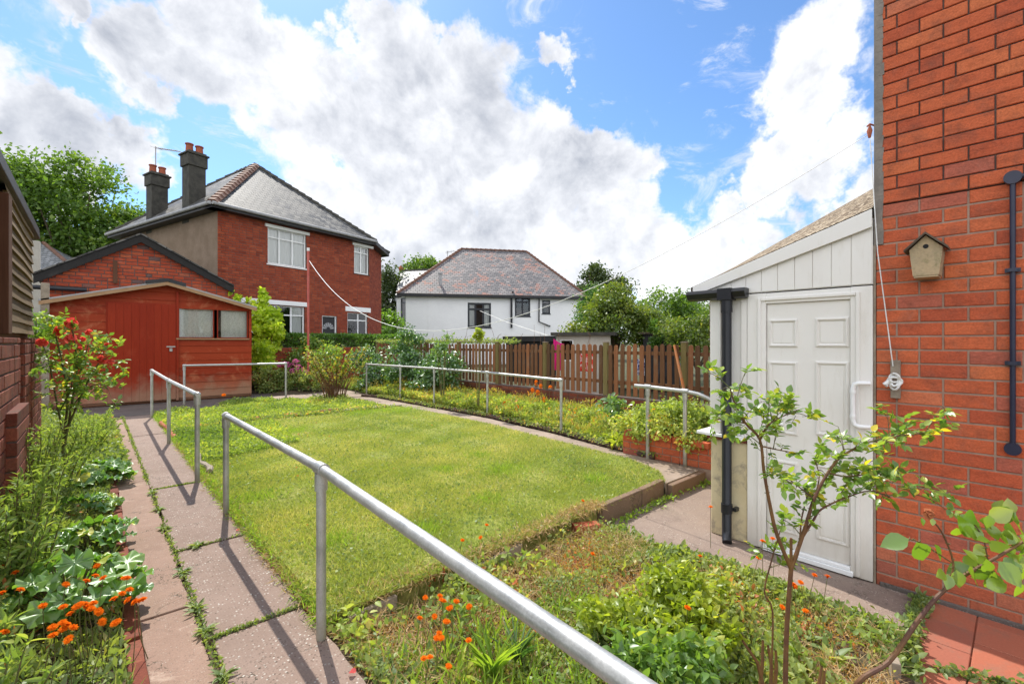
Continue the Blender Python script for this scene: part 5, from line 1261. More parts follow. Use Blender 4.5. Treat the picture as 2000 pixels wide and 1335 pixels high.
def tree(seed, base, c, rad, ncl, per, cr, size, mat, label, name='tree', cat='tree', group=None, extra=(), T=None, shell=.45, trunk=.18, mean=.45, limbs=9):
    g = np.random.default_rng(seed); root = empty(name, tuple(base), label, cat, group)
    parts = [(c, rad, ncl, per, cr, shell)]+[(np.array(c)+np.array(dc), dr, n_, per, cr, shell) for dc, dr, n_ in extra]
    crown('crown', g, parts, size, mat, root, T, mean=mean)
    m = MB(); c = Vector(c); b = Vector(base); fork = b.lerp(c, .45)
    m.tube([b-Vector((0, 0, .3)), b.lerp(fork, .5)+Vector((trunk*.4, 0, 0)), fork], [trunk, trunk*.8, trunk*.6], 8)
    for i in range(limbs):
        v = rdir(g, 1, .4)[0]; e = c+Vector((v[0]*rad[0], v[1]*rad[1], v[2]*rad[2]))*.85; mid = fork.lerp(e, .5)+Vector((0, 0, rad[2]*.12)); m.tube([fork, mid, e], [trunk*.45, trunk*.25, trunk*.06], 6, .5, False)
    m.build('trunk', 'bark', root, smooth=True); return root

# ---- distant trees
c = P(140, 425, 30); c2 = P(205, 430, 30)
tree(1, (c.x, c.y, -.3), c, (3.7, 3.7, 4.0), 95, 170, 1.15, .25, 'leaf_tree', 'big broad leafy tree rising behind the garage at the left',
     extra=[((1.6, .4, -2.6), (2.6, 2.6, 2.4), 45), ((-2.0, -.5, 1.2), (1.8, 2, 2.0), 26), ((2.0, 0, -.8), (2.2, 2.2, 2.0), 34), ((-1.4, 0, -3.2), (3.0, 3, 2.6), 45)], trunk=.4, limbs=16)
for sd, px, py, d, rad, lab, mat, sz in [
    (2, 764, 600, 36, (1.0, 1.2, 3.4), 'tall dark tree squeezed between the brick house and the white house', 'leaf_dark', .22),
    (3, 828, 536, 48, (2.3, 2.0, 1.6), 'tree top showing above the left wing of the white house', 'leaf_tree', .28),
    (4, 1172, 565, 42, (2.3, 2.3, 2.1), 'round dark tree behind the right end of the white house', 'leaf_dark', .26)]:
    c = P(px, py, d); tree(sd, (c.x, c.y, -.3), c, rad, 50, 150, .8, sz, mat, lab, trunk=.25, extra=[((0, 0, -rad[2]*.9), (rad[0]*1.1, rad[1], rad[2]*.9), 30)])
c = P(760, 640, 30); tree(12, (c.x, c.y, -.3), c, (1.0, 1.3, 1.2), 30, 120, .5, .15, 'leaf_hedge', 'bright green bush at the foot of the gap between the two houses', name='bush', cat='bush')
c = P(1155, 605, 20); tree(5, (c.x, c.y, -.3), c, (.62, .65, 1.05), 42, 150, .34, .11, 'leaf_conifer', 'bright green conifer beside the white house gutter', name='conifer', group=None, extra=[((0, 0, -1.2), (.7, .7, .9), 25)], shell=.3)
c = P(1200, 628, 15.5); tree(6, (c.x, c.y, -.1), c, (1.20, 1.0, .85), 62, 130, .36, .10, 'leaf_apple', 'yellow-green apple tree right behind the picket fence', extra=[((-.2, 0, .75), (.42, .5, .55), 18), ((.9, -.5, -.1), (.8, .7, .6), 26), ((-.9, .6, -.45), (.55, .5, .32), 16)], trunk=.10, shell=.4, T=TQ)
c = P(1292, 618, 20); tree(7, (c.x, c.y, -.1), c, (1.5, 1.6, 1.0), 60, 130, .5, .13, 'leaf_tree', 'broad green shrub tree behind the black shed', extra=[((1.2, -1, -.3), (1.3, 1, .9), 30)], trunk=.15)
c = P(1335, 620, 23); tree(8, (c.x, c.y, -.1), c, (1.1, 1.2, 1.3), 46, 80, .45, .12, 'leaf_dark', 'wispy upright tree at the back right beyond the fence', trunk=.12)
c = P(1362, 655, 13.5); tree(9, (c.x, c.y, -.1), c, (.75, .9, .62), 46, 130, .3, .085, 'leaf_apple', 'light green shrub with small fruit nearest the porch beyond the fence', name='shrub', cat='shrub', trunk=.07, mean=.35)
c = P(1278, 652, 14.4); tree(10, (c.x, c.y, -.1), c, (.16, .2, .42), 14, 90, .13, .07, 'leaf_hedge', 'ivy column hanging over the black shed', name='ivy', cat='ivy', trunk=.04)
# ---- clipped hedge
g = np.random.default_rng(20); root = empty('hedge', (7, 17.6, 0), 'flat-topped clipped hedge in front of the brick house', 'hedge')
n = 26000; x = g.uniform(3.6, 10.4, n); y = g.uniform(17.2, 18.3, n); z = g.uniform(.6, 1.84, n); f = g.random(n)
y = np.where(f < .45, 17.2+g.normal(0, .05, n), y); z = np.where((f > .45) & (f < .9), 1.84+g.normal(0, .025, n), z)
leaves('foliage', TQ, np.stack([x, y, z], 1), rdir(g, n, .2), rdir(g, n, .6), .075*g.uniform(.6, 1.4, n), np.clip(.4+.5*(vnoise(x, y+z, 3, 4)-.5)+g.normal(0, .15, n), 0, 1), 'leaf_hedge', root)
m = MB(); rs = random.Random(3)
for k in range(24): xx = 3.8+k*.27; m.tube([(xx, 17.7, 0), (xx+rs.uniform(-.1, .1), 17.7, .8), (xx+rs.uniform(-.2, .2), 17.6, 1.5)], [.03, .02, .01], 5)
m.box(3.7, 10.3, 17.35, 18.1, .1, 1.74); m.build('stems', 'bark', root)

# ---- climber on the shed corner, and its trailing shoots
g = np.random.default_rng(21); c = P(515, 650, 15.8); root = empty('climbing_vine', (c.x, c.y, 0), 'lime-green climbing vine covering the right corner of the red shed', 'vine')
cc2 = P(512, 628, 15.7)
parts = [(np_(P(516, 618, 15.7)), (.38, .38, .50), 26, 90, .20, .3), (np_(P(520, 660, 15.5)), (.36, .38, .60), 26, 90, .20, .3), (np_(P(514, 700, 15.0)), (.28, .3, .55), 20, 80, .2, .3), (np_(P(513, 580, 15.7)), (.13, .13, .28), 8, 50, .1, .2),
         (np_(P(470, 582, 15.5)), (.25, .12, .07), 5, 22, .08, .2), (np_(P(452, 572, 15.5)), (.12, .1, .08), 3, 14, .06, .2), (np_(P(540, 640, 15.2)), (.12, .2, .2), 6, 50, .12, .2)]
crown('foliage', g, parts, .105, 'leaf_vine', root, T_leaf(.9, .06, .1, 4), mean=.45)
m = MB()
for k in range(5): a = P(505+k*5, 778, 15.3); b = P(500+k*8, 640, 15.5); m.tube([(a.x, a.y, 0), a.lerp(b, .5), b], [.03, .02, .012], 5)
m.tube([P(500, 620, 15.5), P(480, 590, 15.5), P(455, 572, 15.5), P(440, 566, 15.5)], .008, 5); m.build('stems', 'stem_red', root)
def bush(seed, px, py, d, rad, ncl, per, cr, size, mat, lab, name='shrub', cat='shrub', T=None, stems=10, smat='stem_green', sr=.012, mean=.45, base=0., extra=(), shell=.35, group=None):
    g = np.random.default_rng(seed); c = P(px, py, d); root = empty(name, (c.x, c.y, base), lab, cat, group)
    parts = [(np_(c), rad, ncl, per, cr, shell)]+[(np_(P(a, b, e)), r_, n_, per, cr, shell) for a, b, e, r_, n_ in extra]
    crown('foliage', g, parts, size, mat, root, T, mean=mean, zcut=base-.02)
    st = []
    for i in range(stems):
        v = rdir(g, 1, .3)[0]; e = np_(c)+v*np.array(rad)*.8; b = np.array([c.x, c.y, base])+np.array([v[0], v[1], 0])*min(rad[:2])*.25; mid = (b+e)/2+np.array([0, 0, rad[2]*.15]); st.append(np.array([b, mid, e]))
    stem_mesh('stems', st, sr, sr*.4, smat, root); return root
bush(22, 525, 742, 14.6, (.5, .4, .42), 22, 80, .2, .07, 'leaf_weed', 'tangle of green weeds at the foot of the vine by the shed corner', mean=.55, extra=[(560, 748, 14.8, (.4, .4, .3), 14), (600, 745, 14.6, (.5, .4, .32), 16)])
bush(23, 590, 700, 16.0, (.55, .4, .40), 22, 70, .2, .08, 'leaf_rose', 'leafy rose bush against the brick garden wall beside the vine', extra=[(560, 690, 16, (.4, .3, .35), 10), (615, 672, 16.3, (.3, .3, .35), 8)], smat='stem_red')
# middle rose shrub with bare reddish stems
g = np.random.default_rng(24); b = G(655, 778, .02); root = empty('rose_bush', (b.x, b.y, 0), 'tall leggy rose bush with bare reddish stems behind the lawn', 'rose bush')
st = make_stems(g, (b.x, b.y, 0), 42, 1.55, .85, .28, .25, hv=.45); stem_mesh('stems', st, .014, .004, 'stem_red', root)
on_stems(g, st, 26, .45, TL, .075, 'leaf_rust', root, up=.2, rlo=.0, rhi=.75); on_stems(g, st[:26], 30, .55, TL, .08, 'leaf_rose', root, name='upper_foliage', up=.2)
g = np.random.default_rng(25)
b2 = G(610, 790, .02); bush(26, 640, 690, 13.6, (.35, .35, .25), 12, 60, .16, .075, 'leaf_rose', 'small green shoots crowning the middle of the border behind the rose bush', stems=6)
# phlox
def flowerheads(g, name, lst, d, r, n, mat, parent, T=None, size=.03):
    for (px, py, k) in lst:
        c = np_(P(px, py, d)); v = rdir(g, n, .2); p = c+v*r*k; leaves(name, T or T_petal5(), p, np.cross(v, rdir(g, n)), v, size, .5, mat, parent)
g = np.random.default_rng(27); b = P(580, 740, 14.6); root = empty('phlox', (b.x, b.y, 0), 'pink phlox clump in flower between the shed and the rose bush', 'flowers')
st = []
for px, py in [(578, 712), (588, 722), (565, 715), (556, 712), (570, 728), (546, 715), (600, 728), (618, 712)]:
    e = np_(P(px, py+4, 14.6)); st.append(np.array([[e[0]+g.normal(0, .1), e[1]+g.normal(0, .1), 0], [e[0], e[1], e[2]*.5], e]))
stem_mesh('stems', st, .008, .006, 'stem_green', root); on_stems(g, st, 60, .1, TL, .10, 'leaf_weed', root, rhi=.6)
flowerheads(g, 'flower_head', [(578, 708, 1.1), (586, 720, 1.1), (563, 712, .8), (556, 710, .7), (572, 724, .9), (545, 713, .6), (600, 727, .6), (618, 709, .7)], 14.6, .11, 40, 'phlox_petal', root, size=.055)
# bramble mass in front of fence
bush(28, 862, 722, 12.8, (.5, .6, .52), 36, 60, .22, .09, 'leaf_bramble', 'dark glossy bramble shrub growing against the far end of the picket fence', T=TL, stems=10, extra=[(800, 672, 14.4, (.6, .6, .42), 22), (795, 715, 14.0, (.9, .6, .42), 38), (745, 730, 15.0, (.7, .5, .4), 26), (838, 742, 13.0, (.6, .5, .3), 20), (715, 700, 15.6, (.6, .5, .4), 18), (725, 752, 14.6, (.6, .4, .22), 14)], base=.05)
bush(29, 865, 672, 11.3, (.25, .25, .2), 6, 40, .12, .09, 'leaf_bramble', 'pale-backed bramble spray leaning on the picket fence', T=TL, stems=5, base=.3, mean=.9)
# leaf cluster poking over the fence
bush(30, 934, 657, 10.2, (.09, .09, .13), 5, 12, .07, .10, 'leaf_lime', 'single bright green fig sucker poking above the picket fence', name='sucker', cat='plant', T=T_lobed(3, 5), stems=3, base=.2)
g = np.random.default_rng(31); root = empty('weed_tangle', (9, 12, 1.5), 'creeper and dry stalks along the top of the far fence', 'creeper')
n = 3600; t = g.random(n); xx = XF+.2+g.normal(0, .1, n); yy = 9+8*t; zz = 1.57+np.abs(g.normal(0, .05, n)); leaves('foliage', TQ, np.stack([xx, yy, zz], 1), rdir(g, n, .4), rdir(g, n, .5), .055*g.uniform(.6, 1.4, n), g.random(n)*.8, 'leaf_weed', root)
st = [np.array([[XF+.15, y_, 1.4], [XF+.18, y_+g.normal(0, .05), 1.75], [XF+.2, y_+g.normal(0, .1), 1.75+g.uniform(.0, .3)]]) for y_ in g.uniform(6.5, 14, 26)]; stem_mesh('stalks', st, .005, .003, 'stem_red', root, 4)
m = MB(); m.tube([(XF+.15, 9.2, 1.60), (XF+.15, 13.5, 1.64)], .022, 6); m.build('pole', 'pale_wood', root)

# ============================================================ GROUND COVER (stuff)
def cover(name, seed, poly, n, hfun, size, mat, T=TQ, up=.4, mean=.45, patch=.5, ps=2., sv=.45, zb=0., lab=None, cat=None, power=1.6, z0f=None, ax_up=.3, dens=None):
    g = np.random.default_rng(seed); x, y = scatter(g, poly, n)
    if dens: k = g.random(len(x)) < np.clip((vnoise(x, y, dens[0], seed+9)*.6+vnoise(x, y, dens[0]*2.7, seed+10)*.4-dens[1])*dens[2], .04, 1); x, y = x[k], y[k]
    N = len(x)
    pn = vnoise(x, y, ps, seed); h = hfun(x, y); z = zb+(z0f(x, y) if z0f else 0)+h*(g.random(N)**(1/power))*np.clip(.25+1.3*vnoise(x, y, 5., seed+5), .2, 1.4)
    o = leaves(name, T, np.stack([x, y, z], 1), rdir(g, N, ax_up), rdir(g, N, .9), size*g.uniform(1-sv, 1+sv, N), np.clip(mean+patch*(pn-.5)+g.normal(0, .18, N), 0, 1), mat)
    return tag(o, lab, cat, kind='stuff')
# lawn blades, denser near the viewer
def blades(name, seed, poly, n, L, mat, zf, lab, keep=None, mean=.45, patch=.6, ps=1.3, lean=.9, T=TG):
    g = np.random.default_rng(seed); x, y = scatter(g, poly, n)
    if keep is not None: k = keep(x, y, g.random(len(x))); x, y = x[k], y[k]
    N = len(x); a = rdir(g, N, lean); pn = vnoise(x, y, ps, seed+1)*.6+vnoise(x, y, 5, seed+2)*.4
    o = leaves(name, T, np.stack([x, y, zf(x, y)], 1), a, rdir(g, N, .0, .3), L*g.uniform(.5, 1.5, N)*(.7+.6*pn), np.clip(mean+patch*(pn-.5)*2+g.normal(0, .17, N), 0, 1), mat)
    return tag(o, lab, 'grass', kind='stuff')
lz = lambda x, y: .028+.02*np.sin(x*1.1)*np.sin(y*.7)
dist = lambda x, y: np.hypot(x, y)
lawnB = [(.97, 2.62), (4.82, 2.72), (5.14, 2.98), (5.36, 3.57), (5.46, 5.3), (5.62, 7.05), (5.61, 9.0), (5.47, 10.38), (3.2, 10.32), (.96, 9.9)]
blades('lawn_grass', 40, lawnB, 620000, .034, 'grass_blade', lz, 'patchy sunlit yellow-green grass of the lawn', patch=.42, keep=lambda x, y, r: r < np.clip(5.0/dist(x, y), .25, 1)**1.4, lean=.55, mean=.42, T=T_grass(.16))
nearlawn = [(.98, 2.64), (4.7, 2.72), (5.1, 3.6), (5.2, 5.4), (.98, 5.4)]
blades('coarse_grass', 41, nearlawn, 22000, .052, 'grass_blade', lz, 'longer coarse blades standing in the near half of the lawn', lean=.5, mean=.35, T=T_grass(.10), ps=3)
cover('bare_patches', 42, lawnB, 60000, lambda x, y: .012+0*x, .035, 'dry_straw', T=T_grass(.06), mean=.6, z0f=lz, lab='dry thatch showing in thin patches of the lawn', cat='thatch', ax_up=.1, dens=(2.2, .66, 6))
g = np.random.default_rng(43); gx = []; 
tc_ = [(3.75, 4.25, .20), (2.9, 3.6, .12), (3.2, 4.7, .10), (5.2, 9.7, .35), (4.4, 9.9, .3), (1.25, 5.2, .15), (2.6, 8.6, .2), (2.0, 3.3, .10), (4.3, 3.3, .12), (1.4, 3.6, .12), (3.9, 5.0, .12)]
for cx, cy, rr_ in tc_: q = g.normal(size=(int(1000*rr_/.2), 2))*rr_*.8; gx.append(q+np.array([cx, cy]))
gx = np.concatenate(gx); N = len(gx); tag(leaves('grass_tufts', T_grass(.11), np.c_[gx, lz(gx[:, 0], gx[:, 1])], rdir(g, N, .9), rdir(g, N, 0, .3), .062*g.uniform(.5, 1.4, N), g.random(N), 'grass_green'), 'greener taller tufts scattered in the lawn', 'grass', kind='stuff')
cover('lawn_clover', 44, lawnB, 34000, lambda x, y: .0*x+.022, .020, 'leaf_weed', T_quad(.9), mean=.38, z0f=lz, lab='tiny clover and weed leaves among the lawn grass', cat='clover', ps=3)
# ragged, dry, overhanging lawn margin
def ribbon(name, seed, line, n, wid, L, mat, z, lab, cat, T=TG, lean=.3, size_v=.4, rlo=0., rhi=1., zs=.02):
    g = np.random.default_rng(seed); P0 = np.array(line, float); seg = np.linalg.norm(np.diff(P0, axis=0), axis=1); cum = np.r_[0, np.cumsum(seg)]
    t = g.random(n)*cum[-1]; cl = vnoise(t*3, t*0, 1.5, seed) ; k = g.random(n) < np.clip(cl*1.5, .1, 1); t = t[k]; N = len(t)
    i = np.clip(np.searchsorted(cum, t)-1, 0, len(seg)-1); f = ((t-cum[i])/seg[i])[:, None]; p = P0[i]*(1-f)+P0[i+1]*f+g.normal(size=(N, 2))*wid
    zz = z+np.abs(g.normal(size=N))*zs
    return tag(leaves(name, T, np.c_[p, zz], rdir(g, N, lean), rdir(g, N, .5), L*g.uniform(1-size_v, 1+size_v, N), rlo+(rhi-rlo)*g.random(N), mat), lab, cat, kind='stuff')
ribbon('dry_grass', 45, [(1.0, 2.74), (2.1, 2.70), (3.0, 2.74), (3.6, 2.76)], 9000, .05, .05, 'dry_straw', .02, 'dry straw-coloured grass spilling over the near lawn edge', 'grass', lean=.0)
ribbon('margin_grass', 46, [(.97, 2.6), (.97, 6.2), (.98, 9.0), (.98, 12.6)], 12000, .03, .05, 'grass_green', .01, 'green grass fringe between the long path and the lawn', 'grass', lean=.4)
ribbon('dry_fringe', 47, [(.97, 2.6), (.97, 6.2), (.98, 9.0)], 5000, .03, .05, 'dry_straw', .0, 'dry brown grass fringe beside the handrail posts', 'grass', lean=.2)
ribbon('joint_weeds', 48, [(.453, 1.2), (.450, 4), (.455, 6.3), (.452, 12.6)], 3000, .010, .022, 'leaf_weed', .0, 'low weeds growing in the long joint of the garden path', 'weeds', T=TL, lean=.25, rhi=.7, zs=.008)
for k, yj in enumerate([2.93, 4.33, 6.29]):
    ribbon('joint_moss', 50+k, [(.47, yj), (.95, yj+.01)], [900, 240, 1100][k], .008, .016, 'leaf_weed', .0, ['mossy cross joint of the path nearest the viewer', 'sparse weeds in the second cross joint of the path', 'mossy cross joint of the path beside the third handrail post'][k], 'moss', T=TQ, lean=.4, rhi=.8, zs=.004)
g = np.random.default_rng(56)
for k, (x, y) in enumerate([(.455, 2.55), (.452, 3.02), (.455, 3.32), (.45, 3.9), (.60, 4.32), (.452, 4.9), (.455, 5.5), (.453, 6.15), (.452, 2.1), (.99, 3.1), (1.0, 3.9), (.98, 4.4), (.985, 2.75), (1.0, 5.2), (1.02, 5.9)]):
    n = 26; a = g.uniform(0, 6.28, n); ax = np.stack([np.cos(a), np.sin(a), g.uniform(.1, .8, n)], 1)
    tag(leaves('rosette_weed', T_leaf(.3, .08, .25), np.tile([x, y, .004], (n, 1))+g.normal(size=(n, 3))*[.008, .015, .002], ax, np.tile([0, 0, 1.], (n, 1))+g.normal(size=(n, 3))*.3, g.uniform(.035, .075, n), g.uniform(0, .7, n), 'leaf_weed'),
        'small leafy weed rosette rooted in a path joint' if x < .7 else 'small leafy weed rosette at the lawn side of the path', 'weed', 'weed rosettes in the path joint' if x < .7 else 'weed rosettes along the lawn margin')
# rear plot
blades('rear_grass', 60, rough_poly, 60000, .06, 'grass_blade', lambda x, y: .02+0*x, 'rough grass between the lawn and the shed', lean=.6, mean=.35)
cover('rear_weeds', 61, rough_poly, 26000, lambda x, y: .09+0*x, .045, 'leaf_cover', T=TQ, mean=.35, lab='low creeping weeds between the lawn and the shed', cat='weeds')
ribbon('edging_weeds', 62, [(1.2, 9.9), (1.9, 10.3), (5.3, 10.25)], 5000, .08, .05, 'leaf_weed', .03, 'weeds growing round the bricks behind the lawn', 'weeds', T=TQ)
cover('creeping_patch', 63, [(.98, 7.2), (2.4, 7.6), (2.6, 9.9), (.98, 9.9)], 16000, lambda x, y: .05+0*x, .04, 'leaf_cover', T=TQ, mean=.25, z0f=lz, lab='bright creeping weed patch in the far left lawn corner', cat='weeds')
# right bed
rb = [(5.80, 3.3), (7.95, 3.9), (7.95, 16.5), (6.3, 16.5), (6.12, 13), (6.20, 12.4), (6.26, 10.0), (6.30, 7.5), (6.14, 5.3)]
hb_ = lambda x, y: .10+.15*np.clip((x-6.0)/.5, 0, 1)-.10*np.clip((x-7)/.8, 0, 1)
zb_f = lambda x, y: .03+0*x
cover('bed_cover', 70, rb, 120000, hb_, .052, 'leaf_cover', T=TQ, mean=.42, patch=.6, z0f=zb_f, lab='yellow-green ground cover filling the right bed along the picket fence', cat='ground cover', ps=1.4, power=2.2)
cover('bed_weeds', 71, rb, 12000, lambda x, y: hb_(x, y)*1.5, .06, 'leaf_rust', T=TQn, mean=.4, z0f=zb_f, lab='rust-tinted weed stalks mixed into the right bed', cat='weeds', ax_up=1.2)
cover('bed_blades', 72, rb, 16000, lambda x, y: .12+0*x, .17, 'grass_blade', T=T_blade(.05), mean=.35, z0f=zb_f, lab='long grass blades in the right bed', cat='grass', ax_up=2.)
ribbon('edging_moss', 73, [(p[0]+.02, p[1]) for p in pts_edge] if 'pts_edge' in globals() else [(5.68, 3.3), (5.98, 5.3), (6.19, 7.5), (6.14, 10), (6.06, 12.4)], 5200, .05, .04, 'leaf_weed', .05, 'weeds creeping over the rope-top edging', 'weeds', T=TQ)
bush(74, 1310, 822, 6.55, (.58, .5, .24), 50, 130, .13, .048, 'leaf_cover', 'yellow-green leafy clump overflowing the brick planter', T=TL, stems=14, base=.2, mean=.42, extra=[(1250, 835, 6.6, (.35, .3, .16), 14), (1360, 810, 6.4, (.35, .3, .22), 16), (1350, 858, 6.1, (.2, .2, .08), 5)])
bush(75, 1205, 800, 7.6, (.22, .22, .18), 9, 26, .12, .10, 'leaf_bramble', 'young large-leaved plant at the foot of the brick boundary wall', T=TL, stems=6, base=.1, mean=.9, extra=[(1225, 835, 7.2, (.15, .15, .1), 4)])
bush(76, 1205, 862, 6.95, (.13, .14, .07), 6, 22, .08, .085, 'leaf_lime', 'small lime-green rosette plant at the rope edging', name='plant', cat='plant', T=TL, stems=4, base=0.02)
# orange spikes in the right bed
def flower_spike_group(seed, lst, d, base_z, lab, group, mat='hawkweed_petal', size=.045, n=14):
    g = np.random.default_rng(seed)
    for (px, py) in lst:
        e = np_(P(px, py, d)); b = np.array([e[0]+g.normal(0, .05), e[1]+g.normal(0, .05), base_z]); root = empty('flower_spike', tuple(b), lab, 'flower', group)
        stem_mesh('stem', [np.array([b, (b+e)/2+g.normal(size=3)*.02, e])], .006, .004, 'stem_green', root, 4)
        v = rdir(g, n, .3); leaves('blooms', T_petal5(), e+v*[.035, .035, .05], np.cross(v, rdir(g, n)), v, size, .5, mat, root)
flower_spike_group(77, [(1047, 747), (1056, 754), (1050, 766), (1075, 757), (1062, 780), (1040, 762)], 9.5, .1, 'tall orange flower spike at the end of the long right handrail', 'orange spikes in the right bed')
flower_spike_group(78, [(985, 788), (1130, 806), (1010, 795)], 9.2, .05, 'short orange bloom low in the right bed', 'low orange blooms in the right bed', size=.04, n=8)

# ============================================================ LEFT BED
lb = [(-1.6, 1.0), (.12, 1.0), (.14, 12.6), (-.9, 12.6), (-1.4, 8)]
hl = lambda x, y: .07+.42*np.clip((-x-.12)/.7, 0, 1)*np.clip((y-1.2)/2.2, .3, 1)
cover('bed_weeds', 80, lb, 60000, hl, .046, 'leaf_weed', T=TQn, mean=.42, zb=.03, lab='mixed low weeds covering the left flower bed', cat='weeds', ax_up=.6, power=1.4)
cover('bed_blades', 81, [(-1.2, 1.2), (.10, 1.2), (.12, 2.6), (-1.2, 2.6)], 2600, lambda x, y: .03+0*x, .16, 'grass_blade', T=T_blade(.07), mean=.1, patch=.3, zb=.03, lab='long bright grass at the near end of the left bed', cat='grass', ax_up=1.3)
cover('path_creepers', 82, [(-.15, 6.5), (.32, 6.8), (.3, 9.5), (.26, 12.3), (-.2, 12.6)], 9000, lambda x, y: .12+0*x, .05, 'leaf_weed', T=TQ, mean=.35, zb=.02, lab='weeds spilling from the left bed onto the far path', cat='weeds')
# feathery goldenrod stems
def tall_weeds(seed, x, y, n, h, spread, lab, size=.05, mat='leaf_fresh', per=60, rhi=.85, name='tall_weed', cat='weed', T=None, group=None, zb=.03, r0=.006):
    g = np.random.default_rng(seed); root = empty(name, (x, y, zb), lab, cat, group)
    st = make_stems(g, (x, y, zb), n, h, spread, spread*.6, .1, hv=.4); stem_mesh('stems', st, r0, r0*.4, 'stem_green', root, 4)
    on_stems(g, st, per, .1, T or T_leaf(.24, .06, .15), size, mat, root, up=.5, rhi=rhi); return root
tall_weeds(83, -.42, 5.3, 26, .62, .28, 'feathery light green weed clump in front of the nearer brick pier', per=90)
tall_weeds(84, -.30, 6.6, 30, .62, .32, 'tall narrow-leaved weed clump below the coral rose bush', per=90)
tall_weeds(85, -.75, 4.0, 22, .55, .30, 'leafy weed clump at the left edge below the brick plinth', per=80)
tall_weeds(86, -.10, 8.6, 26, .48, .30, 'bushy weed clump by the far end of the left bed', per=80, rhi=.9)
tall_weeds(87, -.55, 3.0, 14, .55, .22, 'upright willowy weeds at the left edge above the orange flowers', per=46, size=.07)
tall_weeds(95, -.30, 4.0, 30, .85, .13, 'narrow-leaved weeds hiding the foot of the nearer brick pier', per=70)
tall_weeds(94, -.33, 4.9, 34, .98, .13, 'dense weed clump hiding the foot of the brick plinth', per=80)
tall_weeds(93, -.36, 3.8, 28, .74, .15, 'nearest tall green weed clump at the left frame edge', per=60, size=.06)
tall_weeds(88, -.30, 2.55, 8, .42, .15, 'small upright weed stems between the hollyhock leaves', per=34, size=.07)
tall_weeds(89, -.05, 10.6, 22, .42, .3, 'weeds at the foot of the red shed beside the path', per=70, rhi=.9)
tall_weeds(90, -.62, 3.55, 5, .30, .10, 'red-tinted weed stems at the left edge', per=30, mat='leaf_rust', rhi=1.)
tall_weeds(91, -.95, 6.2, 12, .85, .25, 'dark leafy weeds growing up beside the brick piers', per=60, size=.07)
bush(92, 62, 640, 6.9, (.35, .3, .22), 14, 40, .14, .09, 'leaf_rose', 'glossy shrub in the gap below the clapboards', stems=6, base=.0)
# hollyhock / mallow clumps with big scalloped leaves
def mallow(seed, x, y, r, h, n, s, lab, zb=.04, mean=.45):
    g = np.random.default_rng(seed); root = empty('hollyhock', (x, y, zb), lab, 'hollyhock', 'hollyhock leaf clumps in the left bed')
    st = []; pos = []; nr = []; ax = []
    for i in range(n):
        a = g.uniform(0, 6.28); rr_ = r*math.sqrt(g.uniform(.03, 1)); hh = h*(1.05-.65*(rr_/r)**2)*g.uniform(.7, 1.05)
        e = np.array([x+math.cos(a)*rr_, y+math.sin(a)*rr_, zb+hh]); b = np.array([x+math.cos(a)*.04, y+math.sin(a)*.04, zb]); st.append(np.array([b, (b*.5+e*.5)+[0, 0, hh*.22], e]))
        tilt = .35+.5*rr_/r; nv = np.array([math.cos(a)*tilt, math.sin(a)*tilt, 1.])+g.normal(size=3)*.22; pos.append(e); nr.append(nv); ax.append(np.array([math.cos(a), math.sin(a), -.2])+g.normal(size=3)*.25)
    stem_mesh('stalks', st, .005, .003, 'stem_green', root, 5)
    pos, nr, ax = map(np.array, (pos, nr, ax)); k = g.integers(0, 3, n)
    for v in range(3):
        q = k == v
        if q.any(): leaves('leaf_cluster', T_lobed(v+seed, [6, 5, 7][v], .10+.03*v), pos[q], ax[q], nr[q], s*g.uniform(.6, 1.2, q.sum()), np.clip(mean+g.normal(0, .22, q.sum()), 0, 1), 'leaf_mallow', root)
    return root
mallow(100, -.10, 3.55, .34, .34, 60, .15, 'largest hollyhock leaf clump spreading over the path in the middle of the left bed')
mallow(101, -.08, 6.9, .42, .22, 60, .16, 'hollyhock leaf clump by the path farthest from the viewer')
mallow(102, .00, 4.75, .26, .20, 34, .13, 'hollyhock leaf clump just beyond the wooden stump')
mallow(103, -.06, 2.15, .24, .22, 30, .13, 'nearest pale hollyhock leaf clump at the bottom of the frame')
mallow(104, -.55, 2.3, .25, .25, 26, .13, 'hollyhock leaves at the lower left corner below the orange flowers', mean=.6)
mallow(105, -.45, 4.6, .30, .30, 26, .12, 'small-leaved hollyhock clump left of the wooden stump')
mallow(106, -.05, 5.7, .25, .16, 24, .13, 'low hollyhock leaves spilling over the brick edging')
# stump
b = G(70, 985, .1); root = empty('tree_stump', (b.x, b.y, .05), 'short forked sawn wooden stump in the left bed', 'stump')
m = MB(); m.tube([(b.x, b.y, .0), (b.x, b.y, .16)], [.05, .042], 10); m.tube([(b.x, b.y, .10), (b.x-.035, b.y+.01, .26)], [.035, .038], 9); m.tube([(b.x, b.y, .10), (b.x+.05, b.y-.02, .27)], [.03, .026], 9); m.build('stump', 'pale_wood', root, smooth=True)
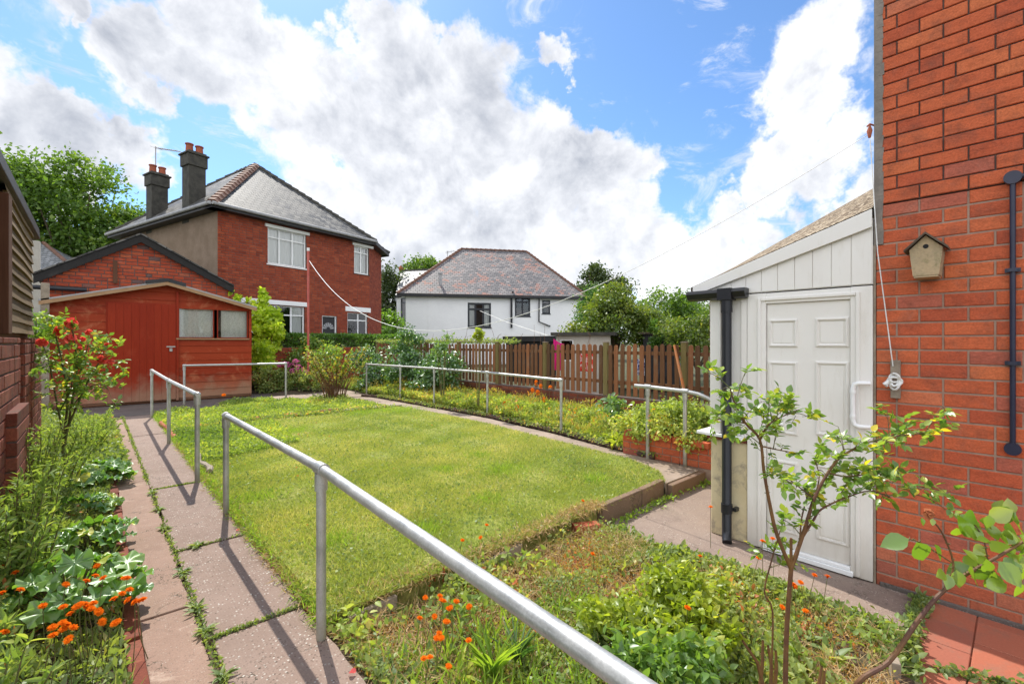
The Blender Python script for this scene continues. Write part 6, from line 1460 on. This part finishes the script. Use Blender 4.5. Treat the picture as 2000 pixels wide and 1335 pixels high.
# coral rose bush: stems sighted at one depth, leaflets in fives
class Spray:
    def __init__(s): s.p = []; s.a = []; s.n = []; s.s = []
    def leaf(s, p, a, n, z): s.p.append(p); s.a.append(a); s.n.append(n); s.s.append(z)
    def compound(s, g, p, d, L, z, k=5):
        d = d/np.linalg.norm(d); n = np.array([0, 0, 1.])+g.normal(size=3)*.45; sd = np.cross(n, d); sd /= np.linalg.norm(sd)
        for i in range(k//2):
            t = .45+.3*i
            for sg in (-1, 1): s.leaf(p+d*L*t, d*.5+sg*sd+g.normal(size=3)*.15, n+g.normal(size=3)*.3, z*g.uniform(.7, 1))
        s.leaf(p+d*L, d+g.normal(size=3)*.15, n+g.normal(size=3)*.3, z*g.uniform(.85, 1.15))
        return np.array([p, p+d*L])
    def build(s, g, name, T, mat, parent, lo=0., hi=1.):
        N = len(s.p)
        return None if N == 0 else leaves(name, T, np.array(s.p), np.array(s.a), np.array(s.n), np.array(s.s), lo+(hi-lo)*np.clip(g.normal(.5, .27, N), 0, 1), mat, parent)
def smooth_line(pts, n=4):
    pts = [np.asarray(p, float) for p in pts]; out = []
    for i in range(len(pts)-1):
        p0, p1, p2, p3 = pts[max(i-1, 0)], pts[i], pts[i+1], pts[min(i+2, len(pts)-1)]
        for k in range(n):
            t = k/n; out.append(.5*((2*p1)+(-p0+p2)*t+(2*p0-5*p1+4*p2-p3)*t*t+(-p0+3*p1-3*p2+p3)*t**3))
    out.append(pts[-1]); return np.array(out)
def rose_plant(seed, lines, lab, cat, node, L, z, mat, smat, T, twigs=0, k=5, thorn=True, name='rose_bush', hi=1., jit=.05):
    """lines: (points [(px,py,depth)], r0, r1, leaf start, leaf nodes)"""
    g = np.random.default_rng(seed); b = np_(P(*lines[0][0][0])); root = empty(name, tuple(b), lab, cat)
    sp = Spray(); m = MB(); fine = MB()
    for pts, r0, r1, t0, nn in lines:
        s = smooth_line([np_(P(*q)) for q in pts]); n = len(s); m.tube([tuple(p) for p in s], [r0+(r1-r0)*i/(n-1) for i in range(n)], 8, .5, True)
        if thorn:
            for q in range(n*2):
                i = g.integers(0, n-1); v = rdir(g, 1, .1)[0]; p = s[i]*.5+s[i+1]*.5; rr_ = r0+(r1-r0)*i/n; fine.tube([tuple(p+v*rr_*.7), tuple(p+v*(rr_+.006))], [.0022, .0003], 4, .5, False)
        for q in range(nn):
            t = (t0+(1-t0)*(q+g.random())/nn)*(n-1); i = min(int(t), n-2); p = s[i]*(1-(t-i))+s[i+1]*(t-i); tan = s[i+1]-s[i]; tan /= np.linalg.norm(tan)
            d = rdir(g, 1, .25)[0]+tan*.3
            if g.random() < twigs:
                e = p+d*node*g.uniform(.8, 2.2)+g.normal(size=3)*jit*.3; tw = smooth_line([p, (p+e)/2+np.array([0, 0, .01]), e], 3); fine.tube([tuple(v) for v in tw], [.0022, .0018, .0016, .0014, .0012, .0011, .001][:len(tw)], 4, .5, False)
                for u in (.35, .6, .8, 1.): 
                    pp = p+(e-p)*u; l = sp.compound(g, pp, rdir(g, 1, .15)[0]+(e-p)/np.linalg.norm(e-p)*.5, L*g.uniform(.7, 1.1), z, k); fine.tube([tuple(l[0]), tuple(l[1])], .0009, 3, .5, False)
            else:
                l = sp.compound(g, p, d, L*g.uniform(.8, 1.2), z, k); fine.tube([tuple(l[0]), tuple(l[1])], .0011, 3, .5, False)
    m.build('stem', smat, root, smooth=True); fine.build('twigs', 'stem_green', root); sp.build(g, 'foliage', T, mat, root, 0, hi)
    return root, g
D1 = 4.9
rose1, g = rose_plant(110, [
    ([(122, 930, D1), (124, 860, D1), (132, 780, D1), (122, 710, D1), (110, 660, D1), (106, 640, D1)], .014, .005, .25, 16),
    ([(126, 870, D1), (140, 790, D1), (150, 720, D1), (146, 670, D1), (140, 640, D1)], .012, .005, .25, 18),
    ([(130, 840, D1), (160, 770, D1), (185, 720, D1), (205, 700, D1), (214, 712, D1)], .011, .004, .2, 18),
    ([(124, 850, D1), (108, 770, D1), (95, 705, D1), (84, 674, D1)], .010, .004, .3, 12),
    ([(135, 800, D1), (170, 760, D1), (196, 750, D1-.2), (212, 760, D1-.3)], .008, .003, .2, 14),
    ([(140, 780, D1), (165, 700, D1+.1), (175, 660, D1+.2)], .008, .003, .2, 14),
    ([(118, 800, D1), (140, 755, D1-.2), (130, 730, D1-.3)], .008, .003, .2, 14)],
    'rose bush with coral-red blooms in front of the shed', 'rose bush', .11, .09, .062, 'leaf_rose', 'stem_green', TL, twigs=.5, thorn=False)
def bloom(name, c, r, mat, parent, seed, n=26):
    g = np.random.default_rng(seed); v = rdir(g, n, .35); k = np.linspace(.25, 1, n)[:, None]
    ax = np.cross(v, rdir(g, n)); T = (np.array([(-.5, -.45, .0), (.5, -.45, .0), (.6, .35, .10), (.2, .55, .22), (-.3, .52, .18), (-.6, .3, .08), (0, 0, -.06)]), [(6, 0, 1), (6, 1, 2), (6, 2, 3), (6, 3, 4), (6, 4, 5), (6, 5, 0)])
    return leaves(name, T, c+v*k*r*.7, ax, v, r*(.5+.7*k[:, 0]), .5, mat, parent)
for i, (px, py, s) in enumerate([(140, 632, 12), (116, 646, 10), (137, 661, 10), (82, 669, 9), (198, 702, 8), (213, 710, 9), (208, 673, 4), (173, 649, 6), (156, 680, 4), (162, 662, 5)]):
    bloom('bloom', np_(P(px, py, D1)), s/900*D1, 'rose_petal', rose1, 200+i)

# ---- orange hawkweeds, each plant a thing
HP = T_leaf(.45, .05, .1, 4)
def hawkweed(seed, px, py, zt, zb, lab, group, s=.020, double=False):
    g = np.random.default_rng(seed); e = np_(G(px, py, zt)); b = np.array([e[0]+g.normal(0, .03), e[1]+g.normal(0, .03)+.02, zb])
    root = empty('hawkweed_flower', tuple(b), lab, 'flower', group)
    mid = (b+e)/2+np.array([g.normal(0, .012), g.normal(0, .012), 0]); stem_mesh('stem', [smooth_line([b, mid, e], 3)], .0022, .0016, 'stem_green', root, 5)
    hd = [e]+([e+g.normal(size=3)*[.02, .02, .006]] if g.random() < .35 else [])
    P_, A_x, N_ = [], [], []
    up = np.array([0, -.25, 1.])+g.normal(size=3)*.25; up /= np.linalg.norm(up)
    for h_ in hd:
        for ring, nn, rr_, tl in ((0, 18, 1., .15), (1, 14, .72, .5), (2, 9, .45, 1.0)):
            for k in range(nn):
                a = 2*math.pi*(k+.5*ring)/nn; d = np.cross(up, [math.cos(a), math.sin(a), .01]); d /= np.linalg.norm(d); P_.append(h_+up*.001*ring); A_x.append(d+up*tl+g.normal(size=3)*.08); N_.append(up)
    sz = np.concatenate([[s*(1, .8, .6)[r_]]*n_ for _ in hd for r_, n_ in ((0, 18), (1, 14), (2, 9))])
    leaves('flower_head', HP, P_, A_x, N_, sz, .5, 'hawkweed_petal', root)
    m = MB()
    for h_ in hd: m.tube([tuple(h_-up*.010), tuple(h_-up*.002), tuple(h_+up*.003)], [.003, .006, .004], 8)
    m.build('calyx', 'hawkweed_centre', root, smooth=True)
for i, (x, y) in enumerate([(520, 700), (555, 765), (465, 780), (355, 800), (685, 765), (697, 828), (612, 877), (725, 892), (748, 888), (530, 943), (470, 920), (455, 905), (340, 920), (378, 957), (410, 920), (550, 1000), (617, 1008), (283, 1030), (360, 1015), (395, 1030), (340, 1040), (285, 1072), (368, 1095), (25, 1055), (110, 828), (52, 710), (83, 735), (10, 845), (230, 915), (430, 910), (490, 930)]):
    hawkweed(300+i, x/2.753, y/2.753+850, .34+.05*((i*7) % 5)/5, .04, 'orange hawkweed flower on a thin stem in the left bed', 'orange hawkweeds in the left bed')
for i, (x, y) in enumerate([(635, 870), (722, 883), (735, 888), (800, 890), (760, 930), (770, 925), (868, 923), (685, 972), (745, 998), (755, 1000), (605, 980), (710, 1063), (695, 1088), (722, 1088), (868, 1100), (1140, 963), (1230, 1037), (660, 1190), (760, 1240)]):
    hawkweed(340+i, 600+x/2.753, y/2.753+850, .16, -.10, 'orange hawkweed flower in the front bed beyond the long handrail', 'orange hawkweeds in the front bed', .018)
for i, (x, y) in enumerate([(835, 562), (965, 480), (932, 548), (1483, 350), (1535, 635)]):
    hawkweed(365+i, 600+x/2.753, y/2.753+850, .14, -.02, 'orange hawkweed flower beside the lawn kerb', 'orange hawkweeds by the lawn kerb', .018)
for i, (x, y, zt) in enumerate([(395, 608, .25), (352, 810, .1), (300, 1022, .25), (608, 748, .25), (650, 738, .25), (592, 817, .2), (822, 888, .22), (875, 893, .25), (765, 918, .15), (740, 938, .12), (785, 1035, .06), (690, 1020, .06), (735, 925, .16)]):
    hawkweed(380+i, 1200+x/2.1025, y/2.1025+700, zt, -.10, 'tall orange hawkweed flower around the foreground rose stem', 'orange hawkweeds by the foreground rose', .020)
hawkweed(398, 437, 771, .45, .02, 'lone orange hawkweed flower behind the first post of the long handrail', 'lone hawkweed', .05)

# ============================================================ FRONT BED
fb = [(.98, .4), (2.0, .1), (3.0, .42), (3.38, .46), (3.42, 1.4), (3.36, 2.48), (3.5, 2.62), (.98, 2.60)]
fz = lambda x, y: .06*np.clip(1-(x-.96)/.5, 0, 1)
cover('front_weeds', 120, fb, 52000, lambda x, y: .02+.13*vnoise(x, y, 4, 77), .036, 'leaf_weed', T=TL, mean=.52, patch=.8, zb=-.095, z0f=fz, lab='dense low weeds covering the front bed', cat='weeds', ps=3, dens=(3.2, .45, 5))
cover('front_lime', 121, fb, 15000, lambda x, y: .02+.14*vnoise(x, y, 4, 79), .044, 'leaf_cover', T=TL, mean=.25, patch=.6, zb=-.09, z0f=fz, lab='bright yellow-green weed leaves scattered in the front bed', cat='weeds', ps=3, dens=(2.6, .48, 5))
cover('front_straw', 122, fb, 30000, lambda x, y: .06+0*x, .075, 'dry_straw', T=T_grass(.05), mean=.5, patch=.5, zb=-.095, z0f=fz, lab='dry dead stalks lying among the front weeds', cat='straw', ax_up=.1)
cover('litter', 118, fb, 26000, lambda x, y: .03+0*x, .022, 'leaf_rust', T=TQn, mean=.75, patch=.5, zb=-.10, z0f=fz, lab='brown leaf litter on the soil of the front bed', cat='litter', ax_up=.0)
cover('front_small_leaves', 119, fb, 36000, lambda x, y: .04+.08*vnoise(x, y, 5, 78), .020, 'leaf_weed', T=TQ, mean=.5, patch=.7, zb=-.095, z0f=fz, lab='tiny leaved weeds between the larger ones in the front bed', cat='weeds', ps=4, dens=(4, .42, 5))
cover('front_blades', 123, [(1.0, .8), (2.2, .6), (2.3, 1.9), (1.1, 2.3)], 1800, lambda x, y: .03+0*x, .13, 'grass_green', T=T_blade(.07), mean=.5, zb=-.10, z0f=fz, lab='grass blades in the near part of the front bed', cat='grass', ax_up=1.6)
bush(124, 1250, 1215, 2.55, (.24, .22, .08), 36, 60, .08, .042, 'leaf_lime', 'bright lime-green leafy clump in the middle of the front bed', T=TL, stems=18, base=-.10, sr=.004, mean=.3, extra=[(1330, 1150, 2.7, (.24, .24, .09), 22), (1190, 1190, 2.55, (.14, .12, .06), 8), (1370, 1230, 2.4, (.18, .18, .09), 14)])
bush(125, 1320, 1285, 2.1, (.20, .20, .10), 24, 46, .08, .05, 'leaf_rose', 'darker green leafy clump at the bottom of the frame behind the long handrail', T=TL, stems=10, base=-.10, sr=.004, mean=.5, extra=[(1240, 1300, 2.05, (.12, .12, .07), 7)])
def rosette(seed, px, py, zb, n, s, lab, mat='leaf_mallow', w=.32, tilt=(.3, 1.3), name='dock_plant', cat='plant'):
    g = np.random.default_rng(seed); b = G(px, py, zb); root = empty(name, tuple(b), lab, cat); a = g.uniform(0, 6.28, n)
    ax = np.stack([np.cos(a), np.sin(a), g.uniform(*tilt, n)], 1); nr = np.stack([-np.cos(a)*ax[:, 2], -np.sin(a)*ax[:, 2], np.ones(n)], 1)
    leaves('foliage', T_leaf(w, .06, .28, 7), np.tile(np_(b), (n, 1))+g.normal(size=(n, 3))*[.01, .01, .004], ax, nr, s*g.uniform(.6, 1.2, n), g.random(n), mat, root); m = MB(); m.tube([b-Vector((0, 0, .02)), b+Vector((0, 0, .02))], [.012, .004], 6); m.build('root_crown', 'stem_green', root); return root
rosette(126, 1215, 1255, -.08, 16, .24, 'big broad-leaved dock plant under the near end of the long handrail')
rosette(127, 1005, 1110, -.10, 16, .11, 'small upright green plant in the sunken middle of the front bed', tilt=(.8, 2.5))
rosette(128, 1015, 1165, -.10, 14, .10, 'round-leaved plant against the underside of the long handrail', w=.7)
rosette(129, 1445, 1265, -.10, 22, .15, 'leafy weed rosette beside the foreground rose stem', mat='leaf_weed')
rosette(130, 1560, 1255, -.10, 22, .13, 'weed rosette right of the foreground rose stem', mat='leaf_weed')
rosette(131, 1620, 1290, -.10, 18, .12, 'weed rosette near the wooden peg', mat='leaf_weed')
rosette(132, 960, 1330, -.10, 40, .26, 'tall grassy tuft at the bottom centre below the handrail', mat='grass_green', w=.05, tilt=(1.5, 4), name='grass_tuft', cat='grass tuft')
rosette(133, 1010, 1300, -.10, 30, .24, 'blue-green grassy tuft just right of the bottom centre tuft', mat='leaf_bramble', w=.05, tilt=(1.5, 4), name='grass_tuft', cat='grass tuft')
rosette(134, 900, 1330, -.08, 30, .14, 'leafy carnation-like tuft near the fallen petal', mat='leaf_lime', w=.18)
rosette(135, 805, 1300, -.08, 20, .12, 'lime weed rosette left of the bottom centre tuft', mat='leaf_lime', w=.25)
rosette(136, 1270, 975, -.12, 14, .06, 'tiny dandelion at the foot of the kerb slab', mat='grass_green', w=.3); rosette(137, 1230, 990, -.12, 14, .08, 'dandelion leaves under the tilted kerb slab', mat='grass_green', w=.3)
rosette(138, 1200, 1045, -.12, 20, .08, 'leafy weed at the corner of the door path by the loose brick', mat='leaf_weed')
for k, (px, py) in enumerate([(840, 1135), (848, 1120), (867, 1125), (869, 1095)]):
    g = np.random.default_rng(140+k); b = np_(G(px, py+14, -.05)); root = empty('red_spike', tuple(b), 'small crimson flower spike at the near lawn edge', 'flower', 'crimson spikes at the lawn edge'); e = b+np.array([g.normal(0, .01), 0, .12]); stem_mesh('stem', [np.array([b, e])], .002, .0015, 'stem_red', root, 4)
    n = 30; t = g.random(n); p = b+(e-b)*t[:, None]; leaves('blooms', TQ, p, rdir(g, n, .5), rdir(g, n), .012, .5, 'red_spike', root)
tall_weeds(150, 2.35, 2.15, 10, .16, .16, 'reddish dead weed stalks in the sunken centre of the front bed', per=14, size=.03, mat='leaf_rust', rhi=1., zb=-.1, r0=.002)
tall_weeds(151, 2.9, 2.1, 20, .14, .25, 'pale flowering weed stalks by the door path', per=20, size=.03, mat='leaf_rust', rhi=.6, zb=-.1, r0=.002)

# ---- foreground rose with forked stem
D2 = 1.75
rose_plant(160, [
    ([(1533, 1560, D2), (1534, 1335, D2), (1537, 1220, D2), (1545, 1110, D2)], .0095, .008, .9, 0),
    ([(1545, 1110, D2), (1517, 1042, D2), (1504, 987, D2), (1492, 920, D2), (1484, 858, D2), (1456, 826, D2), (1434, 784, D2), (1426, 757, D2)], .008, .0025, .40, 16),
    ([(1484, 858, D2), (1500, 830, D2-.03), (1530, 812, D2-.05), (1560, 800, D2-.05)], .0035, .0015, .1, 11),
    ([(1456, 826, D2), (1430, 822, D2+.03), (1405, 818, D2+.05), (1385, 826, D2+.05)], .003, .0013, .1, 9),
    ([(1484, 870, D2), (1520, 878, D2), (1560, 885, D2)], .003, .0013, .2, 6),
    ([(1545, 1110, D2), (1572, 1032, D2), (1590, 974, D2), (1617, 923, D2), (1645, 890, D2), (1700, 862, D2), (1760, 850, D2), (1812, 846, D2)], .0075, .002, .45, 24),
    ([(1560, 1060, D2), (1588, 1016, D2), (1604, 994, D2), (1650, 972, D2), (1700, 958, D2), (1740, 972, D2)], .005, .0015, .45, 14),
    ([(1617, 923, D2), (1655, 930, D2-.04), (1700, 925, D2-.06), (1750, 930, D2-.05), (1790, 965, D2-.04)], .0035, .0013, .1, 16),
    ([(1590, 974, D2), (1560, 950, D2+.05), (1530, 935, D2+.08)], .003, .0013, .3, 8),
    ([(1590, 974, D2), (1600, 930, D2+.1), (1590, 895, D2+.12)], .003, .0013, .3, 8),
    ([(1545, 1110, D2), (1560, 1075, D2+.02), (1566, 1010, D2+.05), (1580, 960, D2+.05)], .0045, .002, .5, 7),
    ([(1545, 1105, D2), (1545, 1050, D2)], .006, .005, .9, 0),
    ([(1504, 1500, D2+.1), (1506, 1330, D2+.1), (1509, 1195, D2+.1), (1493, 1156, D2+.1), (1506, 1097, D2+.1), (1518, 1055, D2+.1), (1535, 1000, D2+.1)], .0045, .0018, .62, 8)],
    'tall forked rose bush in front of the white door', 'rose bush', .06, .042, .034, 'leaf_rose', 'stem_red', T_leaf(.62, .08, .12, 6), twigs=.5, k=5)
D3 = 1.3
rose3, g = rose_plant(161, [([(1640, 1420, D3+.1), (1675, 1333, D3), (1735, 1292, D3), (1790, 1215, D3), (1830, 1165, D3), (1872, 1130, D3), (1910, 1108, D3), (1960, 1080, D3), (2010, 1050, D3)], .0075, .0035, .99, 0),
    ([(1850, 1150, D3), (1862, 1100, D3), (1840, 1040, D3), (1815, 1010, D3)], .003, .002, .99, 0), ([(1862, 1100, D3), (1800, 1060, D3), (1775, 1052, D3)], .002, .0012, .99, 0), ([(1930, 1098, D3), (1920, 1050, D3), (1900, 1020, D3)], .002, .0012, .99, 0)],
    'arching rose stem with large lime leaves at the lower right', 'rose', .05, .03, .03, 'leaf_young', 'stem_red', TLr, twigs=0)
big = [(1775, 1052, 50, 205), (1790, 1058, 52, -60), (1825, 1062, 34, -70), (1845, 1118, 30, 180), (1852, 1120, 32, 235), (1868, 1112, 34, -90), (1868, 1030, 30, -60), (1895, 1050, 46, 110), (1880, 1030, 40, -35), (1900, 1092, 40, 0), (1885, 1108, 40, 40), (1890, 1112, 50, -45), (1905, 1055, 34, 60), (1935, 1075, 55, 10), (1950, 1095, 52, -60), (1930, 1012, 45, 30), (1912, 1020, 34, 170), (1960, 1030, 45, -20), (1975, 1105, 46, 20), (1985, 1075, 45, 50), (1905, 1008, 40, 175), (1985, 1000, 44, 200), (1945, 1000, 30, 80), (1990, 1135, 40, 90), (1965, 1000, 40, -30), (1930, 1120, 34, -20), (1800, 1010, 16, -90), (1822, 1012, 14, 250), (1995, 1040, 44, 130), (1970, 1050, 36, 160), (1950, 1055, 40, 100)]
rb_ = np.random.default_rng(404); big += [(int(rb_.uniform(1890, 2000)), int(rb_.uniform(1000, 1150)), int(rb_.uniform(26, 46)), int(rb_.uniform(0, 360))) for _ in range(22)]
right_v = np.array([CS, -SN, 0]); fwd = np.array([SN, CS, 0]); Pp, Aa, Nn, Ss = [], [], [], []
for px, py, s, a in big:
    a = math.radians(a); Pp.append(np_(P(px, py, D3+g.normal(0, .03)))); Aa.append(right_v*math.cos(a)+np.array([0, 0, 1])*math.sin(a)+fwd*g.normal(0, .25)); Nn.append(-fwd+np.array([0, 0, .9])+g.normal(size=3)*.35); Ss.append(s/900*D3*.98)
leaves('foliage', TLr, Pp, Aa, Nn, Ss, np.clip(g.normal(.35, .25, len(Ss)), 0, 1), 'leaf_young', rose3)
bloom('dried_bloom', np_(P(1813, 1003, D3)), .016, 'rose_dry', rose3, 9, 22)
# pruned stubs, wooden peg, fallen petals
g = np.random.default_rng(162); b = G(1500, 1335, -.1); root = empty('pruned_stubs', tuple(b), 'cluster of bare pruned stems at the foot of the foreground rose', 'stubs'); st = []
for px, py, qx, qy in [(1500, 1335, 1450, 1250), (1505, 1335, 1500, 1260), (1510, 1335, 1515, 1270), (1590, 1345, 1605, 1300), (1600, 1345, 1610, 1310), (1480, 1340, 1490, 1250)]: st.append(np.array([np_(P(px, py+40, 1.95)), np_(P((px+qx)/2+4, (py+qy)/2, 1.95)), np_(P(qx, qy, 1.95))]))
stem_mesh('stubs', st, .009, .005, 'stem_red', root, 7)
b = G(1748, 1345, -.15); root = empty('wooden_peg', tuple(b), 'weathered wooden peg at the corner of the tiles', 'peg'); m = MB().frame((b.x, b.y), (1, .3)); m.box(-.035, .035, -.02, .02, -.25, .0, .5); m.build('peg', 'pale_wood', root, bevel=.006)
def petal(px, py, z, s, lab):
    c = G(px, py, z); m = MB(); n = 10; top = [(c.x+s*math.cos(t)*(1 if math.cos(t) > 0 else .7), c.y+s*.6*math.sin(t), z+.012+.008*math.sin(t*2)) for t in np.linspace(0, 6.283, n, endpoint=False)]; m.add(top+[(c.x, c.y, z+.004)], [(i, (i+1) % n, n) for i in range(n)]); tag(m.build('fallen_petal', 'fallen_petal', smooth=True), lab, 'petal')
petal(687, 1315, .004, .022, 'pink fallen petal on the path edge at the bottom'); petal(464, 1036, .004, .018, 'red fallen petal at the lawn side of the path'); 
# weeds between the tiles and along the wall foot
ribbon('tile_weeds', 170, [(3.2, .42), (3.75, .44), (4.15, .44)], 1500, .02, .04, 'leaf_weed', -.145, 'weeds along the joint between the tiles and the door path', 'weeds', T=TL, rhi=.5)
ribbon('tile_weeds', 171, [(3.3, .3), (3.45, .0), (3.6, -.3)], 700, .012, .03, 'leaf_weed', -.145, 'weeds in the joints between the quarry tiles', 'weeds', T=TL, rhi=.5)
ribbon('kerb_weeds', 172, [(3.7, 2.60), (4.8, 2.62), (5.6, 2.58)], 700, .03, .035, 'grass_green', -.145, 'green weeds at the foot of the lawn kerb and step', 'weeds', T=TL)
ribbon('bed_edge_weeds', 173, [(3.42, 2.5), (3.48, 1.4), (3.42, .5), (3.05, .42)], 5200, .045, .05, 'leaf_weed', -.12, 'weeds leaning over the edge of the door path', 'weeds', T=TL, rhi=.6, zs=.03)
